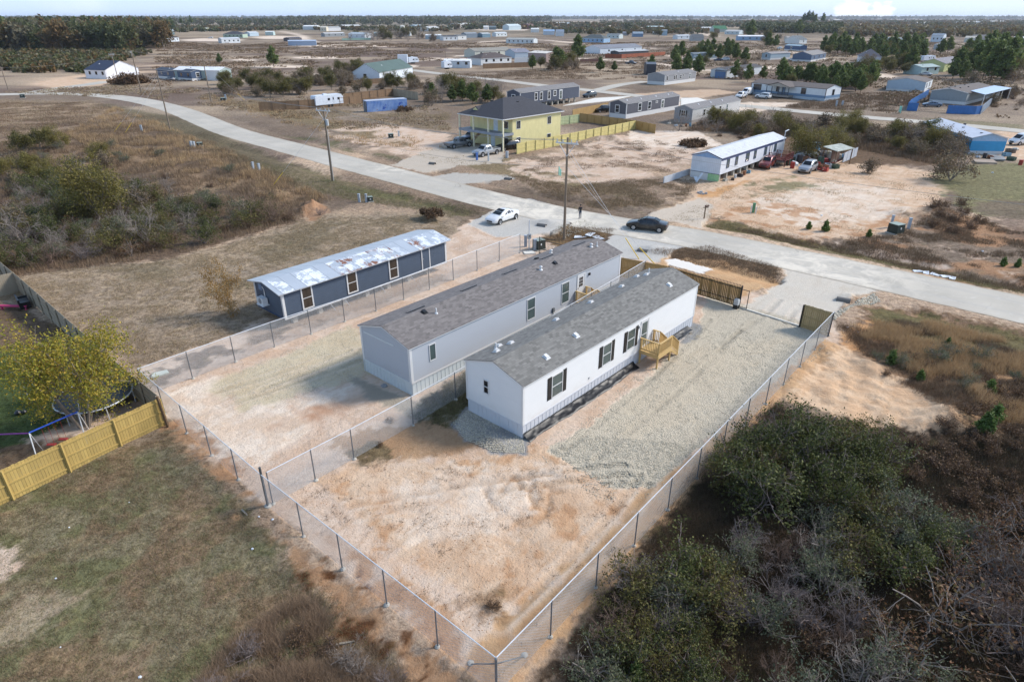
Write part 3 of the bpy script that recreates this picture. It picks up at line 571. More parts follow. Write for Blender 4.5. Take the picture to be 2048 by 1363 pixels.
# driveway culvert aprons: dusty sediment tongues on the road stay part of the ground sheet
# ================================================================ HOUSES
class House:
    """gabled or hipped box; A and B = photo points (x, y, height) of the two ends of the long front; body runs away to the left of A->B"""
    def __init__(s, name, label, A, B, w, h, rise=.75, wall=None, roof=None, trim=WHITE, skirt=None, skirtm=None, over=.12, ge=.12, hip=False,
                 lap=0, base=0.0, cat='mobile home', group=None, L=None, roofname='roof', shed=0, endwall=None, z=0.0, trimw=.09, gap=0, ribs=0, cornerm=None):
        A = tuple(A) + (0,) * (3 - len(A)); B = tuple(B) + (0,) * (3 - len(B)); a = G(*A); b = G(*B); d = b - a; d.z = 0
        s.L = L or d.length; s.w = w; s.h = h; s.rise = rise; s.trim = trim; s.base = base
        s.o = empty(name, (a.x, a.y, z), math.atan2(d.y, d.x), label, cat, group); L = s.L; sk = skirt or 0; s.sk = sk
        z0 = max(base, sk)
        if lap:
            m = MB(); n = int((h - z0) / lap); st = (h - z0) / n; o1 = .03
            for i in range(n):
                a0 = z0 + i * st; a1 = a0 + st
                for (p, q, e) in (((0, 0), (L, 0), (0, -o1)), ((L, 0), (L, w), (o1, 0)), ((L, w), (0, w), (0, o1)), ((0, w), (0, 0), (-o1, 0))):
                    m.face([(p[0] + e[0], p[1] + e[1], a0), (q[0] + e[0], q[1] + e[1], a0), (q[0], q[1], a1), (p[0], p[1], a1)])
                    m.face([(p[0], p[1], a0), (q[0], q[1], a0), (q[0] + e[0], q[1] + e[1], a0), (p[0] + e[0], p[1] + e[1], a0)])
            k = int(rise / st) + 1; sg = rise / k
            for i in range(k):
                a0 = h + i * sg; a1 = a0 + sg; y0 = (i / k) * w / 2; y1 = ((i + 1) / k) * w / 2
                m.face([(-o1, y0, a0), (0, y1, a1), (0, w - y1, a1), (-o1, w - y0, a0)]); m.face([(0, y0, a0), (-o1, y0, a0), (-o1, w - y0, a0), (0, w - y0, a0)])
                m.face([(L + o1, w - y0, a0), (L, w - y1, a1), (L, y1, a1), (L + o1, y0, a0)])
            m.face([(0, 0, z0), (0, w, z0), (L, w, z0), (L, 0, z0)])
            m.build('wall', wall, s.o)
        else:
            m = MB()
            if hip or shed: m.box(0, L, 0, w, z0, h)
            else: m.prism([(0, z0), (w, z0), (w, h), (w / 2, h + rise), (0, h)], 0, L)
            m.build('wall', [wall], s.o)
        if sk:
            m = MB(); m.box(.03, L - .03, .03, w - .03, -.25, sk + .03)
            if ribs:
                for i in range(int(L / ribs) + 1): m.box(i * ribs + .04, i * ribs + .085, .012, .05, -.2, sk)
                for i in range(int(w / ribs) + 1):
                    y = i * ribs + .05; m.box(.012, .05, y, y + .045, -.2, sk); m.box(L - .05, L - .012, y, y + .045, -.2, sk)
            m.build('skirting', skirtm or WHITE, s.o)
        t = .07
        if hip:
            e = over; zb = h; hr = w / 2 + e; x0, x1 = -e, L + e; y0, y1 = -e, w + e
            def hp(zz, g, top):
                m = MB(); q = [(x0 - g, y0 - g, zz), (x1 + g, y0 - g, zz), (x1 + g, y1 + g, zz), (x0 - g, y1 + g, zz)]
                ra = (x0 + hr, w / 2, top); rb = (x1 - hr, w / 2, top)
                if L < w: ra = rb = (L / 2, w / 2, top)
                m.face([q[0], q[1], rb, ra]); m.face([q[1], q[2], rb]); m.face([q[2], q[3], ra, rb]); m.face([q[3], q[0], ra]); m.face([(p[0], p[1], p[2]) for p in q[::-1]])
                return m
            hp(zb + .16, .02, zb + .16 + rise).build(roofname, roof, s.o)
            m = MB(); m.box(x0, x1, y0, y1, zb - .02, zb + .157); m.build('fascia', trim, s.o)
        elif shed:
            m = MB(); m.hexa([(-ge, -over, h + .06), (L + ge, -over, h + .06), (L + ge, w + over, h + shed + .06), (-ge, w + over, h + shed + .06)], [(-ge, -over, h + .14), (L + ge, -over, h + .14), (L + ge, w + over, h + shed + .14), (-ge, w + over, h + shed + .14)]); m.build(roofname, roof, s.o)
        else:
            sl = rise / (w / 2)
            def sec(g, lo, hi):
                return [(-over - g, h - sl * (over + g) + lo), (w / 2, h + rise + lo), (w + over + g, h - sl * (over + g) + lo), (w + over + g, h - sl * (over + g) + hi), (w / 2, h + rise + hi), (-over - g, h - sl * (over + g) + hi)]
            m = MB(); m.prism(sec(0, .0, trimw), -ge, L + ge); m.build('fascia', trim, s.o)
            m = MB(); m.prism(sec(.02, trimw - .003, trimw + .03), -ge - .02, L + ge + .02); m.build(roofname, roof, s.o)
        s.sl = rise / (w / 2)
    def pt(s, f, u, z, off):
        if f == 'f': return (u, -off, z)
        if f == 'l': return (-off, s.w - u, z)
        if f == 'r': return (s.L + off, u, z)
        return (s.L - u, s.w + off, z)
    def fb(s, m, f, u0, u1, z0, z1, o0, o1):
        m.hexa([s.pt(f, u0, z0, o1), s.pt(f, u1, z0, o1), s.pt(f, u1, z0, o0), s.pt(f, u0, z0, o0)], [s.pt(f, u0, z1, o1), s.pt(f, u1, z1, o1), s.pt(f, u1, z1, o0), s.pt(f, u0, z1, o0)])
    def win(s, f, u0, u1, z0, z1, fw=.07, pane=None, shut=0, frame=None, rails=1, mull=0, simple=False):
        m = MB(); o = .065; fr = frame or s.trim
        if simple:
            s.fb(m, f, u0, u1, z0, z1, -.05, .03); w_ = m.build('window', pane or GLD, s.o); return w_
        s.fb(m, f, u0 - fw, u0, z0 - fw, z1 + fw, -.05, o); s.fb(m, f, u1, u1 + fw, z0 - fw, z1 + fw, -.05, o)
        s.fb(m, f, u0, u1, z0 - fw, z0, -.05, o); s.fb(m, f, u0, u1, z1, z1 + fw, -.05, o)
        for i in range(rails):
            zz = z0 + (z1 - z0) * (i + 1) / (rails + 1); s.fb(m, f, u0, u1, zz - .025, zz + .025, -.05, o - .012)
        for i in range(mull):
            uu = u0 + (u1 - u0) * (i + 1) / (mull + 1); s.fb(m, f, uu - .03, uu + .03, z0, z1, -.05, o - .01)
        w_ = m.build('window', fr, s.o); m = MB(); s.fb(m, f, u0, u1, z0, z1, -.04, .036); m.build('pane', pane or GLD, w_)
        if shut:
            for (a, b) in ((u0 - fw - shut, u0 - fw - .02), (u1 + fw + .02, u1 + fw + shut)):
                m = MB(); s.fb(m, f, a, b, z0 - .05, z1 + .05, -.03, .045)
                n = 14
                for i in range(n):
                    zz = z0 + (z1 - z0) * (i + .5) / n
                    if abs(i - n / 2) > .8: s.fb(m, f, a + .05, b - .05, zz - .025, zz + .02, .03, .057)
                m.build('shutter', BLACK, s.o)
        return w_
    def door(s, f, u0, u1, z0, z1, m_=None, frame=None, lite=None, fw=.09):
        m = MB(); fr = frame or s.trim
        s.fb(m, f, u0 - fw, u0, z0, z1 + fw, -.05, .06); s.fb(m, f, u1, u1 + fw, z0, z1 + fw, -.05, .06); s.fb(m, f, u0, u1, z1, z1 + fw, -.05, .06); m.build('door_frame', fr, s.o)
        m = MB(); s.fb(m, f, u0, u1, z0, z1, -.04, .040); d = m.build('door', m_ or WHITE, s.o)
        m = MB(); s.fb(m, f, u0 + .06, u0 + .11, z0 + .95, z0 + 1.08, .02, .075); m.build('handle', CHROME, d)
        if lite == 'nine':
            m = MB(); w = (u1 - u0) * .6; c = (u0 + u1) / 2
            for i in range(3):
                for j in range(3):
                    a = c - w / 2 + i * w / 3; z = z1 - 1.0 + j * .28; s.fb(m, f, a + .02, a + w / 3 - .02, z, z + .24, 0, .05)
            m.build('pane', GLD, d)
        elif lite == 'full':
            m = MB(); s.fb(m, f, u0 + .1, u1 - .1, z0 + 1.05, z1 - .12, 0, .05); s.fb(m, f, u0 + .1, u1 - .1, z0 + .15, z0 + .98, 0, .05); m.build('pane', GLG, d)
        return d
    def corners(s, w=.11, z0=None, mat=None):
        z0 = s.sk if z0 is None else z0
        for x in (0, s.L):
            for y in (0, s.w):
                m = MB(); dx = -.035 if x == 0 else .035; dy = -.035 if y == 0 else .035
                m.box(min(x + dx, x - (w if dx > 0 else -w)), max(x + dx, x - (w if dx > 0 else -w)), min(y + dy, y - (w if dy > 0 else -w)), max(y + dy, y - (w if dy > 0 else -w)), z0, s.h - .01); m.build('corner_trim', mat or s.trim, s.o)
    def band(s, f, u0, u1, z0, z1, mat, nm='trim_band', o=.04):
        m = MB(); s.fb(m, f, u0, u1, z0, z1, -.03, o); return m.build(nm, mat, s.o)
    def rz(s, y): return s.h + s.rise - abs(y - s.w / 2) * s.sl + .12
    def vent(s, x, y, kind='box', mat=None):
        z = s.rz(y); m = MB(); mat = mat or WHITE; sg = 1 if y < s.w / 2 else -1; t = s.sl * sg
        if kind == 'box':
            a = .155
            m.hexa([(x - a * 1.3, y - a * 1.3, z - t * a * 1.3 - .02), (x + a * 1.3, y - a * 1.3, z - t * a * 1.3 - .02), (x + a * 1.3, y + a * 1.3, z + t * a * 1.3 - .02), (x - a * 1.3, y + a * 1.3, z + t * a * 1.3 - .02)],
                   [(x - a * 1.3, y - a * 1.3, z - t * a * 1.3 + .02), (x + a * 1.3, y - a * 1.3, z - t * a * 1.3 + .02), (x + a * 1.3, y + a * 1.3, z + t * a * 1.3 + .02), (x - a * 1.3, y + a * 1.3, z + t * a * 1.3 + .02)])
            m.hexa([(x - a, y - a, z - t * a), (x + a, y - a, z - t * a), (x + a, y + a, z + t * a), (x - a, y + a, z + t * a)],
                   [(x - a * .8, y - a * .8, z - t * a + .14), (x + a * .8, y - a * .8, z - t * a + .14), (x + a * .8, y + a * .8, z + t * a + .14), (x - a * .8, y + a * .8, z + t * a + .14)])
            m.build('roof_vent', mat, s.o)
        elif kind == 'pipe':
            m.tube((x, y, z - .05), (x, y, z + .38), .05, n=8); m.lathe([(.12, z - .03), (.11, z + .03), (.05, z + .06)], 10, (x, y, 0)); m.build('vent_pipe', mat, s.o)
        elif kind == 'cap':
            m.tube((x, y, z - .05), (x, y, z + .22), .07, n=8); m.lathe([(.0, z + .34), (.13, z + .28), (.14, z + .22), (0.0, z + .2)], 12, (x, y, 0)); m.lathe([(.17, z - .03), (.16, z + .03), (.07, z + .07)], 12, (x, y, 0)); m.build('vent_cap', mat, s.o, smooth=True)
        elif kind == 'strip':
            m.bar((x - .7, y, z + .02), (x + .7, y, z + .02), .09, .07); m.bar((x - .72, y, z + .02), (x - .72, y + .28, s.rz(y + .28) + .0), .09, .05); m.build('ridge_hold_down', BLACK, s.o)
def piers(h, z1, step=2.4, mat=None, rows=(.35, .65)):
    x = 1.0
    while x < h.L - .5:
        for r in (.12, .88): m = MB(); m.box(x - .2, x + .2, h.w * r - .2, h.w * r + .2, -.2, z1); m.build('pier', mat or CONC, h.o)
        x += step
# ================================================================ VEHICLES
def carpaint(name, c, metal=.25):
    s = NT(name); f = s.noise(s.obj(), 2, 4); col = rgb(*c); s.p.inputs['Coat Weight'].default_value = .6; s.p.inputs['Coat Roughness'].default_value = .08
    return s.done(s.mix(s.math('MULTIPLY', s.ramp(f, .4, .8), .25), col, rgb(150, 140, 125)), .35, metal)
PROF = {   # x from rear (0..1), bottom, belt, top, half width low, half width top, cabin flag
 'sedan': (4.7, [(0, .42, .80, .84, .66, .60), (.02, .30, .92, .96, .82, .70), (.12, .24, .98, 1.04, .90, .74), (.19, .24, .98, 1.10, .905, .66), (.34, .24, .96, 1.41, .91, .57), (.50, .24, .94, 1.44, .91, .59), (.62, .24, .92, 1.26, .91, .64), (.74, .24, .90, .98, .90, .74), (.90, .24, .80, .84, .88, .72), (.975, .26, .66, .70, .80, .66), (1.0, .36, .56, .60, .66, .56)], (.17, .80), (3, 7)),
 'suv': (4.6, [(0, .50, .95, 1.00, .76, .64), (.015, .36, 1.02, 1.10, .86, .68), (.04, .32, 1.04, 1.52, .90, .64), (.12, .30, 1.04, 1.70, .91, .63), (.45, .30, 1.02, 1.74, .92, .64), (.56, .30, 1.01, 1.66, .92, .65), (.72, .30, 1.00, 1.10, .91, .74), (.92, .30, .93, .97, .89, .74), (.98, .34, .78, .82, .82, .68), (1.0, .44, .66, .70, .72, .6)], (.17, .80), (2, 6)),
 'pickup': (5.7, [(0, .55, .98, 1.00, .86, .80), (.01, .48, 1.02, 1.04, .94, .86), (.36, .42, 1.03, 1.05, .96, .86), (.385, .42, 1.04, 1.55, .96, .70), (.42, .42, 1.04, 1.80, .97, .68), (.60, .42, 1.03, 1.84, .97, .69), (.66, .42, 1.02, 1.70, .97, .71), (.75, .42, 1.02, 1.14, .96, .80), (.96, .42, .98, 1.02, .94, .80), (.99, .44, .82, .86, .90, .76), (1.0, .5, .7, .74, .8, .7)], (.19, .82), (3, 7)),
 'van': (5.6, [(0, .5, 1.1, 1.95, .92, .78), (.01, .42, 1.1, 2.05, .97, .80), (.40, .40, 1.1, 2.10, .98, .81), (.66, .40, 1.1, 2.06, .98, .80), (.72, .40, 1.08, 1.90, .98, .79), (.86, .40, 1.05, 1.18, .96, .82), (.97, .42, .92, .96, .90, .76), (1.0, .5, .75, .8, .8, .7)], (.17, .82), (3, 5)),
}
def car(kind, name, label, rear, front, paint, cat='car', group=None, L=None, simple=False, z=0.0, glassm=None):
    Ld, P, wheels, cab = PROF[kind]; a = G(*rear); b = G(*front); c = (a + b) / 2; d = b - a; L = L or Ld
    root = empty(name, (c.x, c.y, z), math.atan2(d.y, d.x), label, cat, group); gm = glassm or GLS
    st = [((x - .5) * L, zb, bl, tp, wb, wt) for x, zb, bl, tp, wb, wt in P]
    def ring(q):
        x, zb, bl, tp, wb, wt = q; f = [(wb * .86, zb), (wb * .97, zb + .10), (wb, zb + (bl - zb) * .55), (wb * .965, bl), (wt + (wb * .965 - wt) * .12, tp - (tp - bl) * .12 - .02), (wt * .86, tp), (wt * .4, tp + .025)]
        return [(x, -y, z_) for y, z_ in f] + [(x, y, z_) for y, z_ in f[::-1]]
    m = MB(); rings = [ring(q) for q in st]; n = len(rings[0])
    for i in range(len(rings) - 1):
        for j in range(n):
            k = (j + 1) % n; m.face([rings[i][j], rings[i][k], rings[i + 1][k], rings[i + 1][j]][::-1])
    m.face(rings[0][::-1][::-1]); m.face(rings[-1][::-1]); o = m.build('body', paint, root)
    me = o.data; bm_ = __import__('bmesh'); bb = bm_.new(); bb.from_mesh(me); bm_.ops.remove_doubles(bb, verts=bb.verts, dist=1e-4); bm_.ops.recalc_face_normals(bb, faces=bb.faces); bb.to_mesh(me); bb.free()
    me.polygons.foreach_set('use_smooth', [True] * len(me.polygons)); 
    try: me.set_sharp_from_angle(angle=R(38))
    except Exception: pass
    c0, c1 = cab
    def side(i0, i1, sg, t0=.13, t1=.80, ea=.0, eb=.0):
        pts = []
        for i, t, e in ((i0, t0, ea), (i1, t0, -eb), (i1, t1, -eb), (i0, t1, ea)):
            x, zb, bl, tp, wb, wt = st[i]; yb = wb * .965; yt = wt + (yb - wt) * .12; zt = tp - (tp - bl) * .12 - .02
            pts.append((x + e, sg * (yb + (yt - yb) * t + .012), bl + (zt - bl) * t))
        return pts
    mids = [i for i in range(c0, c1)]
    for sg in (-1, 1):
        m = MB()
        for i in mids:
            if kind == 'van' and i < 3: continue
            f = side(i, i + 1, sg, .14, .86, .05, .05); m.face(f if sg > 0 else f[::-1]); m.face(f[::-1] if sg > 0 else f)
        m.build('side_window', gm, root)
    def screen(i0, i1, nm):
        a_, b_ = st[i0], st[i1]; lo, hi = (a_, b_) if a_[3] < b_[3] else (b_, a_); pts = []
        for q, t in ((lo, .12), (hi, .9)):
            pass
        def P_(t, sg):
            x = lo[0] + (hi[0] - lo[0]) * t; z_ = lo[3] + (hi[3] - lo[3]) * t; y = (lo[5] + (hi[5] - lo[5]) * t) * .84
            return (x, sg * y, z_ + .048)
        m = MB(); f = [P_(.08, -1), P_(.08, 1), P_(.94, 1), P_(.94, -1)]; m.face(f); m.face(f[::-1]); m.build(nm, gm, root)
    screen(c1 - 1, c1, 'windshield')
    if kind == 'sedan': screen(3, 4, 'rear_window')
    elif kind == 'suv': screen(1, 2, 'rear_window')
    elif kind == 'pickup': screen(2, 3, 'rear_window')
    if kind == 'sedan': screen(5, 6, 'windshield')
    if kind in ('suv', 'pickup', 'van'): pass
    if kind == 'pickup':
        m = MB(); m.box(st[1][0] + .12, st[2][0] - .05, -.74, .74, 1.04, 1.062); m.build('truck_bed', BLACK, root)
    r = {'sedan': .33, 'suv': .36, 'pickup': .41, 'van': .37}[kind]
    for wx in wheels:
        for sg in (-1, 1):
            x = (wx - .5) * L; wb = .91 if kind in ('sedan', 'suv') else .96; y0 = sg * (wb - .20); y1 = sg * (wb + .012)
            m = MB(); m.tube((x, sg * (wb - .03), r + .02), (x, sg * (wb + .004), r + .02), r + .07, n=20); m.build('wheel_arch', BLACK, root)
            m = MB(); m.tube((x, y0, r), (x, y1, r), r, n=20); w_ = m.build('tyre', TYRE, root, smooth=False)
            m = MB(); m.lathe([(0, 0.02), (r * .2, 0.022), (r * .25, .004), (r * .6, .004), (r * .66, .02)], 16, (x, y1, r), 'y') if sg > 0 else m.lathe([(0, -0.02), (r * .2, -0.022), (r * .25, -.004), (r * .6, -.004), (r * .66, -.02)], 16, (x, y1, r), 'y')
            for q in range(5):
                t = q * 2 * math.pi / 5; m.bar((x, y1 + sg * .018, r), (x + math.cos(t) * r * .62, y1 + sg * .018, r + math.sin(t) * r * .62), .06, .02, up=(0, 1, 0))
            m.build('rim', CHROME, w_)
    fr = st[-2]; rr = st[1]
    for sg in (-1, 1):
        m = MB(); m.box(fr[0] - .12, fr[0] + .035, sg * fr[4] * .74 - .14, sg * fr[4] * .74 + .14, fr[2] - .14, fr[2] - .01); m.build('headlight', plain('lamp_lens', (226, 230, 234), .15), root)
        m = MB(); m.box(rr[0] - .04, rr[0] + .15, sg * rr[4] * .80 - .12, sg * rr[4] * .80 + .12, rr[2] - .16, rr[2] + .0); m.build('tail_light', plain('red_lens', (140, 24, 22), .2), root)
    m = MB(); m.box(fr[0] + .0, st[-1][0] + .02, -.42, .42, fr[1] + .12, fr[2] - .12); m.build('grille', BLACK, root)
    for sg in (-1, 1):
        x = st[c1][0] - .35; m = MB(); m.box(x, x + .18, sg * .92 - .06 + sg * .08, sg * .92 + .06 + sg * .08, st[c1][2] + .0, st[c1][2] + .14); m.build('mirror', paint, root)
    return root
# ================================================================ FENCES
def wood_fence(name, label, pts, h=1.85, mat=None, railside=1, post=2.45, gap=.145, postm=None, group=None, cat='fence', rails=3, postw=.09, hs=None, posth=0.0):
    P = [Vector((p[0], p[1], 0)) for p in pts]; root = empty(name, P[0], 0, label, cat, group); o = P[0]; rnd = random.Random(len(label))
    for i in range(len(P) - 1):
        a = P[i] - o; b = P[i + 1] - o; d = b - a; L = d.length; d.normalize(); nn = Vector((-d.y, d.x, 0)) * railside
        n = max(1, round(L / post)); st = L / n
        for k in range(n):
            m = MB(); s0 = a + d * (k * st); kk = max(1, int(st / gap)); g = st / kk
            for q in range(kk):
                x0 = s0 + d * (q * g + .006); x1 = s0 + d * ((q + 1) * g - .006); hh = h + rnd.uniform(-.02, .02); t = nn * -.012; e = nn * .012
                bz = -.05 + rnd.uniform(0, .03)
                m.hexa([x0 + t + Vector((0, 0, bz)), x1 + t + Vector((0, 0, bz)), x1 + e + Vector((0, 0, bz)), x0 + e + Vector((0, 0, bz))], [x0 + t + Vector((0, 0, hh)), x1 + t + Vector((0, 0, hh)), x1 + e + Vector((0, 0, hh)), x0 + e + Vector((0, 0, hh))])
            m.build('picket_panel', mat, root)
        for r in range(rails):
            zz = .25 + (h - .45) * r / max(1, rails - 1); m = MB(); m.bar(a + nn * .035 + Vector((0, 0, zz)), b + nn * .035 + Vector((0, 0, zz)), .04, .09); m.build('rail', mat, root)
        for k in range(n + (1 if i == len(P) - 2 else 0)):
            m = MB(); p = a + d * (k * st) + nn * .075; m.box(p.x - postw / 2, p.x + postw / 2, p.y - postw / 2, p.y + postw / 2, -.3, h + posth - .03); m.build('post', postm or mat, root)
    return root
def net_run(m, a, b, h, sp=.085, w=.0072):
    d = b - a; L = d.length; d.normalize(); n = int((L + h) / sp)
    nn = Vector((-d.y, d.x, 0)) * w
    for s_ in (1, -1):
        for i in range(-0, n):
            u = i * sp
            # line from (u,0) rising towards -u or +u, clipped to the panel
            if s_ > 0: x0, z0, x1, z1 = u, 0, u - h, h
            else: x0, z0, x1, z1 = u - h, 0, u, h
            if x1 < 0 and s_ > 0: z1 = h * u / h if u < h else h; x1 = max(0, u - h); z1 = u - x1
            if s_ > 0 and x0 > L: z0 = u - L; x0 = L
            if s_ < 0 and x0 < 0: z0 = -x0; x0 = 0
            if s_ < 0 and x1 > L: z1 = L - (u - h); x1 = L
            if abs(x1 - x0) < .01 or z0 >= h or z1 < 0: continue
            p = a + d * x0 + Vector((0, 0, z0 + .04)); q = a + d * x1 + Vector((0, 0, z1 + .04)); up = Vector((0, 0, w)); 
            m.face([p - up, q - up, q + up, p + up]); 
def chain_fence(name, label, runs, h=2.0, toph=None, cat='fence', step=3.0, group=None, mesh=True):
    """runs: list of (list of post points); each run shares the top rail and the net"""
    o = Vector((runs[0][0][0], runs[0][0][1], 0)); root = empty(name, o, 0, label, cat, group); net = MB(); rail = MB(); done = []
    rnd = random.Random(5)
    for P in runs:
        P = [Vector((p[0], p[1], 0)) - o for p in P]
        for i, p in enumerate(P):
            if not any((p - q).length < .2 for q in done):
                done.append(p); m = MB(); zb = gz(p.x + o.x, p.y + o.y); m.tube((p.x, p.y, -.3), (p.x, p.y, h + .02), .032, n=7); m.build('post', DKGALV, root)
                m = MB(); r = rnd.uniform(.09, .14); m.lathe([(r * 1.1, -.1), (r, zb + .03), (r * .6, zb + .09), (0.0, zb + .1)], 9, (p.x + rnd.uniform(-.03, .03), p.y, 0)); m.build('footing', CONC, root)
            if i < len(P) - 1:
                rail.tube(p + Vector((0, 0, h)), P[i + 1] + Vector((0, 0, h)), .024, n=6, cap=False)
                if mesh: net_run(net, p, P[i + 1], h - .05)
    rail.build('top_rail', GALV, root); 
    if mesh: net.build('chain_link_mesh', plain('wire_mesh', (206, 208, 210), .5, .1), root)
    return root
def split(a, b, n): a = Vector(a); b = Vector(b); return [tuple(a.lerp(b, i / n)) for i in range(n + 1)]
def line_posts(pts, step=3.05):
    out = []
    for i in range(len(pts) - 1):
        a = Vector(pts[i]); b = Vector(pts[i + 1]); n = max(1, round((b - a).length / step)); out += [tuple(a.lerp(b, k / n)) for k in range(n)]
    return out + [tuple(pts[-1])]
# ================================================================ THE THREE HOMES IN FRONT
ROOFG = shingle('grey_shingles', (130, 127, 121)); ROOFW = shingle('brown_grey_shingles', (128, 121, 117)); ROOFD = shingle('dark_shingles', (66, 66, 72), .2)
ROOFB = shingle('brown_shingles', (112, 102, 96), .2); ROOFK = shingle('slate_shingles', (138, 134, 132), .15)
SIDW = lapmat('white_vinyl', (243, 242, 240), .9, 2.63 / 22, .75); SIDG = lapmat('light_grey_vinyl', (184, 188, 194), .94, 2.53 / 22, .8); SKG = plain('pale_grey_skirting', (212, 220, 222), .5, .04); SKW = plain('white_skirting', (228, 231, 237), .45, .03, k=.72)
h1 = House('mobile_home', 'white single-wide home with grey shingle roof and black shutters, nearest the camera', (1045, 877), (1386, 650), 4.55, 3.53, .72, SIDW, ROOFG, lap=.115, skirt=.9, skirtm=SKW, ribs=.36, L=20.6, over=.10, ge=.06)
h1.corners(.10, .9)
for u in ((2.62, 3.58), (7.90, 8.78), (10.80, 11.68)): h1.win('f', u[0], u[1], 1.62, 3.05, .05, GLG, shut=.38)
h1.win('l', 1.52, 1.86, 1.98, 2.82, .05, GLD); h1.door('f', 12.52, 13.40, 1.08, 3.14, lite='full')
for p in ((3.04, .8), (6.38, 1.1), (18.0, 1.05), (2.9, 3.55), (1.45, 3.4), (2.35, 4.05), (7.48, 3.6), (11.42, 3.6), (15.45, 3.65), (18.3, 4.1), (18.7, 3.5)): h1.vent(*p)
h1.vent(1.9, 3.85, 'pipe'); h1.vent(19.3, 3.6, 'pipe'); h1.band('f', 0, h1.L, .87, .95, SKW, 'base_trim'); h1.band('l', 0, h1.w, .87, .95, SKW, 'base_trim')
m = MB(); h1.fb(m, 'f', 6.4, 6.52, 1.25, 1.4, 0, .05); m.build('outlet_box', plain('grey_box', (190, 190, 190)), h1.o)
m = MB(); h1.fb(m, 'f', 12.15, 12.27, 2.8, 3.0, 0, .12); m.build('porch_light', WHITE, h1.o)
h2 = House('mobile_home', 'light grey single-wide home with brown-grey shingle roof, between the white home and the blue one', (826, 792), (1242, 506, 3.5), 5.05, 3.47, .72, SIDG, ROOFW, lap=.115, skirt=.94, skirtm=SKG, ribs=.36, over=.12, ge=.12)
h2.corners(.16, .94)
h2.win('f', 1.63, 2.1, 1.98, 3.08, .05, GLG, rails=0); h2.win('f', 11.45, 12.3, 1.45, 3.1, .05, GLG); h2.win('f', 15.7, 16.6, 1.42, 3.1, .05, GLG); h2.door('f', 17.8, 18.72, 1.08, 3.18, lite='nine')
h2.band('f', 0, h2.L, .90, 1.02, WHITE, 'base_trim'); h2.band('l', 0, h2.w, .90, 1.02, SKG, 'base_trim'); h2.band('l', .35, 3.5, 3.12, 3.22, SKG, 'siding_seam', .03)
for u in (3.3, 8.45, 12.95, 17.6, 22.2): h2.vent(u, 3.0, 'strip')
for p in ((3.27, 2.2, 'box', BLACK), (3.9, 1.7, 'pipe'), (15.1, 1.7, 'cap'), (17.0, 1.75, 'box', BLACK), (19.2, 3.9, 'cap'), (17.1, 3.8, 'box', BLACK), (22.3, 1.9, 'cap'), (22.9, 1.7, 'pipe')): h2.vent(*p)
m = MB(); h2.fb(m, 'f', 14.5, 14.72, 1.1, 1.45, 0, .14); h2.fb(m, 'f', 14.58, 14.63, .2, 1.1, 0, .07); m.build('electric_meter', plain('grey_box', (120, 124, 126)), h2.o)
m = MB(); h2.fb(m, 'f', 19.3, 19.45, 2.85, 3.05, 0, .14); m.build('porch_light', BLACK, h2.o)
s = NT('patched_metal_roof'); o_ = s.obj(); x_ = s.n('ShaderNodeSeparateXYZ', {0: o_})
seam = s.math('FRACT', s.math('DIVIDE', x_.outputs[0], 1.07)); sm = s.ramp(s.math('ABSOLUTE', s.math('SUBTRACT', seam, .5)), .47, .49)
pan = s.n('ShaderNodeTexWhiteNoise', {'W': s.math('FLOOR', s.math('DIVIDE', x_.outputs[0], 1.07))}, noise_dimensions='1D').outputs[0]
base = s.mix(s.noise(o_, .8, 6), rgb(176, 184, 192), rgb(206, 212, 218)); wp = s.ramp(s.noise(s.mapv(o_, (1.2, 1.2, 1)), .9, 7, .7), .55, .60)
mid = s.math('MULTIPLY', s.ramp(x_.outputs[0], 4.2, 5.6), s.ramp(x_.outputs[0], 16.2, 14.8)); frontside = s.math('LESS_THAN', x_.outputs[1], 1.9)
cc = s.mix(s.math('MULTIPLY', s.ramp(s.noise(o_, 1.0, 7, .7), .49, .54), s.math('MULTIPLY', s.ramp(pan, .25, .5), frontside)), base, rgb(238, 240, 242, .9))
rs = s.ramp(s.noise(s.mapv(o_, (1.1, .9, 1), (0, 0, .5)), 1.1, 8, .72), .52, .56)
cc = s.mix(s.math('MULTIPLY', s.math('MULTIPLY', rs, s.math('MULTIPLY', mid, frontside)), s.ramp(pan, .45, .6)), cc, rgb(150, 98, 66)); cc = s.mix(s.math('MULTIPLY', sm, .5), cc, rgb(120, 126, 132))
BLROOF = s.done(cc, .4, .15, s.bump(sm, .02))
SIDB = siding('slate_blue_siding', (84, 98, 116), gap=.2); DKBL = plain('dark_blue_end', (62, 84, 116), .5)
h3 = House('mobile_home', 'slate blue home raised on blocks with rusty patched metal roof', (571, 638, .7), (893, 524, .7), 4.15, 2.93, .42, SIDB, BLROOF, over=.32, ge=.38, base=.68, roofname='metal_roof', trimw=.06)
h3.corners(.16, .62); h3.band('f', 0, h3.L, .64, .74, WHITE, 'base_trim'); h3.band('l', 0, h3.w, .64, .74, DKBL, 'base_trim')
for u in ((1.74, 2.56), (6.10, 6.94), (10.60, 11.42)): h3.win('f', u[0], u[1], 1.04, 2.72, .11, glass('brown_glass', (72, 62, 52)))
h3.door('f', 14.45, 15.3, .80, 2.72, SIDB, fw=.10); piers(h3, .68)
for px_ in (4.2, 5.6, 9.5, 13): m = MB(); m.bar((px_, .15, .68), (px_ + .35, -.1, -.05), .05); m.build('tie_down', GALV, h3.o)
m = MB(); h3.fb(m, 'l', 1.0, 2.0, 1.3, 1.35, 0, .6); h3.fb(m, 'l', 1.1, 1.95, 1.35, 1.95, .08, .5); b_ = m.build('air_conditioner', plain('white_metal', (224, 228, 230)), h3.o)
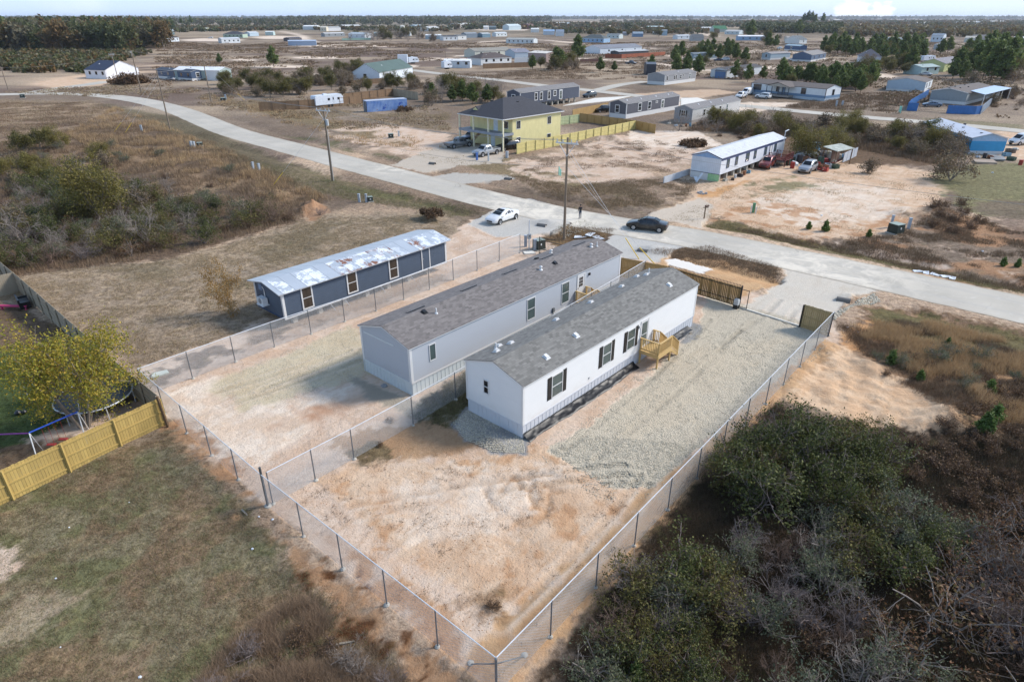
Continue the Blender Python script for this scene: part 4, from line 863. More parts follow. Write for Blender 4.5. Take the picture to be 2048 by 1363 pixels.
m = MB(); m.lathe([(0, .0), (.22, .0), (.24, .02)], 16, (-.52, h3.w - 1.5, 1.66), 'x'); m.build('fan_grille', plain('grey_box', (150, 152, 154)), b_)
m = MB(); m.bar((-.06, h3.w - 1.6, 1.95), (-.06, h3.w - 1.6, 2.5), .06); m.bar((-.06, h3.w - 1.6, 2.5), (-.06, h3.w - 1.35, 2.75), .06); m.build('conduit', WHITE, h3.o)
m = MB(); h3.fb(m, 'l', .75, 1.2, 2.35, 2.9, 0, .05); m.build('gable_vent', plain('grey_box', (120, 140, 168)), h3.o)
# ---- decks
YW = wood('fresh_pine', (214, 180, 120), var=.14)
def deck(name, label, hs, x0, x1, y0, z, steps=0, inner=True):
    """platform against the front of hs, stairs running on in +x"""
    root = empty(name, hs.o.matrix_basis @ Vector((x0, y0, 0)), hs.o.rotation_euler.z, label, 'deck'); W_ = x1 - x0; D = -y0 - .05
    n = int(D / .15)
    m = MB()
    for i in range(n): m.box(0, W_, i * D / n + .005, (i + 1) * D / n - .005, z - .04, z)
    m.build('platform', YW, root); m = MB(); m.box(0, W_, .0, .05, z - .24, z - .043); m.box(0, .05, .053, D, z - .24, z - .043); m.box(W_ - .05, W_, .053, D, z - .24, z - .043); m.build('frame', YW, root)
    for (x, y) in ((.05, .05), (W_ - .1, .05), (.05, D - .12), (W_ - .1, D - .12)): m = MB(); m.box(x, x + .1, y, y + .1, -.2, z + .92); m.build('leg', YW, root)
    def rail(a, b, za, zb, nb):
        m = MB(); m.bar((a[0], a[1], za + .92), (b[0], b[1], zb + .92), .13, .04); m.bar((a[0], a[1], za + .12), (b[0], b[1], zb + .12), .04, .09)
        for i in range(nb):
            t = (i + .5) / nb; x = a[0] + (b[0] - a[0]) * t; y = a[1] + (b[1] - a[1]) * t; zz = za + (zb - za) * t; m.box(x - .02, x + .02, y - .02, y + .02, zz + .1, zz + .91)
        m.build('railing', YW, root)
    rail((.05, .05), (W_ - .05, .05), z, z, 13); rail((.05, .05), (.05, D), z, z, 12)
    if inner: rail((W_ - .05, D - .5), (W_ - .05, D), z, z, 4)
    if steps:
        for i in range(steps):
            x = W_ + i * .28; zz = z - (i + 1) * z / (steps + 1); m = MB(); m.box(x, x + .29, .12, D - .55, zz - .04, zz); m.build('step', YW, root)
        e = W_ + steps * .28
        for y in (.08, D - .5):
            m = MB(); m.hexa([(W_, y, z - .3), (e, y, -.05), (e, y + .05, -.05), (W_, y + .05, z - .3)], [(W_, y, z - .02), (e, y, .2), (e, y + .05, .2), (W_, y + .05, z - .02)]); m.build('stringer', YW, root)
            rail((W_, y), (e, y), z, .15, 11); m = MB(); m.box(e - .05, e + .05, y - .03, y + .07, -.2, 1.08); m.build('leg', YW, root)
    return root
deck('wooden_deck', 'new pine entry deck with stairs and railings on the white home', h1, 12.45, 14.3, -1.62, 1.05, 4)
deck('wooden_deck', 'small pine deck at the side door of the light grey home', h2, 17.5, 19.0, -1.2, 1.05, 4)
# ---- crumpled black plastic along the white home
def crumple(name, label, hs, x0, x1, wid, seed, col_=(22, 24, 28)):
    rnd = np.random.RandomState(seed); n = int((x1 - x0) / .09); k = 9; V = []; Fq = []
    for i in range(n + 1):
        x = x0 + (x1 - x0) * i / n; ww = wid * (.75 + .5 * float(fbm(np.array([x]), np.array([seed * 1.0]), 1.3, 3, 3)[0]))
        for j in range(k + 1):
            t = j / k; hz_ = (.30 * (1 - t) ** 1.5 + .10 * float(fbm(np.array([x * 1.0]), np.array([t * 1.5 + seed]), .38, 5, 3)[0]) * (1 if 0 < j < k else .2)); V.append((x + rnd.uniform(-.02, .02), .05 - ww * t, hz_ - .03 * (j == k)))
    for i in range(n):
        for j in range(k): a = i * (k + 1) + j; Fq.append((a, a + k + 1, a + k + 2, a + 1))
    s = NT('black_sheeting'); s.done(rgb(*col_), .42, 0, None, .3)
    o = npmesh(name, V, [f[::-1] for f in Fq], s.m, k=4); o.location = hs.o.location; o.rotation_euler = hs.o.rotation_euler; return tag(o, label, 'plastic sheet')
crumple('plastic_sheet', 'crumpled black plastic sheet lying along the base of the white home', h1, .05, 11.9, .62, 1); crumple('plastic_sheet', 'shiny black plastic sheet beside the stairs of the white home', h1, 15.4, 19.8, .60, 2)
# ---- chain-link
P0 = (-23.85, 35.55); P1 = (-12.28, 24.98); P2 = (-.56, 14.97); P3 = (24.5, 44.4); 
px_posts = [(1400, 957), (1451, 892)]
left = line_posts([P0, (-17.75, 42.5), (-11.4, 49.1), (-5.5, 56.2), (.83, 63.9)], 3.1)
chain_fence('chain_link_fence', 'long galvanised chain-link fence around both fenced lots', [left, line_posts([P0, P1], 3.1), line_posts([P1, P2], 3.1), line_posts([P2, P3], 3.1)], 2.03)
chain_fence('chain_link_fence', 'chain-link fence dividing the sandy lot between the grey and the white home', [line_posts([(-12.1, 25.2), (-8.81, 28.9), (-5.97, 32.24), (-1.3, 38.1), (12.3, 55.9)], 3.0)[0:]], 2.0)
def post_thing(name, label, x, y, r, h, mat, braces=()):
    root = empty(name, (x, y, 0), 0, label, 'post'); m = MB(); m.tube((0, 0, -.3), (0, 0, h), r, n=10); m.lathe([(r * 1.15, h), (r * .7, h + .04), (0, h + .05)], 10); m.build('post', mat, root)
    m = MB(); m.lathe([(.2, -.1), (.18, .06), (.1, .1), (0, .11)], 10); m.build('footing', CONC, root)
    for (dx, dy) in braces:
        m = MB(); m.tube((0, 0, h - .25), (dx, dy, -.05), .028, n=8); m.build('brace', mat, root); m = MB(); m.lathe([(.14, -.1), (.13, .03), (.07, .06), (0, .07)], 9, (dx, dy, 0)); m.build('footing', CONC, root)
    return root
post_thing('fence_post', 'tall thick steel post where the dividing fence meets the outer fence', P1[0] - .02, P1[1] + .06, .06, 2.42, plain('dark_steel', (98, 102, 104), .4, metal=.5))
ap = post_thing('fence_post', 'corner post with two slanting braces at the point of the fence', P2[0], P2[1] - .08, .05, 2.08, DKGALV, [(G(940, 1350).x - P2[0], G(940, 1350).y - P2[1] + .6), (G(1050, 1338).x - P2[0], G(1050, 1338).y - P2[1] + .7)])
# ---- wooden fences
YEL = wood('new_yellow_pine', (196, 166, 96), var=.26); GREYW = wood('grey_boards', (172, 158, 136), var=.15); TANW = wood('tan_boards', (186, 152, 96), var=.16); REDW = wood('red_brown_boards', (140, 88, 58), var=.15)
BRNW = wood('brown_boards', (140, 112, 84), var=.2)
wood_fence('wooden_fence', 'yellow pine fence with posts on the near side, left edge of the photo', [(-31.5, 16.9), (-25.52, 25.56), (-20.95, 32.35)], 1.85, YEL, railside=-1, postw=.10)
wood_fence('wooden_fence', 'grey weathered privacy fence behind the trampoline', [(-21.2, 32.65), (-24.9, 35.85), (-42.3, 51.6), (-52, 60.2)], 1.85, GREYW, railside=1)
wood_fence('wooden_fence', 'short grey fence across the far end of the trampoline yard', [(-52, 45.0), (-44.2, 53.3)], 1.85, GREYW, railside=1)
m = MB(); m.box(-.06, .06, -.06, .06, -.3, 2.1); tag(m.build('timber_post', wood('old_timber', (110, 86, 62)), loc=(-20.75, 32.1, 0)), 'dark leaning timber post at the corner of the yellow fence', 'post').rotation_euler = (.0, -.06, 0)
# ---- sliding gate
def iron_gate(name, label, a, b, h, board=None, bars=.13, spear=True, boards_h=None, cat='gate'):
    a = Vector((a[0], a[1], 0)); b = Vector((b[0], b[1], 0)); d = b - a; L = d.length; root = empty(name, a, math.atan2(d.y, d.x), label, cat); IR = plain('black_iron', (26, 24, 24), .4)
    m = MB()
    for z in (.12, .55, h - .25): m.bar((0, 0, z), (L, 0, z), .05, .05)
    m.bar((0, 0, 0), (0, 0, h), .06); m.bar((L, 0, 0), (L, 0, h), .06); m.build('gate_frame', IR, root)
    m = MB(); n = int(L / bars)
    for i in range(n + 1):
        x = i * L / n; m.bar((x, 0, .1), (x, 0, h), .022)
        if spear: m.hexa([(x - .03, -.03, h), (x + .03, -.03, h), (x + .03, .03, h), (x - .03, .03, h)], [(x - .004, -.004, h + .14), (x + .004, -.004, h + .14), (x + .004, .004, h + .14), (x - .004, .004, h + .14)])
    m.build('bars', IR, root)
    if board:
        m = MB(); n = int(L / .15)
        for i in range(n): m.box(i * L / n + .012, (i + 1) * L / n - .012, .045, .07, .12, h - .12)
        m.build('boards', board, root)
    return root, IR
gate, IR = iron_gate('sliding_gate', 'black iron sliding gate backed with tan boards and topped with spikes', (14.2, 54.7), (19.2, 49.75), 1.95, TANW)
m = MB(); m.box(4.9, 7.05, -.0, .05, .06, .12)
m = MB(); m.bar((7.1, 0, 0), (7.1, 0, 2.0), .09); m.bar((7.75, 0, .0), (7.75, 0, 1.75), .05); m.bar((7.1, 0, .15), (7.75, 0, .15), .04); m.bar((7.1, 0, 1.7), (7.75, 0, 1.7), .04); m.build('guide_post', IR, gate)
d_ = Vector((22.9 - 19.3, 46.05 - 49.7, 0)); rt = MB(); rt.bar((19.35, 49.65, .07), (22.9, 46.05, .07), .12, .08); tag(rt.build('gate_track', PALLETC), 'pale ground track of the sliding gate across the gravel driveway', 'track')
go = empty('gate_motor', (18.95, 49.62, 0), R(-45), 'grey and black gate motor box beside the gate post', 'motor'); m = MB(); m.box(-.2, .2, -.18, .18, -.1, .35); m.build('base', BLACK, go); m = MB(); m.box(-.19, .19, -.17, .17, .35, .8); m.box(-.15, .15, -.13, .13, .8, .86); m.build('cover', plain('grey_box', (190, 192, 192)), go)
wood_fence('wooden_gate_panel', 'short board panel with black end post between driveway and chain-link fence', [(22.9, 46.0), (24.45, 44.35)], 1.95, wood('brown_green_boards', (168, 148, 104)), railside=-1, post=2.3, cat='gate panel', postm=BLACK)
wood_fence('wooden_fence', 'tan board fence behind the far end of the grey and the white home', [(10.25, 57.1), (14.1, 54.8)], 1.88, TANW, railside=-1, postw=.1)
iron_gate('iron_fence', 'black iron fence panel with spikes near the utility pole', (2.83, 63.6), (7.6, 60.1), 1.75, None, .16, cat='fence')
# ---- trampoline, toys
tr = empty('trampoline', (-26.2, 34.25, 0), 0, 'round black trampoline under the yellow-leaved tree', 'trampoline'); Rr = 2.15
m = MB(); m.lathe([(Rr + .04, .86), (Rr + .06, .90), (Rr, .94), (Rr - .04, .9), (Rr + .04, .86)], 40); m.build('rim', GALV, tr, smooth=True)
m = MB(); m.lathe([(0, .86), (Rr - .38, .875)], 40); m.build('mat', plain('black_mat', (24, 26, 32), .5), tr)
m = MB(); m.lathe([(Rr - .36, .89), (Rr - .03, .91)], 40); m.build('spring_cover', plain('worn_cover', (44, 44, 48), .6, .5, 5), tr)
for i in range(6):
    t = i * math.pi / 3 + .3; m = MB(); x, y = math.cos(t), math.sin(t); m.tube((x * Rr, y * Rr, .9), (x * Rr, y * Rr, 0), .03); m.build('leg', GALV, tr)
for t, hh in ((.6, 2.3), (2.6, 2.0), (4.9, 1.9)): m = MB(); m.tube((math.cos(t) * Rr, math.sin(t) * Rr, .9), (math.cos(t) * Rr + .3, math.sin(t) * Rr - .2, hh), .022); m.build('net_pole', GALV, tr)
a_ = G(-20, 868, 1.75); b_ = G(58, 865, 1.75); c_ = G(155, 823, 1.75)
sw = empty('swing_set', (b_.x, b_.y, 0), 0, 'blue and purple swing frame with white legs behind the yellow fence', 'swing set'); BLU = plain('blue_paint', (40, 84, 190), .35); PUR = plain('purple_paint', (110, 40, 120), .35)
m = MB(); m.tube((0, 0, 1.75), c_ - b_ + Vector((0, 0, 1.75 - 0)) * 1 - Vector((0, 0, 0)) if False else (c_.x - b_.x, c_.y - b_.y, 1.75), .045, n=8); m.build('top_bar', BLU, sw)
m = MB(); m.tube((0, 0, 1.72), (a_.x - b_.x, a_.y - b_.y, 1.72), .045, n=8); m.build('cross_bar', PUR, sw)
for q in ((0, 0), (c_.x - b_.x, c_.y - b_.y)):
    for dx, dy in ((.45, -.7), (-.35, .8)): m = MB(); m.tube((q[0], q[1], 1.75), (q[0] + dx, q[1] + dy, 0), .03); m.build('leg', WHITE, sw)
for t in (.3, .55): 
    x, y = (c_.x - b_.x) * t, (c_.y - b_.y) * t; m = MB(); m.tube((x - .2, y, 1.72), (x - .2, y, .55), .01, n=4); m.tube((x + .2, y, 1.72), (x + .2, y, .55), .01, n=4); m.box(x - .24, x + .24, y - .1, y + .1, .5, .54); m.build('swing', plain('red_plastic', (190, 60, 50)), sw)
p_ = G(92, 802); ct = empty('climbing_frame', (p_.x, p_.y, 0), .3, 'black and white striped tube frame on the green lawn', 'climbing frame')
for x0, x1, y0, y1 in ((-.9, -.8, 0, 0), (-.6, .5, .2, -.1)):
    for i in range(7): m = MB(); m.cur = 0; t0 = i / 7; t1 = (i + 1) / 7; m.tube((x0 + (x1 - x0) * t0, y0 + (y1 - y0) * t0, 1.5 * (1 - t0)), (x0 + (x1 - x0) * t1, y0 + (y1 - y0) * t1, 1.5 * (1 - t1)), .035); m.build('tube', WHITE if i % 2 else BLACK, ct)
p_ = G(37, 828); m = MB(); m.lathe([(0, 0), (.18, .06), (.2, .15), (.1, .26), (0, .28)], 10); m.lathe([(0, 0), (.15, .06), (.16, .13), (.08, .22), (0, .24)], 10, (.3, .12, 0)); tag(m.build('toy', BLACK, loc=(p_.x, p_.y, 0)), 'small black toy lying on the green lawn', 'toy')
p_ = G(50, 612); sf = empty('patio_sofa', (p_.x, p_.y, 0), 2.3, 'black garden sofa with pink cushion against the grey fence', 'sofa'); m = MB(); m.box(-.9, .9, -.4, .4, .1, .45); m.box(-.9, .9, .3, .42, .45, .9); m.box(-.95, -.8, -.4, .3, .45, .65); m.box(.8, .95, -.4, .3, .45, .65); m.build('frame', BLACK, sf)
for x in (-.4, .4): m = MB(); m.box(x - .36, x + .36, -.38, .28, .453, .55); m.build('cushion', BLACK, sf)
p_ = G(30, 618); m = MB(); m.box(-1.2, 1.1, -.12, .12, .25, .37); m.box(-1.1, -1.0, -.08, .08, -.1, .25); m.box(.9, 1.0, -.08, .08, -.1, .25); tag(m.build('beam', plain('pink_plastic', (196, 60, 110))), 'long pink play beam beside the black sofa', 'beam').location = (p_.x, p_.y, 0)
# ---- person
def person(x, y, rz):
    root = empty('person', (x, y, .05), rz, 'standing man in black top and blue jeans at the edge of the road', 'person')
    J = {'pel': (0, 0, .95), 'sp': (0, .01, 1.15), 'ch': (0, .0, 1.36), 'nk': (0, 0, 1.50), 'hd': (0, -.01, 1.60), 'ht': (0, -.01, 1.73),
         'hL': (.09, 0, .90), 'kL': (.11, -.02, .49), 'aL': (.11, .02, .08), 'tL': (.12, -.15, .03), 'hR': (-.09, 0, .90), 'kR': (-.10, -.03, .49), 'aR': (-.10, .02, .08), 'tR': (-.12, -.15, .03),
         'sL': (.19, 0, 1.42), 'eL': (.27, .03, 1.14), 'wL': (.25, -.08, .92), 'fL': (.25, -.12, .83), 'sR': (-.19, 0, 1.42), 'eR': (-.25, -.08, 1.18), 'wR': (-.10, -.22, 1.40), 'fR': (-.06, -.20, 1.50)}
    E_ = [('pel', 'sp'), ('sp', 'ch'), ('ch', 'nk'), ('nk', 'hd'), ('hd', 'ht'), ('pel', 'hL'), ('hL', 'kL'), ('kL', 'aL'), ('aL', 'tL'), ('pel', 'hR'), ('hR', 'kR'), ('kR', 'aR'), ('aR', 'tR'), ('ch', 'sL'), ('sL', 'eL'), ('eL', 'wL'), ('wL', 'fL'), ('ch', 'sR'), ('sR', 'eR'), ('eR', 'wR'), ('wR', 'fR')]
    rad = dict(pel=(.155, .115), sp=(.14, .10), ch=(.165, .115), nk=(.055, .055), hd=(.085, .10), ht=(.07, .08), hL=(.095, .095), kL=(.062, .062), aL=(.045, .05), tL=(.045, .03), sL=(.065, .065), eL=(.046, .046), wL=(.034, .03), fL=(.035, .02))
    for k in list(rad):
        if k.endswith('L'): rad[k[:-1] + 'R'] = rad[k]
    names = list(J); me = bpy.data.meshes.new('body'); me.from_pydata([J[n] for n in names], [(names.index(a), names.index(b)) for a, b in E_], [])
    o = bpy.data.objects.new('body', me); COL.objects.link(o); sk = o.modifiers.new('s', 'SKIN'); o.modifiers.new('u', 'SUBSURF').levels = 2
    for i, n in enumerate(names): me.skin_vertices[0].data[i].radius = rad[n]; me.skin_vertices[0].data[i].use_root = (n == 'pel')
    dg = C.evaluated_depsgraph_get(); dg.update(); ev = bpy.data.meshes.new_from_object(o.evaluated_get(dg)); bpy.data.objects.remove(o)
    for m_ in (plain('skin', (176, 128, 100), .5), plain('black_shirt', (30, 30, 34), .8), plain('blue_jeans', (44, 60, 88), .85), plain('dark_shoe', (24, 22, 22), .6)): ev.materials.append(m_)
    for p in ev.polygons:
        z = p.center.z; ax_ = abs(p.center.x)
        p.material_index = 3 if z < .10 else (2 if z < .96 and not (ax_ > .19 and z > .7) else (1 if z < 1.49 and not (z < .93 or (p.center.y < -.17)) else 0)); p.use_smooth = True
    b = bpy.data.objects.new('body', ev); COL.objects.link(b); b.parent = root
    m = MB(); m.lathe([(.0, 1.775), (.06, 1.765), (.095, 1.72), (.105, 1.66), (.098, 1.60)], 12, (0, .015, 0)); m.build('hair', plain('dark_hair', (22, 18, 16), .7), root, smooth=True)
p_ = G(1160, 438); person(p_.x, p_.y, R(200))
# ---- vehicles near
WPT = carpaint('white_car_paint', (244, 244, 244), .0); BPT = carpaint('black_car_paint', (12, 12, 14), .2); SPT = carpaint('silver_paint', (186, 188, 190), .4); GPT = carpaint('grey_paint', (120, 124, 128), .4); BLP = carpaint('blue_car_paint', (30, 44, 86), .3); RPT = carpaint('red_car_paint', (126, 34, 30), .3)
car('sedan', 'parked_car', 'white sedan with dark windshield parked on the gravel apron', (1026, 434), (982, 449), WPT)
car('sedan', 'parked_car', 'black sedan stopped at the driveway mouth by the road', (1325, 462), (1263, 455), BPT)
car('pickup', 'pickup_truck', 'dark silver pickup with open bed towards the road, left of the yellow house porch', (896, 297), (939, 291), GPT, 'pickup', L=5.6)
car('pickup', 'pickup_truck', 'silver pickup with its hood towards the road in front of the yellow house', (993, 306), (952, 314), SPT, 'pickup', L=5.6)
car('pickup', 'pickup_truck', 'dark blue pickup parked half under the yellow house porch', (963, 279), (928, 284), BLP, 'pickup', L=5.5)
car('suv', 'parked_car', 'dark sedan hidden behind the right porch post of the yellow house', (1028, 298), (1004, 301), BPT)
car('suv', 'suv', 'dark red SUV parked beside the white single-wide with metal roof', (1545, 327), (1521, 342), RPT, 'suv'); car('suv', 'suv', 'silver SUV parked by the junk pile', (1628, 336), (1600, 350), SPT, 'suv')
# ================================================================ HOMES ACROSS THE ROAD
def z4(x, y): return (1360 + x / 5.69, 250 + y / 5.69)
t1 = House('mobile_home', 'white single-wide with blue roof edge, white ribbed metal roof and pale green end skirting', (1437, 364), (1572, 273, 3.7), 4.75, 3.35, .72, ribmetal('white_ribbed_wall', (236, 240, 246), .3, .5, 'sum'), None or ribmetal('white_ribbed_roof', (232, 230, 228), .42, .4, 'y', rust=.35), base=1.05, over=.1, ge=.1, trim=plain('navy_edge', (58, 72, 112), .5), roofname='metal_roof', trimw=.12)
t1.band('f', 0, t1.L, 3.05, 3.33, plain('navy_edge', (58, 72, 112), .5), 'blue_band'); piers(t1, 1.05)
for u, w_ in ((1.95, .75), (4.85, .75), (8.6, 1.1), (11.6, .75), (15.6, .85)): t1.win('f', u, u + w_, 1.78, 3.0, .07, GLG)
t1.win('f', 19.6, 20.4, 1.8, 3.0, .05, GLG); t1.door('f', 17.7, 18.6, 1.15, 3.0, WHITE)
m = MB(); t1.fb(m, 'l', .02, 2.9, -.2, 1.04, -.04, .0); m.build('end_skirting', WHITE, t1.o); m = MB(); t1.fb(m, 'l', 2.91, 4.7, -.2, 1.04, -.04, .0); m.build('end_skirting', plain('mint_panel', (170, 214, 158), .5), t1.o)
t1.band('l', 0, t1.w, 1.03, 1.12, plain('grey_box', (120, 124, 130)), 'base_trim'); m = MB(); m.prism([(.15, 3.3), (4.6, 3.3), (2.375, 4.0)], -.03, .0); m.build('gable_panel', plain('pale_blue_panel', (150, 180, 216), .5), t1.o)
m = MB(); m.tube((19.3, -1.5, 0), (19.3, -1.5, 5.2), .06); m.bar((19.2, -1.5, 5.25), (20.6, -1.5, 5.35), .16, .1); tag(m.build('lamp_post', GALV, loc=t1.o.location), 'grey yard lamp post beside the white single-wide', 'lamp post').rotation_euler = t1.o.rotation_euler
dk = empty('porch_deck', t1.o.matrix_basis @ Vector((17.0, -.2, 0)), t1.o.rotation_euler.z, 'dark red wooden porch with railings on the white single-wide', 'porch'); DR = wood('dark_red_wood', (104, 44, 38))
m = MB(); m.box(0, 3.4, -3.0, 0, 1.0, 1.08); m.build('platform', DR, dk)
for x, y in ((.1, -2.9), (3.3, -2.9), (.1, -.15), (3.3, -.15), (1.7, -2.9)): m = MB(); m.box(x - .06, x + .06, y - .06, y + .06, -.1, 2.05); m.build('leg', DR, dk)
for a, b in (((.1, -2.9), (3.3, -2.9)), ((.1, -2.9), (.1, -.2)), ((3.3, -2.9), (3.3, -.2))):
    m = MB(); m.bar((a[0], a[1], 2.0), (b[0], b[1], 2.0), .1, .05); m.bar((a[0], a[1], 1.3), (b[0], b[1], 1.3), .05, .08)
    for i in range(12): x = a[0] + (b[0] - a[0]) * i / 12; y = a[1] + (b[1] - a[1]) * i / 12; m.box(x - .03, x + .03, y - .03, y + .03, 1.1, 2.0)
    m.build('railing', DR, dk)
GSD = siding('graphite_siding', (98, 98, 106), gap=.4, axis='x'); DSD = siding('charcoal_siding', (76, 82, 98), gap=.4, axis='x'); LSD = siding('ash_siding', (160, 160, 162), gap=.4, axis='x'); PGS = siding('pale_grey_siding', (212, 210, 206), gap=.2)
t2 = House('mobile_home', 'graphite grey single-wide with white trim and white skirting right of the yellow house', (1251.4, 238), (1359.5, 191.5, 3.39), 4.9, 3.39, .75, GSD, ROOFK, skirt=1.05)
t2.corners(.14, 1.05)
for u in (5.2, 9.6): t2.win('f', u, u + 1.25, 1.45, 3.05, .18, GLS)
t2.win('f', 13.1, 14.0, 2.6, 2.95, .1, GLS); t2.door('f', 15.9, 17.1, 1.1, 3.0, fw=.18, lite='full'); t2.win('l', 1.8, 2.8, 1.35, 2.9, .16, GLS)
for p in ((2.2, 1.5), (8, 1.2), (15, 1.3), (21, 1.2), (3.6, 3.4)): t2.vent(*p)
t2.vent(23.5, 1.4, 'pipe')
t3 = House('mobile_home', 'pale grey single-wide with grey gable end and black shutters, in front of the graphite home', (1382.5, 247.5), (1481.6, 200, 3.08), 4.6, 3.1, .8, PGS, ROOFK, skirt=.7, skirtm=plain('grey_skirt', (168, 162, 158)))
m = MB(); m.prism([(.06, .72), (4.54, .72), (4.54, 3.05), (2.3, 3.82), (.06, 3.05)], -.03, .0); m.build('gable_cladding', LSD, t3.o); t3.win('l', 1.8, 2.8, 1.5, 2.7, .1, GLS, shut=.35, mull=1)
for u in (5.4, 10.6, 13.8): t3.win('f', u, u + .9, 1.3, 2.6, .08, GLD)
t3.door('f', 17.6, 18.5, .9, 2.8, lite='full'); [t3.vent(*p) for p in ((5, 1.3), (11, 1.2), (17, 1.1), (14, 3.2))]
t4 = House('mobile_home', 'medium grey double-wide with white skirting in front of a black shed', (1328.4, 170.6), (1392.5, 144, 3.28), 7.2, 3.3, .85, LSD, ROOFK, skirt=1.1)
t4.corners(.14, 1.1)
for u in (1.2, 6.2, 7.4, 10.6): t4.win('f', u, u + .95, 1.6, 2.9, .14, GLS)
t4.win('f', 12.6, 13.5, 2.4, 2.9, .12, GLS); t4.door('f', 17.3, 18.3, 1.15, 3.0, fw=.15, lite='full'); t4.vent(8.5, 5.2, 'box', BLACK); t4.vent(12, 1.8)
b1 = House('shed', 'tall black shed behind the medium grey double-wide', (1292, 150), (1311, 150), 6, 4.1, .7, plain('black_metal_wall', (52, 56, 66), .5), plain('black_metal_roof', (92, 96, 104), .5), trim=BLACK, cat='shed')
t5 = House('mobile_home', 'charcoal single-wide raised on piers behind the yellow house', (1040.5, 186.4, 4.2), (1159, 172.3, 4.2), 4.7, 4.2, .75, DSD, ROOFK, base=1.25); piers(t5, 1.25, 2.6); t5.corners(.1, 1.25)
for u, w_, z_ in ((5.95, .95, 2.05), (8.1, 1.0, 1.95), (11.5, .95, 1.85), (14.0, 1.0, 2.55)): t5.win('f', u, u + w_, z_, 3.75, .18, GLS)
t5.door('f', 16.6, 17.7, 1.4, 3.7, fw=.18, lite='full'); t5.win('l', 1.8, 2.8, 2.0, 3.6, .16, GLS)
# the porch house
BWS = siding('white_board_wall', (236, 240, 242), gap=.2); SBL = plain('steel_blue_band', (116, 146, 176), .5)
t6 = House('house', 'long white and steel-blue house with a gabled front porch and brown roof', (1500, 188), (1648, 202.6), 8.4, 3.3, .95, BWS, ROOFB, skirt=.75, skirtm=plain('pale_blue_skirt', (186, 200, 212)), trim=plain('brown_trim', (70, 62, 60), .5), cat='house', L=25)
t6.corners(.12, .75)
for a in (('f', 0, t6.L), ('r', 0, t6.w), ('l', 0, t6.w)): t6.band(a[0], a[1], a[2], .75, 1.45, SBL, 'blue_band', .02)
for u, w_ in ((1.0, 2.6), (17.3, 1.4)): t6.win('f', u, u + w_, 1.5, 3.0, .1, GLS, mull=1)
t6.win('f', 9.0, 9.9, 1.5, 2.9, .08, GLS); t6.door('f', 11, 11.95, .95, 2.95, SBL); t6.win('r', 3.6, 4.6, 1.5, 2.9, .12, GLS)
m = MB(); pw0, pw1, pd = 7.3, 14.9, 2.9; m.box(pw0, pw1, -pd, -.03, .3, .85); m.build('porch_floor', plain('grey_boards_floor', (158, 150, 142)), t6.o)
for x in (pw0 + .1, 9.2, 11.4, 12.9, pw1 - .1): m = MB(); m.box(x - .08, x + .08, -pd + .02, -pd + .18, .85, 3.1); m.build('porch_post', plain('slate_post', (72, 84, 98)), t6.o)
m = MB(); m.bar((pw0, -pd + .1, 1.75), (9.2, -pd + .1, 1.75), .07); m.bar((11.4, -pd + .1, 1.75), (pw1, -pd + .1, 1.75), .07)
for i in range(34): x = 11.4 + (pw1 - 11.4) * i / 34; m.box(x - .02, x + .02, -pd + .08, -pd + .12, .85, 1.75)
m.build('railing', plain('slate_post', (72, 84, 98)), t6.o)
m = MB(); c_ = (pw0 + pw1) / 2
def gab(m, z0, x0, x1, y0, y1, h, th):
    c = (x0 + x1) / 2; m.hexa([(x0, y0, z0), (c, y0, z0 + h), (c, y1, z0 + h), (x0, y1, z0)], [(x0, y0, z0 + th), (c, y0, z0 + h + th), (c, y1, z0 + h + th), (x0, y1, z0 + th)]); m.hexa([(c, y0, z0 + h), (x1, y0, z0), (x1, y1, z0), (c, y1, z0 + h)], [(c, y0, z0 + h + th), (x1, y0, z0 + th), (x1, y1, z0 + th), (c, y1, z0 + h + th)])
gab(m, 3.18, pw0 - .3, pw1 + .3, -pd - .2, 3.6, 1.12, .12); m.build('porch_roof', ROOFB, t6.o)
m = MB(); m.face([(pw0, -pd + .05, 3.18), (pw1, -pd + .05, 3.18), (c_, -pd + .05, 4.2)]); m.face([(c_, -pd, 4.2), (pw1, -pd, 3.18), (pw0, -pd, 3.18)][::-1]); m.build('porch_gable', plain('tan_gable', (178, 170, 158)), t6.o)
# yellow two-storey house
hh = 5.42
Ym = siding('butter_yellow_siding', (238, 226, 166), gap=.2); GRW = plain('grey_deck_paint', (150, 156, 166), .6)
aB = G(1006, 241, 5.5); aC = G(1129, 223, 5.5)
y1 = House('house', 'two-storey butter yellow house with black hip roof and white-columned porch', (1030 - 0, 0, 0) if False else (1006, 241, 5.5), (1129, 223, 5.5), 12.3, 5.5, 2.75, Ym, ROOFD, hip=True, over=.0, cat='house', L=17.0)
for ch in list(KIDS[y1.o.name]):
    if ch.name.startswith('wall'): ch.data.clear_geometry(); mm = MB(); mm.box(2.9, 16.5, .45, 8.9, 0, 5.5); mm.box(2.9, 7.5, 8.903, 11.9, 0, 5.5); mm.box(7.503, 16.497, 8.903, 11.85, 0, 5.5); ch.data.from_pydata(mm.v, [], mm.f)
Y0 = .45
def ywin(u, z0, z1, w_=.95): m = MB(); m.box(u - .08, u + w_ + .08, Y0 - .05, Y0 + .02, z0 - .08, z1 + .08); q = m.build('window', WHITE, y1.o); m = MB(); m.box(u, u + w_ / 2 - .02, Y0 - .062, Y0, z0, z1); m.box(u + w_ / 2 + .02, u + w_, Y0 - .062, Y0, z0, z1); m.build('pane', GLS, q)
for a in ((4.0, 3.6, 4.9), (12.6, 3.6, 4.9), (4.0, .8, 2.0), (12.6, .9, 1.7)): ywin(*a)
X0 = 2.9; WXT = 12.3
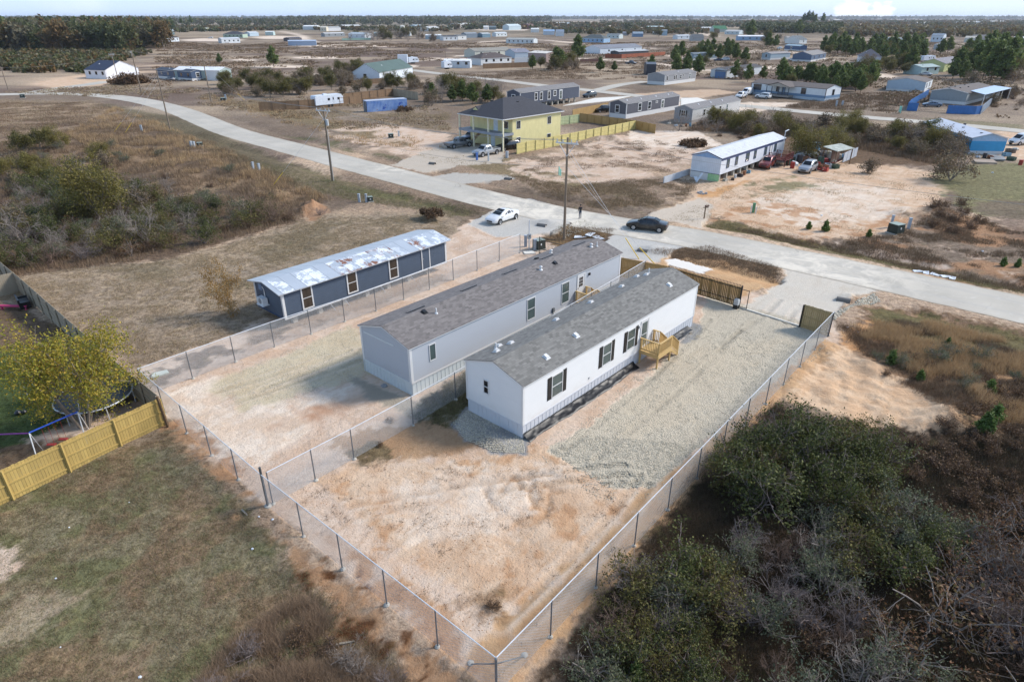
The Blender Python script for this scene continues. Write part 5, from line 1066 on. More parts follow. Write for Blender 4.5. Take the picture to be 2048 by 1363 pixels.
def xwin(y, z0, z1, w_=1.0, dr=False):
    m = MB(); m.box(X0 - .05, X0 + .02, y - .08, y + w_ + .08, z0 - .08, z1 + .08); q = m.build('door_frame' if dr else 'window', WHITE, y1.o); m = MB(); m.box(X0 - .062, X0, y, y + w_, z0, z1); m.build('door' if dr else 'pane', plain('pale_blue_door', (216, 228, 238)) if dr else GLS, y1.o if dr else q)
xwin(1.6, 3.6, 4.8); xwin(1.6, .8, 2.0); xwin(4.3, 2.95, 5.0, 1.0, True); xwin(5.1, .1, 2.1, 1.0, True)
m = MB(); m.box(.1, 2.895, .2, 12.1, 2.72, 2.95); m.build('balcony_floor', GRW, y1.o); m = MB(); m.box(.06, .16, .2, 12.1, 2.62, 3.08); m.box(.163, 2.89, .16, .26, 2.62, 3.08); m.build('balcony_beam', GRW, y1.o)
for y in (.25, 4.1, 8.1, 12.0): m = MB(); m.box(.12, .36, y - .12, y + .12, -.1, 5.5); m.build('porch_column', plain('cream_column', (240, 232, 200)), y1.o)
m = MB()
for i in range(12): m.box(1.0, 2.0, 7.3 + i * .27, 7.57 + i * .27, 2.65 - i * .22 - .05, 2.65 - i * .22)
m.hexa([(.98, 7.3, 2.35), (1.0, 7.3, 2.35), (1.0, 10.6, -.2), (.98, 10.6, -.2)], [(.98, 7.3, 2.7), (1.0, 7.3, 2.7), (1.0, 10.6, .1), (.98, 10.6, .1)]); m.build('outside_stair', wood('stair_wood', (150, 116, 88)), y1.o)
m = MB(); m.hexa([(1.6, 7.4, 5.8), (1.6, 10.4, 5.8), (4.4, 8.9, 7.1), (4.4, 8.9, 7.1)], [(1.6, 8.88, 7.05), (1.6, 8.92, 7.05), (4.4, 8.92, 7.12), (4.4, 8.88, 7.12)]); m.build('dormer', ROOFD, y1.o); m = MB(); m.face([(1.57, 10.2, 5.95), (1.57, 7.6, 5.95), (1.57, 8.9, 6.9)]); m.face([(1.575, 8.9, 6.9), (1.575, 7.6, 5.95), (1.575, 10.2, 5.95)]); m.build('dormer_gable', Ym, y1.o)
for x, y, z in ((5.5, 8.5, 7.7), (8.4, 4.5, 7.6), (11.0, 4.6, 7.5)): m = MB(); m.box(x - .2, x + .2, y - .2, y + .2, z - .15, z + .15); m.build('roof_vent', BLACK, y1.o)
# fence round the yellow house's yard
def GP(x, y, z=0): p = G(x, y, z); return (p.x, p.y)
LIM = wood('new_lime_pine', (226, 210, 140), var=.10)
q = [GP(1033, 287, 1.85), GP(1272, 241, 1.85)]
wood_fence('wooden_fence', 'new pale yellow fence with posts outside, running back from the yellow house', q, 1.85, LIM, railside=-1, post=2.6, postw=.12)
wood_fence('wooden_fence', 'honey coloured fence closing the far end of the yellow house yard', [GP(1272, 241, 1.85), GP(1312, 249, 1.85)], 1.85, TANW, railside=-1)
wood_fence('wooden_fence', 'honey coloured fence between yellow house yard and graphite home', [GP(1160, 226, 1.85), GP(1235, 236, 1.85), GP(1272, 241, 1.85)], 1.85, TANW, railside=-1)
wood_fence('wooden_fence', 'pale green-grey fence stretch at the back wall of the yellow house', [GP(1121, 233, 1.85), GP(1158, 228.5, 1.85)], 1.85, wood('green_grey_boards', (198, 206, 160)), railside=-1)
wood_fence('wooden_fence', 'tan fence beside the pale concrete slab', [GP(1146, 219, 1.85), GP(1216, 205, 1.85)], 1.85, TANW, railside=1)
def slab(name, label, pts, z0, z1, mat, cat, kind=None):
    P = [G(*p) for p in pts]; m = MB(); n = len(P); b = [(p.x, p.y, z0) for p in P]; t = [(p.x, p.y, z1) for p in P]
    m.face(t); m.face(b[::-1])
    for i in range(n): j = (i + 1) % n; m.face([b[i], b[j], t[j], t[i]])
    o = m.build(name, mat)
    return tag(o, label, cat, kind=kind)
slab('concrete_slab', 'long pale concrete slab between the charcoal and the graphite home', [(1126, 212), (1216, 203), (1262, 193), (1190, 197)], -.1, .14, PALLETC, 'slab')
slab('concrete_slab', 'white concrete slab right of the graphite home', [(1362, 214), (1440, 209), (1395, 196), (1362, 197)], -.1, .12, PALLETC, 'slab')
# far right group
CGY = siding('putty_siding', (158, 164, 166), gap=.3); 
al, ar = (1857.1, 204.6), (1931, 210.5)
A_, B_ = G(*al), G(*ar); dd = (B_ - A_).normalized(); nn_ = Vector((-dd.y, dd.x, 0))
class Pts: pass
hC = House('house', 'wide putty grey house with brown roof, carport and blue yard fence', al, ar, 26, 3.1, .9, CGY, ROOFB, L=9.1, cat='house')
# its ridge runs away from the camera: rebuild body with the gable facing us
for ch in KIDS[hC.o.name]: bpy.data.objects.remove(ch)
KIDS[hC.o.name] = []
m = MB(); m.hexa([(0, 0, .8), (9.1, 0, .8), (9.1, 26, .8), (0, 26, .8)], [(0, 0, 3.1), (9.1, 0, 3.1), (9.1, 26, 3.1), (0, 26, 3.1)]); m.face([(0, 0, 3.1), (9.1, 0, 3.1), (4.55, 0, 4.0)]); m.face([(9.1, 26, 3.1), (0, 26, 3.1), (4.55, 26, 4.0)]); m.build('wall', CGY, hC.o)
m = MB(); m.box(.03, 9.07, .03, 25.97, -.2, .8); m.build('skirting', WHITE, hC.o); m = MB(); gab(m, 3.06, -.25, 9.35, -.2, 26.2, .94, .12); m.build('roof', ROOFB, hC.o)
m = MB(); m.bar((-.2, -.23, 3.1), (4.55, -.23, 4.04), .05, .14); m.bar((4.55, -.23, 4.04), (9.3, -.23, 3.1), .05, .14); m.build('fascia', WHITE, hC.o)
for x, y in ((3.4, 3), (5.6, 5), (3.2, 9), (6, 11), (3.9, 15)): m = MB(); zz = 4.05 - abs(x - 4.55) * .2; m.box(x - .2, x + .2, y - .2, y + .2, zz, zz + .25); m.build('roof_vent', BLACK, hC.o)
m = MB(); m.hexa([(8.6, 4, 3.4), (13.0, 1, 2.9), (13.0, 28, 2.9), (8.6, 27, 3.4)], [(8.6, 4, 3.5), (13.0, 1, 3.0), (13.0, 28, 3.0), (8.6, 27, 3.5)]); m.build('carport_roof', ribmetal('pale_blue_metal', (186, 204, 226), .3, .35), hC.o)
for y in (1.3, 10, 19, 27.5): m = MB(); m.box(12.8, 12.95, y - .07, y + .07, 0, 2.9); m.build('carport_post', WHITE, hC.o)
m = MB(); m.box(9.2, 12.7, 27, 27.1, 0, 2.8); m.build('carport_back', plain('dark_clutter', (50, 40, 38)), hC.o)
BLF = plain('bright_blue_panel', (52, 112, 178), .5, .15, 1)
def panel_fence(name, label, pts, h, mat, cat='fence', th=.05, step=2.4):
    P = [Vector((p[0], p[1], 0)) for p in pts]; o = P[0]; root = empty(name, o, 0, label, cat)
    for i in range(len(P) - 1):
        a = P[i] - o; b = P[i + 1] - o; n = max(1, round((b - a).length / step))
        for k in range(n):
            p = a.lerp(b, k / n); q = a.lerp(b, (k + 1) / n); e = (q - p).normalized() * .04; m = MB(); m.bar(p + e + Vector((0, 0, h / 2)), q - e + Vector((0, 0, h / 2)), th, h); m.build('panel', mat, root)
            m = MB(); m.box(p.x - .05, p.x + .05, p.y - .05, p.y + .05, -.2, h + .03); m.build('post', mat, root)
    return root
panel_fence('metal_fence', 'bright blue fence left of the dark driveway gate', [GP(1855, 192), GP(1820, 214), GP(1813.5, 221), GP(1834, 222.5)], 2.0, BLF)
panel_fence('metal_fence', 'bright blue fence right of the dark driveway gate', [GP(1893, 227), GP(1949, 229), GP(1960, 228)], 2.0, BLF)
iron_gate('driveway_gate', 'dark arched double gate between the two blue fences', GP(1836, 222.5), GP(1892, 226.8), 1.9, None, .2, False)
def picket(name, label, a, b, h, n, mat):
    a = Vector((a[0], a[1], 0)); b = Vector((b[0], b[1], 0)); root = empty(name, a, 0, label, 'fence'); m = MB(); m2 = MB()
    for i in range(n): p = (b - a) * (i / n); m.box(p.x - .22, p.x + .22, p.y - .22, p.y + .22, 0, h) if False else m.bar(p, p + Vector((0, 0, h)), .5, .12)
    for z in (.3, h - .2): m2.bar(Vector((0, 0, z)), b - a + Vector((0, 0, z)), .08, .1)
    m.build('boards', mat, root); m2.build('rail', mat, root)
picket('picket_fence', 'white picket fence running back along the carport', GP(1960, 228), GP(2009, 184), 1.9, 34, WHITE)
car('sedan', 'parked_car', 'grey-blue car behind the dark driveway gate', (1876, 214), (1850, 213), carpaint('dusty_blue_paint', (92, 112, 136)))
# bright blue home
al, ar = (1936, 307.5), (2005, 309); BB = plain('azure_wall', (62, 164, 214), .5, .08, 1.2)
bh = empty('mobile_home', G(*al), math.atan2((G(*ar) - G(*al)).y, (G(*ar) - G(*al)).x), 'azure blue home with white roof at the right edge of the photo', 'mobile home'); w_ = 5.8; LB = 19
m = MB(); m.box(0, w_, 0, LB, .55, 2.25); m.build('wall', BB, bh); m = MB(); m.box(.002, w_ - .002, .002, LB, 2.25, 2.75); m.face([(0, -.0, 2.75), (w_, 0, 2.75), (w_ / 2, 0, 3.55)]); m.build('gable_panel', plain('pale_blue_panel', (176, 204, 230), .5), bh)
m = MB(); m.box(.05, w_ - .05, .05, LB, -.2, .548); m.build('skirting', WHITE, bh); m = MB(); gab(m, 2.72, -.3, w_ + .3, -.3, LB + .3, .84, .10); m.build('metal_roof', ribmetal('white_metal_roof', (222, 222, 228), .5, .4, 'x'), bh)
for x, y in ((2.0, 1.5), (2.0, 8), (2.2, 12), (4.6, 13)): m = MB(); m.box(x - .18, x + .18, y - .18, y + .18, 3.2, 3.5); m.build('roof_vent', BLACK, bh)
t7 = House('house', 'pale blue double-wide with brown roof and white side, left of the carport house', (1847, 185), (1879, 169), 11.2, 3.0, 1.0, siding('powder_blue_siding', (190, 208, 222), gap=.3), ROOFB, skirt=.6, cat='house', L=14)
for u in (1.5, 3.2, 7.4, 9.0): t7.win('f', u, u + .9, 1.2, 2.6, .08, GLD)
m = MB(); m.box(0, t7.L, -.03, -.003, .6, 2.98); m.build('front_cladding', BWS, t7.o)
# ================================================================ FAR HOMES: (label, A, B, width, wall colour, roof colour, height override, opts)
FH = [
 ('slate blue home with white trim and white skirting beside the curve of the road', (316, 156.5), (385, 162.5), 5.2, (72, 92, 120), (64, 74, 88), None, dict(sk=1, win=5, gwin='r')),
 ('long building with white roof and pale green side behind the slate blue home', (352, 160), (442, 161.5), 8, (168, 184, 180), (236, 238, 240), 3.6, dict(rw=(232, 232, 232))),
 ('white farmhouse with navy roof and front porch at the left bend of the road', (173, 157), (214, 158.5), 16, (240, 240, 244), (44, 56, 80), 3.2, dict(win=3, rise=3.0)),
 ('white house with dark green gable roof behind the winter scrub', (760, 165), (826, 152), 11, (232, 238, 244), (84, 104, 98), 3.4, dict(rise=3.0, gwin='l')),
 ('white and grey travel-lot building with long white roof, left of the brown roofed house', (888, 136), (940, 136.5), 5, (220, 226, 230), (240, 240, 240), 3.2, dict(win=3)),
 ('beige house with long taupe roof and three dark windows, above the brown roofed one', (950, 115), (1024, 112), 12, (214, 212, 196), (150, 144, 132), 3.4, dict(win=4, rise=1.5)),
 ('white house with chocolate hip roof behind a wood fence', (962, 131), (1023, 128), 12, (236, 236, 234), (88, 76, 72), 3.0, dict(hip=1, win=4, rise=2.4)),
 ('pale blue house with grey gable roof beside the pink metal barn', (1030, 117), (1060, 116), 12, (200, 212, 222), (134, 134, 146), 3.2, dict(rise=1.8)),
 ('dusty pink metal barn with cream roof', (1056, 123), (1092, 125), 12, (176, 150, 142), (226, 218, 206), 4.4, dict(rise=.8)),
 ('blue bungalow with dark hip roof in the open field', (1162, 85), (1207, 86), 14, (150, 184, 216), (84, 92, 92), 3.6, dict(hip=1, win=5, rise=3.2)),
 ('white double-wide with three dark window pairs on the far dirt road', (1012, 87), (1067, 88), 9, (222, 228, 230), (176, 176, 168), 3.6, dict(win=6)),
 ('long white ranch house with grey roof behind the red-brown fence', (1200, 109), (1283, 105), 14, (220, 228, 236), (128, 130, 138), 3.6, dict(rise=1.8, win=3)),
 ('low dark open shed with white end beside the red-brown fence', (1237, 113), (1296, 110), 7, (66, 66, 72), (190, 190, 190), 2.6, dict(rise=.6, cat='shed')),
 ('pale blue-grey home with cars parked along it, far right of centre', (1386, 121), (1433, 119), 5, (152, 172, 188), (110, 120, 126), 3.3, dict(sk=1, gwin='l')),
 ('small blue cabin in front of the dark roofed home', (1429, 156), (1449, 157), 5, (96, 128, 170), (98, 104, 116), 2.6, dict(rise=.9, cat='cabin')),
 ('pale home with long dark brown roof half hidden by pines', (1452, 157), (1521, 148), 7, (214, 218, 220), (66, 62, 62), 3.0, dict(win=2)),
 ('grey-blue mobile home with white posts left of the gable-porch house', (1540, 120), (1579, 118), 6, (176, 194, 204), (152, 144, 140), 3.2, dict(sk=1, gwin='l')),
 ('navy mobile home with white skirting among far pines', (1568, 101), (1599, 103), 6, (66, 94, 132), (150, 176, 190), 3.4, dict(sk=1, gwin='f')),
 ('slate gabled house with taupe roof and long window wall', (1621, 124), (1650, 119), 10, (92, 112, 140), (134, 128, 124), 3.4, dict(sk=1, rise=1.6, win=3)),
 ('white gabled garage house with grey roof at the far pine belt', (1598, 88), (1613, 87.6), 16, (236, 236, 232), (96, 104, 108), 3.6, dict(rise=3, win=1)),
 ('cream cottage behind the white gabled garage house', (1574, 83), (1593, 83), 9, (224, 218, 204), (168, 160, 152), 3.2, dict(rise=1.4)),
 ('white modern house among pines at the far right belt', (1678, 90), (1700, 91), 10, (226, 230, 232), (160, 168, 170), 3.4, {}),
 ('long white mobile home on bare ground before the brown wood', (1753, 84), (1797, 85.5), 7, (216, 226, 232), (150, 164, 166), 3.4, dict(win=3)),
 ('white house with charcoal hip roof behind dark pines', (1716, 127), (1760, 128), 16, (230, 234, 240), (64, 68, 82), 3.2, dict(hip=1, rise=3.6)),
 ('white metal shed right of the charcoal hip roof', (1762, 107), (1780, 107), 8, (206, 224, 230), (236, 240, 240), 3.2, dict(cat='shed')),
 ('lime-yellow gabled house with grey roof by the big pines', (1886, 144), (1922, 138), 10, (206, 212, 150), (128, 124, 130), 3.4, dict(rise=1.8)),
 ('powder teal cottage joined to the lime-yellow house', (1841, 150), (1876, 148), 8, (190, 216, 216), (160, 178, 176), 2.9, dict(rise=.9, win=2)),
 ('pale house with large gable at the right edge', (2018, 119), (2062, 120), 9, (196, 206, 208), (176, 180, 178), 3.4, dict(win=3)),
 ('white two-storey cluster house on the far right plain', (1860, 84), (1884, 84.5), 12, (222, 230, 238), (120, 136, 152), 6.0, dict(win=3)),
 ('small blue shed-like house among far right pines', (1840, 105), (1854, 105), 8, (120, 150, 190), (170, 184, 196), 3.2, {}),
 ('pale grey house behind the small blue one', (1866, 99), (1884, 100), 9, (196, 204, 208), (150, 150, 150), 3.4, {}),
 ('cream twin-gable house on the far right plain', (1927, 85), (1951, 85.5), 12, (226, 222, 210), (190, 184, 172), 4, {}),
 ('dark roofed house behind a bare tree on the far right plain', (1951, 84), (1975, 84), 12, (180, 178, 172), (92, 92, 96), 3.2, dict(rise=3)),
 ('low cream house with taupe roof near the right edge', (1998, 88), (2022, 88), 12, (220, 214, 204), (176, 168, 160), 3.6, {}),
 ('large white metal building cut by the right edge', (2023, 89), (2075, 90), 14, (220, 228, 232), (238, 238, 236), 4.5, {}),
 ('sky-blue long mobile home with white roof by the far pine belt', (1476, 81), (1534, 81), 8, (150, 184, 214), (240, 240, 240), 3.8, dict(win=4)),
 ('green roofed hall at the far end of the dirt road', (1428, 64), (1454, 64), 25, (190, 204, 196), (48, 112, 72), 4.0, dict(rise=5)),
 ('long white shed left of the green roofed hall', (1404, 62), (1428, 62), 14, (226, 230, 232), (214, 214, 210), 4.5, {}),
 ('pale house right of the green roofed hall', (1449, 69), (1478, 69.5), 14, (214, 224, 226), (190, 190, 186), 4, dict(win=3)),
 ('grey house with charcoal roof beside parked white trailers', (1384, 82), (1407, 82), 12, (170, 170, 170), (82, 88, 92), 3.5, dict(rise=2.5)),
 ('white trailer-like house left of the charcoal roof', (1355, 79), (1380, 78.5), 8, (226, 232, 236), (200, 204, 206), 3.5, dict(win=2)),
 ('blue-grey tiny tower house on the plain', (1324, 71.5), (1334, 71.5), 8, (150, 176, 192), (140, 150, 156), 6, {}),
 ('small white hip cottage left of the tiny tower house', (1305, 69), (1318, 69.3), 9, (224, 226, 222), (200, 198, 190), 3, {}),
 ('long pale teal shed on the far ridge', (1295, 59), (1327, 59), 14, (176, 204, 200), (190, 206, 204), 4.4, {}),
 ('steel-blue cottage in the middle of the plain', (1266, 74), (1286, 74), 10, (116, 146, 176), (140, 156, 170), 3.6, dict(rise=2)),
 ('grey cabin left of the steel-blue cottage', (1246, 71.5), (1257, 71.5), 8, (160, 160, 164), (130, 136, 150), 3.4, {}),
 ('white mobile home left of the grey cabin', (1213, 77), (1238, 77.6), 8, (216, 226, 224), (120, 126, 130), 4, dict(win=3)),
 ('cream house with black roof far left of centre beside a car', (447, 76), (486, 76), 16, (176, 196, 176), (66, 68, 72), 3.8, dict(hip=1, win=5, rise=3)),
 ('white mobile home in front of the pale green one', (444, 87), (481, 86), 7, (232, 236, 238), (214, 218, 222), 3.8, dict(win=4)),
 ('powder blue trailer with white end at the brown field edge', (577, 92), (633, 91.5), 6, (152, 172, 198), (176, 192, 212), 3.6, {}),
 ('dark roofed house behind the powder blue trailer', (579, 83), (604, 82), 8, (90, 84, 88), (74, 72, 78), 2.6, {}),
 ('white house with black roof at the forest edge', (318, 84.5), (359, 83), 7, (232, 238, 242), (52, 52, 58), 3.6, dict(win=5)),
 ('grey-green industrial shed at the forest edge', (320, 70), (350, 69.5), 12, (130, 150, 150), (196, 204, 206), 5.0, {}),
 ('small ochre shed beside the grey-green industrial shed', (301, 72), (317, 71), 8, (222, 184, 120), (214, 180, 128), 4, {}),
 ('tiny pale yellow house in the far left clearing', (404, 63), (416, 63), 12, (226, 226, 190), (214, 214, 196), 4, {}),
 ('powder blue cottage right of the black roof, far left', (500, 73), (518, 72.5), 10, (190, 210, 224), (206, 214, 218), 4, {}),
 ('pale teal dome-ended shed right of the powder blue cottage', (531, 71), (547, 71), 8, (196, 216, 212), (224, 230, 228), 4, {}),
 ('long grey single-wide beside the winding sand road', (650, 74), (690, 73), 8, (146, 152, 156), (206, 206, 204), 3.6, dict(win=3)),
 ('white farmhouse inside the teal fence', (697, 76), (730, 77), 11, (230, 234, 238), (188, 196, 200), 4.2, dict(rise=1.8, win=3)),
 ('grey-blue annex right of the white farmhouse', (728, 76), (742, 76), 9, (130, 144, 158), (150, 156, 164), 3.6, {}),
 ('teal cottage half hidden by the bare trees', (748, 73), (768, 73), 9, (150, 184, 184), (140, 168, 172), 3.6, {}),
 ('small white shed behind the bare trees', (803, 72), (821, 72), 9, (220, 224, 222), (214, 214, 206), 3.6, {}),
 ('blue-grey barn with big white roof', (851, 79), (881, 79), 14, (170, 190, 202), (238, 240, 240), 4.0, dict(rise=.8)),
 ('white house with charcoal roof right of the white-roofed barn', (887, 81.5), (915, 81), 9, (238, 240, 240), (70, 72, 76), 3.8, dict(win=3)),
 ('white annex with grey roof between two far houses', (916, 80), (933, 79.5), 9, (234, 234, 230), (110, 112, 112), 3.8, dict(win=1)),
 ('steel grey shed left of the far blue store', (932, 76), (955, 75.5), 10, (132, 146, 158), (150, 156, 160), 4.4, {}),
 ('dusty blue store with white roof edge', (965, 75.5), (981, 75), 9, (110, 140, 156), (190, 196, 196), 4, {}),
 ('white single-wide with dark windows alone on the plain', (992, 73.5), (1014, 73), 8, (232, 238, 238), (214, 220, 222), 4, dict(win=3)),
 ('long white hall at the far left tree line', (606, 60), (634, 60), 25, (226, 228, 226), (238, 238, 236), 6, {}),
 ('cream house with two dark openings on the far ridge', (641, 63), (653, 63), 14, (232, 220, 196), (214, 206, 190), 6, dict(win=2)),
 ('white house with grey wing on the far ridge', (656, 62.5), (682, 62), 14, (226, 226, 226), (170, 170, 166), 5.5, {}),
 ('long pale grey hall on the far ridge', (688, 58.5), (723, 58), 20, (210, 210, 206), (226, 224, 220), 6, {}),
 ('cream tall house behind bare trees on the far ridge', (801, 62), (808, 62), 14, (236, 230, 214), (226, 222, 212), 7, {}),
 ('pale blue house right of the ridge trees', (830, 58), (845, 57.5), 14, (190, 206, 212), (150, 166, 172), 6, {}),
 ('white gable house on the far ridge, centre left', (858, 63), (880, 62), 16, (222, 224, 222), (206, 206, 202), 5.5, {}),
 ('cream cube house on the far ridge, centre left', (895, 58.5), (903, 58.5), 12, (240, 238, 228), (236, 232, 220), 6, {}),
 ('white cluster house at the left of the distant village', (917, 54), (943, 53.5), 25, (226, 226, 222), (214, 212, 206), 6.5, {}),
 ('dark blue-green house with white garage in the distant village', (978, 60), (992, 60), 14, (96, 116, 122), (110, 126, 132), 5, {}),
 ('white garage house left of the dark blue-green one', (967, 59.5), (977, 59.5), 14, (232, 232, 228), (226, 226, 222), 5, {}),
 ('brown-grey house in the middle of the distant village', (994, 54), (1014, 53.5), 20, (170, 160, 150), (190, 184, 176), 6, {}),
 ('large pale blue gabled house of the distant village', (1018, 60.5), (1042, 60), 16, (190, 208, 216), (200, 212, 216), 7, dict(rise=3)),
 ('red-brown tall house of the distant village', (1058, 58.5), (1067, 58), 14, (134, 92, 84), (120, 88, 84), 8, {}),
 ('white low house below the red-brown tall one', (1062, 65), (1078, 65), 14, (236, 236, 232), (226, 226, 222), 4.5, {}),
 ('blue-roofed long house of the distant village', (1087, 70), (1109, 70), 14, (206, 216, 224), (140, 168, 198), 4.5, dict(rise=2)),
 ('white twin-gable house right of the blue roof', (1112, 72.5), (1128, 72.5), 12, (224, 228, 230), (130, 144, 160), 5, dict(rise=2.5)),
 ('cream cottage above the blue-roofed long house', (1088, 55), (1101, 55), 16, (216, 216, 208), (196, 200, 200), 6, {}),
 ('long white block at the right of the distant village', (1112, 52), (1130, 52), 25, (240, 240, 234), (236, 234, 226), 7, {}),
 ('pale blue block right of the long white one', (1131, 53), (1140, 53), 18, (200, 214, 224), (206, 216, 220), 7, {}),
 ('bright white roofs on the right horizon, nearest strip', (1925, 48), (1960, 48), 40, (230, 226, 218), (240, 238, 232), 7, {}),
 ('long bright roof on the right horizon above the brown wood', (1835, 51), (1858, 51), 30, (226, 222, 214), (236, 232, 224), 6, {}),
 ('long low roof on the right horizon near the edge', (1985, 47), (2010, 47), 40, (230, 226, 220), (238, 236, 230), 7, {}),
 ('bright low roof right of the tall lone pines', (1670, 44.5), (1684, 44.5), 50, (232, 228, 216), (240, 236, 226), 9, {}),
]
def hmat(kind, c):
    return siding('painted_siding', c, gap=.35) if kind == 'w' else plain('far_roof', c, .8, .12, .4)
for (lab, A, B, w_, wc, rc, hgt, op) in FH:
    d_ = (G(*B) - G(*A)).length; h_ = hgt or 3.3
    hs = House('shed' if op.get('cat') in ('shed', 'cabin') else 'house', lab, A, B, w_, h_, op.get('rise', min(w_ * .12, 1.6)), hmat('w', wc), hmat('r', rc), hip=bool(op.get('hip')), skirt=.9 if op.get('sk') else None, over=.25, ge=.2, cat=op.get('cat', 'house'))
    z0, z1 = (1.5, 2.7) if h_ < 5 else (2.2, 3.8); n = op.get('win', 0)
    if n:
        for i in range(n): u = d_ * (i + .6) / (n + .2); hs.win('f', u, u + min(1.3, d_ * .1), z0, z1, simple=True)
    if op.get('gwin') in ('l', 'r', 'f'):
        f = op['gwin']; W_ = hs.w if f != 'f' else hs.L; hs.win(f, W_ * .4, W_ * .4 + 1.3, z0 - .1, z1 + .1, .2, GLS)
    if A[1] > 110 or n: hs.vent(d_ * .3, w_ * .3, 'box', BLACK if sum(rc) > 500 else WHITE)
    if op.get('rw'): hs.band('f', d_ * .7, d_, 0, h_ - .05, plain('off_white', op['rw']), 'front_cladding', .03)
# fences further off
wood_fence('wooden_fence', 'brown board fence beside the chocolate hip roof', [GP(966, 137.5), GP(1062, 134)], 2.2, BRNW, post=6, gap=.5, rails=2)
wood_fence('wooden_fence', 'red-brown board fence in front of the white ranch house', [GP(1210, 116), GP(1243, 117), GP(1330, 111)], 2.2, wood('cedar_red', (160, 88, 58)), post=6, gap=.5, rails=2)
wood_fence('wooden_fence', 'dark brown low fence on the dirt track, centre', [GP(1160, 125), GP(1203, 123)], 1.6, wood('umber_boards', (92, 60, 52)), post=6, gap=.5, rails=2)
wood_fence('wooden_fence', 'weathered fence left of the dark green gable roof', [GP(664, 161), GP(732, 158)], 2.0, GREYW, post=3.5, gap=.4, rails=3, railside=-1)
wood_fence('wooden_fence', 'low weathered fence in front of the dark green gable roof', [GP(664, 164), GP(690, 172), GP(735, 168), GP(770, 166)], 1.7, BRNW, post=3.5, gap=.4, rails=2)
wood_fence('wooden_fence', 'long brown stockade fence behind the travel trailer and blue container', [GP(520, 223), GP(600, 219), GP(640, 216), GP(700, 210), GP(725, 207)], 2.3, BRNW, post=3.5, gap=.3, rails=3, railside=-1)
wood_fence('wooden_fence', 'open-railed fence running behind the blue container', [GP(690, 203), GP(787, 192)], 2.2, BRNW, post=3.0, gap=.3, rails=3, railside=-1)
wood_fence('wooden_fence', 'grey-topped fence corner right of the blue container', [GP(787, 192), GP(837, 200)], 2.2, GREYW, post=2.5, gap=.3, rails=3, railside=-1)
panel_fence('white_wall', 'long white wall in front of the pink metal barn', [GP(1029, 126), GP(1072, 125)], 2.6, WHITE, 'wall', .3, 12)
panel_fence('teal_fence', 'teal board fence round the white farmhouse', [GP(684, 81), GP(742, 80)], 1.9, plain('teal_boards', (150, 184, 168)), 'fence', .2, 12)
# blue shipping container
cn_ = empty('shipping_container', G(735, 225), math.atan2((G(815, 219) - G(735, 225)).y, (G(815, 219) - G(735, 225)).x), 'blue corrugated shipping container with rusty top edge', 'container'); Lc = (G(815, 219) - G(735, 225)).length
s = NT('container_blue'); o_ = s.obj(); x_ = s.n('ShaderNodeSeparateXYZ', {0: o_}); rb = s.math('ABSOLUTE', s.math('SUBTRACT', s.math('FRACT', s.math('MULTIPLY', x_.outputs[0], 2.6)), .5))
cc = s.mix(s.ramp(s.noise(o_, .7, 6), .35, .65), rgb(96, 134, 198), rgb(146, 172, 214)); cc = s.mix(s.ramp(s.noise(o_, .35, 7, .7), .60, .63), cc, rgb(52, 92, 176)); cc = s.mix(s.ramp(s.noise(o_, .6, 7, .75), .64, .68), cc, rgb(146, 102, 76)); CBM = s.done(cc, .5, .1, s.bump(s.ramp(rb, .2, .3), .05))
m = MB(); m.box(0, Lc, 0, 2.5, .05, 2.7); m.build('body', CBM, cn_); m = MB(); m.box(-.02, Lc + .02, -.02, 2.52, 2.7, 2.78); m.build('roof', plain('pale_container_roof', (190, 200, 216)), cn_); m = MB(); m.box(-.06, -.003, .1, 1.2, .15, 2.6); m.box(-.06, -.003, 1.3, 2.4, .15, 2.6); m.build('door', plain('dark_door', (60, 66, 78)), cn_)
for y in (.5, .9, 1.6, 2.0): m = MB(); m.bar((-.09, y, .2), (-.09, y, 2.6), .05); m.build('lock_rod', GALV, cn_)
def trailer(label, rear, front, L=None, h=3.1, name='travel_trailer', box=False):
    a, b = G(*rear), G(*front); d = b - a; L = L or d.length; r = empty(name, a, math.atan2(d.y, d.x), label, 'trailer'); PW = plain('trailer_white', (228, 234, 242), .35)
    m = MB()
    if box: m.box(0, L, 0, 2.5, .6, h)
    else: n = [(0, .7), (L - .3, .7), (L, 1.3), (L - .15, 2.2), (L - .9, h), (.3, h), (0, h - .3)]; k = len(n); m.v = [(x, 0, z) for x, z in n] + [(x, 2.45, z) for x, z in n]; m.f = [list(range(k)), [k + i for i in range(k)][::-1]] + [[i, k + i, k + (i + 1) % k, (i + 1) % k] for i in range(k)]; m.m = [0] * len(m.f)
    m.build('body', PW, r)
    if not box:
        for u in (L * .42, L * .76): m = MB(); m.box(u, u + .7, -.02, .01, 1.7, 2.3); m.build('window', GLD, r)
        m = MB(); m.box(L * .58, L * .58 + .6, -.02, .01, .9, 2.6); d_ = m.build('door', plain('door_white', (210, 216, 224)), r); m = MB(); m.box(L * .58 + .15, L * .58 + .45, -.03, .01, 1.8, 2.4); m.build('pane', GLD, d_)
        m = MB(); m.box(L * .35, L * .35 + 1.0, .8, 1.6, h, h + .3); m.build('roof_air_conditioner', PW, r)
    for u in (L * .45, L * .56): m = MB(); m.tube((u, .05, .36), (u, 2.4, .36), .36, n=14); m.build('wheel', TYRE, r)
    m = MB(); m.bar((L, 1.2, .55), (L + 1.1, 1.2, .5), .1); m.build('hitch', DKGALV, r)
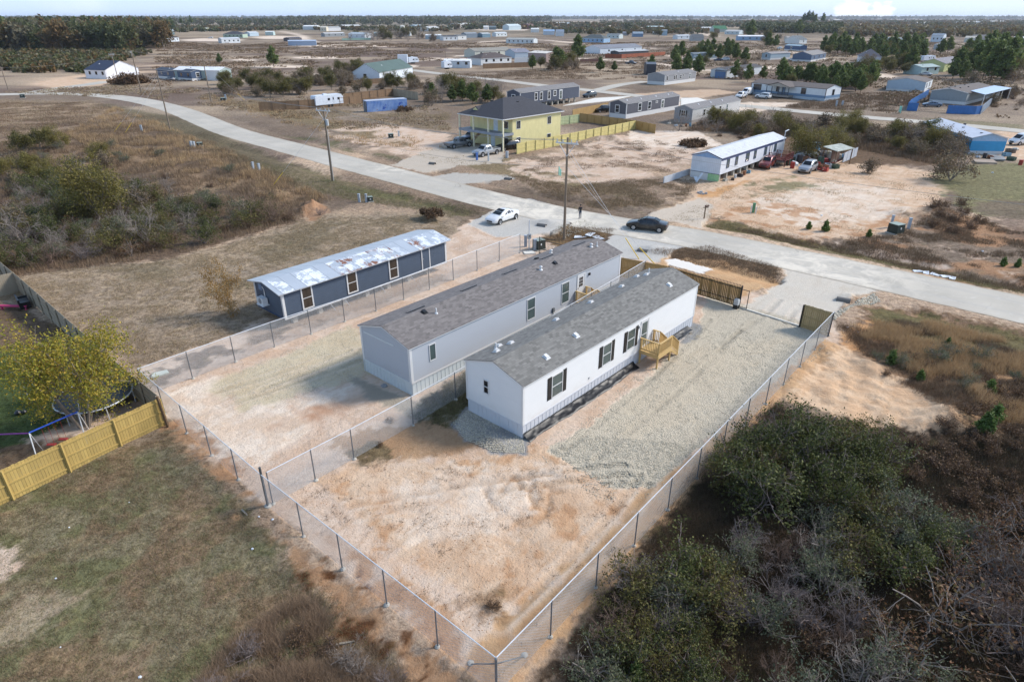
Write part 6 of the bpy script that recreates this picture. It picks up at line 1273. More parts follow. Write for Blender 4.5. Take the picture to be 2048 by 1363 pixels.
trailer('white travel trailer standing inside the brown stockade fence', (633, 217), (690, 211)); trailer('white box trailer in the middle field', (796, 129), (815, 129), h=4.6, box=True, name='box_trailer'); trailer('white travel trailer right of the white box trailer', (818, 128), (838, 127)); trailer('white camper with dark windows left of the long white roof', (889, 139), (905, 138), h=3.4); trailer('white camper among shrubs near the teal cottage', (1846, 124), (1870, 123), h=3.0)
# vehicles farther off
DKS = carpaint('dark_green_grey_paint', (58, 66, 70), .3)
car('suv', 'suv', 'dark SUV parked beside the charcoal single-wide', (1192, 193), (1166, 196), DKS, 'suv', L=5.0); car('van', 'van', 'white cargo van beside the long porch house', (1503, 188), (1484, 192), WPT, 'van'); car('pickup', 'pickup_truck', 'white pickup in front of the white cargo van', (1489, 194), (1474, 198), WPT, 'pickup'); car('suv', 'suv', 'white SUV under the left end of the porch house', (1537, 198), (1514, 196), WPT, 'suv')
car('pickup', 'pickup_truck', 'dark pickup with white bed cover on the middle dirt road', (1252, 128), (1271, 129), carpaint('navy_paint', (40, 48, 64)), 'pickup', L=6); car('suv', 'suv', 'black and white SUV behind the tan fence near the graphite home', (1216, 224), (1196, 225), BPT, 'suv'); car('van', 'van', 'white van beside the azure blue home', (2062, 288), (2026, 290), WPT, 'van')
car('suv', 'suv', 'small white car alone in the far left field', (426, 77), (416, 77), WPT, 'suv', L=6); car('suv', 'suv', 'white car parked right of the blue-grey home, nearer one', (1455, 121), (1443, 121), WPT, 'suv', L=5.2); car('sedan', 'parked_car', 'dark blue car parked beside the blue-grey home', (1442, 122), (1430, 122), BLP, L=5); car('sedan', 'parked_car', 'white car in front of the slate gabled house', (1590, 122), (1578, 121), WPT, L=5); car('suv', 'suv', 'white car under the navy mobile home carport', (1566, 99), (1552, 98), WPT, 'suv'); car('sedan', 'parked_car', 'dark car beside the slate blue home at the bend', (352, 163), (330, 161), carpaint('navy_paint', (40, 48, 64)))
car('sedan', 'parked_car', 'pale car at the powder teal cottage', (1858, 152), (1842, 151), SPT, L=5)
wk = car('sedan', 'wrecked_car', 'white wrecked car shell in the orange scrub beside the azure home', (1898, 287), (1922, 281), WPT)
# ================================================================ POLES AND WIRES
def pole(label, x, y, ytop, arm=None, fit=True, lean=None, r=.14):
    p = G(x, y); h = HT(x, y, ytop); root = empty('utility_pole', p, 0, label, 'utility pole'); n = MB(); n.tube((0, 0, -.5), (0, 0, h), r * 1.15, r * .8, 10); n.build('pole', POLEW, root)
    if arm is not None:
        c, s_ = math.cos(arm), math.sin(arm); L = 1.25; z = h - .55; m = MB(); m.bar((-c * L + s_ * .18, -s_ * L - c * .18, z), (c * L + s_ * .18, s_ * L - c * .18, z), .12, .14); m.build('crossarm', plain('pale_fibreglass', (216, 218, 218), .5), root)
        for t in (-1.1, -.45, .5, 1.1): m = MB(); m.lathe([(0, 0), (.05, .0), (.07, .08), (.05, .16), (.03, .28), (0, .3)], 8, (c * t + s_ * .18, s_ * t - c * .18, z + .07)); m.build('insulator', plain('grey_porcelain', (196, 200, 206), .3), root)
        m = MB(); m.bar((s_ * .1, -c * .1, h - 1.9), (c * .9 + s_ * .15, s_ * .9 - c * .15, z - .05), .05); m.bar((s_ * .1, -c * .1, h - 1.9), (-c * .9 + s_ * .15, -s_ * .9 - c * .15, z - .05), .05); m.build('arm_brace', GALV, root)
    return root, p, h
pa, A1, HA = pole('tall wooden utility pole with pale crossarm behind the grey home', 1128, 477, 275, R(-28)); pb, A2, HB = pole('wooden utility pole with crossarm and riser pipe left of the main road', 665, 362, 213, R(-25)); pc, A3, HC_ = pole('leaning wooden utility pole without crossarm beside the road curve', 340, 258, 140, None); pd_, A4, HD = pole('thick wooden utility pole by the brown brush pile', 283, 186, 101, R(-60), r=.18); pe, A5, HE = pole('slim utility pole right of the slate blue home', 423, 206, 116, None)
pf, A6, HF = pole('utility pole at the left edge of the photo', 17, 181, 134, None); pg, A7, HG = pole('short utility pole beside the white farmhouse', 236, 158, 106, R(-10)); ph, A8, HH = pole('distant pole with lamp in the brown field', 421, 136, 98, None); pi_, A9, HI = pole('distant pole above the white camper', 891, 116, 85, None); pj, A10, HJ = pole('distant pole beside the dirt road at the right', 1912, 118, 92, None); pk, A11, HK = pole('distant pole in front of the powder blue trailer', 596, 108, 88, None)
m = MB(); m.tube((.22, -.1, 0), (.22, -.1, 7.4), .045, n=8); m.build('riser_pipe', plain('pale_pipe', (196, 196, 190)), pb); m = MB(); m.lathe([(0, 0), (.22, .02), (.22, .75), (.15, .85), (0, .86)], 12, (.34, -.2, HB - 2.6)); m.build('transformer', plain('grey_box', (196, 200, 200)), pb)
def wire(label, a, b, sag=.9, r=.013, n=18):
    a = Vector(a); b = Vector(b); m = MB(); pr = None
    for i in range(n + 1):
        t = i / n; p = a.lerp(b, t); p.z -= sag * 4 * t * (1 - t)
        if pr is not None: m.tube(pr, p, r, n=4, cap=False)
        pr = p.copy()
    return tag(m.build('power_line', plain('aluminium_cable', (176, 174, 168), .5)), label, 'power line')
def arm(P, h, ang, t): return (P.x + math.cos(ang) * t, P.y + math.sin(ang) * t, h - .2)
for k, t in enumerate((-1.1, .5, 1.1)):
    g = 'cables from the crossarm pole to the pole behind the grey home'
    wire('overhead cable across the verge and road between the two crossarm poles', arm(A1, HA, R(-28), t), arm(A2, HB, R(-25), t), 1.1)['group'] = g
    wire('overhead cable from the crossarm pole towards the leaning pole at the road curve', arm(A2, HB, R(-25), t), (A3.x + t * .1, A3.y, HC_ - .3 - k * .5), 1.0)['group'] = 'cables from the crossarm pole to the leaning pole'
wire('lower overhead cable between the two crossarm poles', (A1.x, A1.y, HA - 3), (A2.x, A2.y, HB - 3), 1.2); wire('cable from the leaning pole to the thick pole by the brush pile', (A3.x, A3.y, HC_ - .2), (A4.x, A4.y, HD - .3), .8); wire('cable from the leaning pole to the slim pole', (A3.x, A3.y, HC_ - .4), (A5.x, A5.y, HE - .2), .7); wire('cable crossing the far road towards the left edge pole', (A4.x, A4.y, HD - .2), (A6.x, A6.y, HF - .2), 1.3, .02); wire('cable from the short pole to the thick pole', (A7.x, A7.y, HG - .2), (A4.x, A4.y, HD - .8), .4); wire('cable running out of the photo at the left', (A6.x, A6.y, HF - .2), (A6.x - 60, A6.y - 12, HF), 1); wire('upper cable from the thick pole over the brown field', (A4.x, A4.y, HD - .1), (A8.x, A8.y, HH), 2, .02); wire('cable leaving to the right from the pole behind the grey home', (A1.x + 1, A1.y, HA - .2), (A1.x + 62, A1.y - 40, HA), 1.4)
def guy(label, top, bx, by, yel=True):
    b = G(bx, by); root = empty('guy_wire', b, 0, label, 'guy wire'); tp = Vector(top) - b; m = MB(); m.tube((0, 0, 0), tp, .014, n=5); m.build('cable', GALV, root)
    if yel: m = MB(); m.tube((0, 0, 0), tp.normalized() * 2.6, .05, n=7); m.build('yellow_guard', plain('yellow_guard', (238, 200, 62), .45), root)
for i, (bx, by) in enumerate(((1278, 518), (1313, 532))): guy(('left', 'right')[i] + ' of the two yellow-sleeved guy wires beside the tan board fence', (A1.x, A1.y, HA - 1 - i * 2), bx, by)
guy('thin guy wire of the pole near the triangular verge', (A1.x, A1.y, HA - 1.5), 1196, 398, False); guy('yellow-sleeved guy wire in the brush left of the crossarm pole', (A2.x, A2.y, HB - 1.5), 545, 372); guy('upper yellow-sleeved guy wire below the leaning pole', (A3.x, A3.y, HC_ - 1), 228, 264); guy('lower yellow-sleeved guy wire below the leaning pole', (A3.x, A3.y, HC_ - 2), 250, 266); guy('yellow-sleeved guy wire beside the road curve scrub', (A5.x, A5.y, HE - 1), 489, 200)
# ================================================================ BOXES, PEDESTALS, CULVERTS, LITTER
GB = plain('dark_green_box', (34, 48, 42), .45); PG = plain('pedestal_grey', (176, 184, 192), .45)
def pedestal(label, x, y, h=1.1, w=.26, mat=None):
    p = G(x, y); r = empty('utility_pedestal', (p.x, p.y, gz(p.x, p.y) if p.length < 150 else 0), .5 + x * .01, label, 'pedestal'); m = MB(); m.hexa([(-w / 2, -w / 2, -.1), (w / 2, -w / 2, -.1), (w / 2, w / 2, -.1), (-w / 2, w / 2, -.1)], [(-w / 2, -w / 2, h * .92), (w / 2, -w / 2, h * .92), (w / 2, w / 2, h), (-w / 2, w / 2, h)]); m.build('housing', mat or PG, r); m = MB(); m.box(-w / 2 - .02, w / 2 + .02, -w / 2 - .02, w / 2 + .02, h * .93, h * 1.02); m.build('cap', mat or PG, r)
def tbox(label, x, y, w=.95, h=.85, rz=.5):
    p = G(x, y); r = empty('transformer_box', (p.x, p.y, 0), rz, label, 'transformer box'); m = MB(); m.box(-w * .62, w * .62, -w * .55, w * .55, -.1, .1); m.build('pad', CONC, r); m = MB(); m.hexa([(-w / 2, -w / 2, .1), (w / 2, -w / 2, .1), (w / 2, w / 2, .1), (-w / 2, w / 2, .1)], [(-w / 2, -w / 2 + .06, h), (w / 2, -w / 2 + .06, h), (w / 2, w / 2, h + .05), (-w / 2, w / 2, h + .05)]); m.build('cabinet', GB, r); m = MB(); m.box(-w / 2 - .01, w / 2 + .01, -w / 2 + .03, w / 2 + .01, h + .053, h + .08); m.build('lid', plain('pale_lid', (150, 162, 150)), r); m = MB(); m.box(-.14, .02, -w / 2 - .012, -w / 2 + .045, h * .55, h * .75); m.build('notice', WHITE, r)
tbox('green transformer box between two pedestals right of the sand lot', 1790, 466, 1.25, 1.05, .45); pedestal('tall pedestal left of the transformer box on the sand lot edge', 1781, 455, 1.45, .28); pedestal('tall pedestal right of the transformer box on the sand lot edge', 1816, 458, 1.3, .28)
tbox('green transformer box behind the iron fence near the chain-link end', 1078, 498, 1.0, 1.0, .6); pedestal('grey pedestal in front of the iron fence box', 1070, 500, 1.2, .3); pedestal('grey pedestal at the end of the chain-link fence', 1051, 493, 1.25, .3)
pedestal('left grey pedestal in the mowed verge above the blue home', 719, 404, 1.1); pedestal('middle grey pedestal in the mowed verge above the blue home', 733, 404, 1.1); tbox('small green box right of the verge pedestals', 741, 403, .6, .6)
tbox('green box among tan grass left of the yellow house', 782, 276, .95, .8, .3); pedestal('pedestal right of the box left of the yellow house', 798, 273, 1.1); tbox('dark box in the tall grass left of the leaning pole', 400, 292, .9, .6, .2); pedestal('left pedestal beside the dark box in tall grass', 383, 294, 1.1, .35); pedestal('right pedestal beside the dark box in tall grass', 389, 295, 1.1, .35)
pedestal('left pedestal in the grass above the spoil mounds', 507, 338, 1.1, .3); pedestal('right pedestal in the grass above the spoil mounds', 519, 341, 1.1, .3); pedestal('pedestal by the white litter near the road curve brush', 284, 263, 1.3, .35); tbox('small dark box at the road bend on the left', 46, 196, 1.2, 1.0); tbox('dark box in the far verge right of the slim pole', 447, 202, 1.3, .8, .2); pedestal('pedestal right of the far verge box', 452, 200, 1.5, .5)
pedestal('small white pipe stub pedestal before the yellow house, left', 1118, 350, 1.3, .14, plain('mint_pipe', (150, 220, 200))); pedestal('mint pipe stub right of the other one', 1121, 351, 1.0, .14, plain('mint_pipe', (150, 220, 200))); pedestal('green riser between white pipes by the mailbox', 1506, 425, 1.2, .3, plain('green_riser', (96, 150, 110))); pedestal('white pipe left of the green riser', 1501, 426, .9, .1, WHITE); pedestal('white pipe right of the green riser', 1511, 427, .8, .1, WHITE)
pedestal('blue pedestal at the bumper of the silver pickup', 954, 320, 1.2, .3, plain('pedestal_blue', (70, 110, 180))); pedestal('grey pedestal beside the silver pickup door', 977, 322, 1.5, .2); pedestal('pale pedestal at the yellow house corner', 1014, 316, 1.1, .4); pedestal('green pipes left of the blue fence', 1799, 226, 1.6, .5, plain('mint_pipe', (150, 220, 200))); pedestal('pedestal pair stub right of the porch house', 1672, 213, 1.5, .4); pedestal('white stub right of the porch house pedestal', 1684, 212, 1.3, .4)
p_ = G(1408, 437); mb = empty('mailbox', p_, .4, 'rusty brown mailbox on a leaning wooden post by the road', 'mailbox'); m = MB(); m.box(-.05, .05, -.05, .05, -.1, 1.35); m.build('post', wood('old_timber', (110, 86, 62)), mb); m = MB(); m.bar((-.3, 0, 1.4), (.45, 0, 1.35), .12, .07); m.build('arm', wood('old_timber', (110, 86, 62)), mb); m = MB(); m.lathe([(0, -.25), (.12, -.25), (.12, .25), (0, .25)], 12, (.2, 0, 1.55), 'x'); m.build('box', plain('rusty_tin', (100, 70, 54)), mb)
def culvert(label, x, y, ang, r=.33):
    p = G(x, y); root = empty('culvert_pipe', (p.x, p.y, .0), ang, label, 'culvert pipe'); m = MB(); m.lathe([(r * .86, -.2), (r, -.2), (r, .9), (r * .86, .9)], 20, (0, 0, .02), 'x'); m.build('pipe', plain('corrugated_grey', (110, 106, 100), .6), root); m = MB(); m.lathe([(0, -.1), (r * .85, -.1)], 20, (0, 0, .02), 'x'); m.build('opening', plain('pipe_dark', (8, 8, 8), .9), root)
culvert('black culvert pipe mouth under the apron of the white sedan', 1078, 452, R(-25)); culvert('black culvert pipe mouth under the driveway by the yellow guy wires', 1292, 505, R(150)); culvert('black culvert pipe mouth beside the big driveway entrance', 1695, 604, R(150)); culvert('dark culvert mouth below the apron of the yellow house', 861, 328, R(-25)); culvert('dark culvert mouth beside the small gravel patch', 1020, 360, R(150))
for lab, x, y in (('light switch panel on a post beside the iron fence', 1058, 497),): pass
p_ = G(1058, 499); mt = empty('meter_post', p_, .5, 'steel meter post standing at the end of the chain-link fence', 'meter post'); m = MB(); m.tube((0, 0, -.1), (0, 0, 3.2), .06, n=8); m.build('post', GALV, mt); m = MB(); m.box(-.18, .18, -.12, .06, 1.2, 1.7); m.build('meter_box', plain('grey_box', (150, 156, 160)), mt); m = MB(); m.lathe([(0, 0), (.09, 0), (.09, .08), (0, .1)], 12, (0, -.12, 1.5), 'y'); m.build('dial', GLS, mt)
slab('concrete_pad', 'small pale pad at the foot of the meter post', [(1046, 504), (1064, 502), (1072, 507), (1050, 509)], -.1, .09, PALLETC, 'pad')
# ================================================================ VEGETATION
BARK = plain('grey_bark', (142, 130, 118), .9, .25, 6); BARKP = plain('pine_bark', (112, 90, 74), .9, .25, 5); TWG = plain('pale_grey_twigs', (146, 134, 124), .9, .25, 4); TWB = plain('brown_twigs', (118, 96, 82), .9, .25, 4); TWP = plain('dusky_twigs', (136, 122, 116), .9, .2, 4)
LDG = leafmat('dark_evergreen_leaves', [(52, 60, 34), (84, 90, 48), (122, 122, 66)]); LOL = leafmat('olive_leaves', [(78, 80, 44), (104, 100, 54), (130, 118, 62)]); LYE = leafmat('autumn_yellow_leaves', [(104, 110, 40), (136, 136, 48), (164, 152, 56), (196, 162, 66)]); LBR = leafmat('dry_brown_leaves', [(78, 62, 48), (112, 88, 66), (146, 116, 84)]); LPI = leafmat('pine_needles', [(72, 90, 52), (106, 122, 66), (142, 152, 86)], trans=.35)
LWL = leafmat('willow_green_leaves', [(98, 94, 50), (128, 118, 62), (156, 142, 78)]); LRD = leafmat('russet_leaves', [(98, 72, 52), (128, 90, 64), (112, 104, 64)]); LBG = leafmat('bright_sapling_needles', [(84, 104, 52), (118, 140, 72)])
LGY = leafmat('grey_green_leaves', [(82, 90, 70), (108, 114, 88), (124, 124, 92)])
def norm(v): return v / (np.linalg.norm(v, axis=-1, keepdims=True) + 1e-9)
def skeleton(rng, H_, spread, nmain, levels=3, up=.9, wig=.25, kids=4, base=.12, r0=.05, trunk=0.0, leader=False):
    segs = []; tips = []
    def grow(p, d, L, r, lev):
        n = 4 if lev < 2 else 3; q = p.copy(); pts = [q.copy()]
        for i in range(n):
            d = norm(d + rng.normal(0, wig, 3) + np.array([0, 0, .10 if lev < 2 else .02])); q2 = q + d * L / n; segs.append((q.copy(), q2.copy(), r * (1 - .55 * i / n), r * (1 - .55 * (i + 1) / n), lev)); q = q2; pts.append(q.copy())
        if lev >= levels: tips.append((pts[-1], d)); tips.append((pts[-2], d)); return
        for k in range(kids):
            t = rng.uniform(.35, 1.0); a = pts[min(n, int(t * n) + 0)]; dd = norm(d * .9 + rng.normal(0, .75, 3)); grow(a.copy(), dd, L * rng.uniform(.45, .62), r * .42, lev + 1)
    if trunk:
        p = np.zeros(3); q = np.array([rng.normal(0, .06) * H_, rng.normal(0, .03) * H_, trunk]); segs.append((p, q, r0 * 1.5, r0 * 1.2, 0)); start = q
    else: start = np.zeros(3)
    for i in range(nmain):
        a = 2 * math.pi * (i + rng.uniform(-.3, .3)) / nmain; tilt = rng.uniform(.25, 1) * spread
        d = norm(np.array([math.cos(a) * tilt, math.sin(a) * tilt, up])); p = start + np.array([math.cos(a), math.sin(a), 0]) * base * rng.uniform(.3, 1) * (0 if trunk else 1); grow(p, d, (H_ - trunk) * rng.uniform(.55, .78), r0 * rng.uniform(.7, 1.1), 1)
    return segs, tips
def seg_mesh(segs, n=3, rmin=.006):
    V = []; F_ = []; k = 0
    for a, b, ra, rb, lev in segs:
        d = b - a; L = np.linalg.norm(d)
        if L < 1e-5: continue
        d = d / L; up = np.array([0, 0, 1.]) if abs(d[2]) < .9 else np.array([1., 0, 0]); x = np.cross(d, up); x /= np.linalg.norm(x); y = np.cross(d, x); nn = n if lev >= 2 else 5
        ra = max(ra, rmin); rb = max(rb, rmin * .7)
        for (p, r) in ((a, ra), (b, rb)):
            for i in range(nn): t = 2 * math.pi * i / nn; V.append(p + x * math.cos(t) * r + y * math.sin(t) * r)
        for i in range(nn): j = (i + 1) % nn; F_.append((k + i, k + nn + i, k + nn + j, k + j))
        k += 2 * nn
    return np.array(V), np.array(F_)
def leaf_quads(rng, P, size, asp=1.7, flat=.0):
    n = len(P); a = norm(rng.normal(0, 1, (n, 3)) + np.array([0, 0, flat])); b = norm(np.cross(a, rng.normal(0, 1, (n, 3)))); c = np.cross(a, b); s_ = size * rng.uniform(.6, 1.35, (n, 1))
    b = b * s_ * asp * .5; c = c * s_ * .5; V = np.stack([P - b, P - c * .9 + b * .1, P + b, P + c * .9 + b * .1], 1).reshape(-1, 3); return V, np.arange(n * 4).reshape(n, 4)
def around_tips(rng, tips, per, r, jit=(1, 1, .8)):
    T = np.array([t[0] for t in tips]); P = np.repeat(T, per, 0) + rng.normal(0, r, (len(T) * per, 3)) * np.array(jit); return P
def proto(name, seed, H_, spread, nmain, levels, kids, leaf=None, per=8, lsize=.07, lr=.12, twig=TWB, leafn='foliage', stemn='stems', keep=1.0, trunk=0, r0=.045, wig=.25, up=.9, asp=1.7, rmin=.006, base=.15, segn=3):
    rng = np.random.RandomState(seed); segs, tips = skeleton(rng, H_, spread, nmain, levels, up, wig, kids, base, r0, trunk); root = empty(name, (0, 0, -500)); V, F_ = seg_mesh(segs, segn, rmin); npmesh(stemn, V, F_, twig, root, k=4)
    if leaf is not None:
        P = around_tips(rng, tips, per, lr); P = P[P[:, 2] > .03]
        if keep < 1: # ragged gaps
            f = fbm(P[:, 0] * 1.0 + P[:, 2] * .7, P[:, 1] - P[:, 2] * .4, H_ * .22, seed, 3); P = P[f > np.quantile(f, 1 - keep)]
        V, F_ = leaf_quads(rng, P, lsize, asp); npmesh(leafn, V, F_, leaf, root, k=4)
    return root
def pine(name, seed, H_, rad, lsize=.3, n=1.0, low=.35, leaf=None, stemr=None):
    rng = np.random.RandomState(seed); root = empty(name, (0, 0, -500)); segs = [(np.zeros(3), np.array([0, 0, H_ * .5]), stemr or H_ * .018, H_ * .012, 0), (np.array([0, 0, H_ * .5]), np.array([rng.normal(0, .02) * H_, 0, H_ * .98]), H_ * .012, .02, 0)]; P = []
    z = H_ * low
    while z < H_:
        t = (z - H_ * low) / (H_ * (1 - low)); prof = (math.sin(min(1, t * 1.25 + .22) * math.pi) ** .7 if t < .65 else (1 - t) * 1.9 + .05); R_ = rad * max(.12, prof) * rng.uniform(.7, 1.15)
        for k in range(rng.randint(3, 6)):
            a = rng.uniform(0, 6.28); e = np.array([math.cos(a) * R_, math.sin(a) * R_, z + R_ * rng.uniform(.05, .45)]); b = np.array([0, 0, z]); segs.append((b, e, .03 + H_ * .002, .015, 2)); m_ = int(max(3, R_ / lsize * 3.2) * n)
            tt = rng.uniform(.35, 1.05, m_); P.append(b + (e - b) * tt[:, None] + rng.normal(0, lsize * .55, (m_, 3)))
        z += H_ * .035 * rng.uniform(.7, 1.3)
    V, F_ = seg_mesh(segs, 3, .015); npmesh('trunk', V, F_, BARKP, root, k=4); P = np.concatenate(P); P = np.repeat(P, 3, 0) + rng.normal(0, lsize * .35, (len(P) * 3, 3)); V, F_ = leaf_quads(rng, P, lsize, 1.5); npmesh('crown', V, F_, leaf or LPI, root, k=4); return root
PR = {}
PR['ever'] = [proto('evergreen_shrub', s_, 3.3, .95, 9, 3, 4, LDG, 13, .085, .20, TWP, keep=.8) for s_ in (1, 2, 3)]
PR['olive'] = [proto('leafy_shrub', s_, 3.0, .9, 8, 3, 4, LOL, 11, .08, .20, TWB, keep=.78) for s_ in (4, 5)]
PR['grey'] = [proto('grey_green_shrub', s_, 2.6, 1.0, 8, 3, 4, LGY, 9, .07, .20, TWG, keep=.75) for s_ in (6, 7)]
PR['bare'] = [proto('bare_shrub', s_, 2.9, 1.2, 10, 4, 4, None, twig=m_, wig=.38, rmin=.006) for s_, m_ in ((8, TWG), (9, TWP), (10, TWB))]
PR['bramble'] = [proto('brown_bramble', s_, 1.5, 1.6, 10, 3, 4, LBR, 4, .07, .16, TWB, wig=.42, keep=.8, up=.5) for s_ in (11, 12)]
PR['russet'] = [proto('russet_shrub', s_, 3.2, .8, 6, 3, 4, LRD, 5, .09, .2, TWG, keep=.8) for s_ in (13, 14)]
PR['yellow'] = [proto('yellow_leaved_tree', 15, 7.4, .60, 8, 4, 4, LYE, 22, .085, .32, BARK, 'crown', 'trunk', keep=.85, r0=.08, wig=.2, base=.35, up=1.0)]
PR['thin'] = [proto('thin_yellow_tree', 16, 4.9, .45, 6, 4, 3, leafmat('sparse_amber_leaves', [(150, 116, 60), (180, 140, 80), (140, 120, 70)]), 14, .075, .2, BARK, 'crown', 'trunk', r0=.03)]
PR['willow'] = [proto('willow_green_tree', s_, 6.0, .62, 7, 3, 5, LWL, 34, .12, .38, BARK, 'crown', 'trunk', keep=.8, r0=.09) for s_ in (17, 18)]
PR['oaky'] = [proto('olive_tree', s_, 6.5, .7, 6, 3, 5, LOL, 26, .16, .42, BARK, 'crown', 'trunk', keep=.8, trunk=1.2, r0=.1) for s_ in (19, 20)]
PR['baret'] = [proto('bare_tree', s_, 6.5, .5, 5, 4, 4, None, twig=TWG, stemn='branches', wig=.22, r0=.08, rmin=.016, up=1.1) for s_ in (21, 22)]
PR['barewin'] = [proto('winter_brush_tree', s_, 5.2, .7, 7, 3, 5, leafmat('winter_brown_leaves', [(108, 92, 74), (136, 116, 92), (118, 110, 78)]), 8, .2, .4, TWG, 'crown', 'branches', keep=.6, r0=.06, rmin=.02) for s_ in (23, 24)]
PR['pine'] = [pine('pine_tree', s_, 7.5, 2.1, .34, 1.2, .22) for s_ in (25, 26, 27)]
PR['sapling'] = [pine('pine_sapling', s_, .85, .26, .08, 1.0, .06, LBG, .02) for s_ in (28, 29)]
PR['tallp'] = [pine('tall_pine', s_, 22, 3.6, 1.1, .9, .55) for s_ in (30, 31)]
PR['wood'] = [proto('forest_tree', s_, 17, .38, 5, 2, 5, l_, 30, 1.15, 1.5, BARK, 'crown', 'trunk', keep=.8, trunk=3, r0=.25, rmin=.06) for s_, l_ in ((32, leafmat('forest_green_a', [(62, 70, 44), (88, 94, 56), (110, 108, 66)])), (33, leafmat('forest_grey_b', [(96, 92, 72), (124, 116, 92), (106, 104, 74)])), (34, leafmat('forest_rust_c', [(96, 80, 52), (130, 102, 64), (92, 92, 54)])))]
PR['dark'] = [proto('dark_round_tree', 35, 5.0, .8, 8, 3, 5, LDG, 20, .2, .34, BARK, 'crown', 'trunk', keep=.9, trunk=.4, r0=.09)]
PR['deadpile'] = [proto('brush_pile', 36, 2.2, 1.6, 22, 3, 4, LBR, 6, .2, .2, TWB, 'dry_leaves', 'branches', up=.45, wig=.35, rmin=.02, base=1.6)]
USED = {}
rv = random.Random(77)
def plant(kind, x, y, h=1.0, label=None, group=None, i=None, w=1.0, px=True, cat=None):
    p = G(x, y) if px else Vector((x, y, 0)); Ls = PR[kind]; k = i if i is not None else rv.randrange(len(Ls)); src = Ls[k]; z = gz(p.x, p.y) if math.hypot(p.x, p.y) < 260 else 0
    sc = (h * w, h * w, h); rz = rv.uniform(0, 6.28)
    if src.name not in USED: USED[src.name] = 1; o = src; o.location = (p.x, p.y, z); o.rotation_euler = (0, 0, rz); o.scale = sc; 
    else: o = dup(src, (p.x, p.y, z), rz, sc)
    o['label'] = label; o['category'] = cat or ('tree' if kind in ('yellow', 'thin', 'willow', 'oaky', 'baret', 'barewin', 'pine', 'tallp', 'wood', 'dark') else ('brush pile' if kind == 'deadpile' else 'shrub'))
    if group: o['group'] = group
    elif 'group' in o: del o['group']
    return o
def inpoly(x, y, P):
    c = False; n = len(P)
    for i in range(n):
        a = P[i]; b = P[(i + 1) % n]
        if (a[1] > y) != (b[1] > y) and x < (b[0] - a[0]) * (y - a[1]) / (b[1] - a[1]) + a[0]: c = not c
    return c
def fill(kinds, pxpoly, n, hr, label, group, dmin=1.0, w=(.85, 1.2), seed=1):
    """plants scattered over a patch of ground, each an individual"""
    rn = random.Random(seed); P = W(pxpoly); xs = [p[0] for p in P]; ys = [p[1] for p in P]; pts = []; t = 0
    while len(pts) < n and t < n * 60:
        t += 1; x = rn.uniform(min(xs), max(xs)); y = rn.uniform(min(ys), max(ys))
        if not inpoly(x, y, P): continue
        if any((x - a) ** 2 + (y - b) ** 2 < dmin * dmin for a, b in pts): continue
        pts.append((x, y)); k = rn.choice(kinds); plant(k, x, y, rn.uniform(*hr), label[k] if isinstance(label, dict) else label, (group[k] if isinstance(group, dict) else group), w=rn.uniform(*w), px=False)
    return pts
# --- single plants one can point at
plant('yellow', 172, 852, 1.0, 'big yellow-green tree growing beside the trampoline', i=0, w=1.0)
plant('thin', 462, 628, 1.12, 'slim tree with thin amber leaves left of the slate blue home', i=0, w=.62)
plant('willow', 205, 440, 1.35, 'tall yellow-green tree in the left thicket', i=0, w=.8); plant('baret', 295, 490, .85, 'pale bare tree at the front edge of the left thicket', i=0); plant('barewin', 40, 470, .8, 'orange-brown leafy tree at the left edge of the photo', i=0); plant('baret', 340, 390, .5, 'small bare tree behind the left thicket edge', i=1)
plant('dark', 1858, 276, .8, 'dark round evergreen tree right of the olive trees by the back road', i=0)
for x, y, h, l in ((1612, 318, 1.0, 'large olive-green tree behind the silver SUV'), (1560, 262, .75, 'pale green tree above the white ribbed roof'), (1668, 300, .8, 'olive tree right of the large one by the junk pile'), (1790, 285, .8, 'brownish olive tree left of the dark round evergreen'), (1480, 262, .8, 'yellow-green tree in front of the pale grey single-wide'), (1425, 250, .75, 'green tree beside the gable end with black shutters')): plant('willow', x, y, h, l, w=1.1)
plant('baret', 1545, 250, .8, 'dark bare tree in front of the back road', i=0); plant('baret', 1358, 262, .75, 'small winter tree on the sand right of the lime fence', i=1); plant('barewin', 1900, 360, 1.0, 'orange-brown thin-leaved tree left of the azure home', i=1); plant('barewin', 1735, 345, .55, 'small bare tree on the edge of the big sand lot', i=0)
plant('deadpile', 1387, 292, .9, 'pile of cut brown branches on the orange mound', i=0); plant('deadpile', 262, 168, 2.3, 'huge russet brush pile by the road bend'); plant('deadpile', 862, 438, .55, 'small heap of dry straw above the blue home'); plant('deadpile', 808, 222, .8, 'grey heap of cut brush beside the blue container')
for x, y, h in ((1617, 458, 1.0), (1650, 462, 1.4), (1737, 474, 1.0), (2005, 532, 1.0), (2034, 534, .95), (1780, 728, 1.2), (1270, 1363, 1.1), (1838, 762, .9), (1975, 790, 1.2), (1960, 880, 1.6), (1985, 850, 1.3), (1895, 690, .7)):
    plant('sapling', x, y, h, 'bright green pine sapling', None)['label'] = 'bright green pine sapling ' + {1617: 'left of the taller one on the road verge', 1650: 'tallest of the three along the sand lot verge', 1737: 'left of the green transformer box', 2005: 'left one of two at the right photo edge', 2034: 'right one of two at the right photo edge', 1780: 'beside the dug sand pit', 1270: 'at the bottom edge of the thicket', 1838: 'among tan grass right of the sand pit', 1975: 'in the orange scrub at the right edge', 1960: 'rising from the dark vines at the right', 1985: 'just behind the one in the dark vines', 1895: 'in the tan grass near the road verge'}[x]
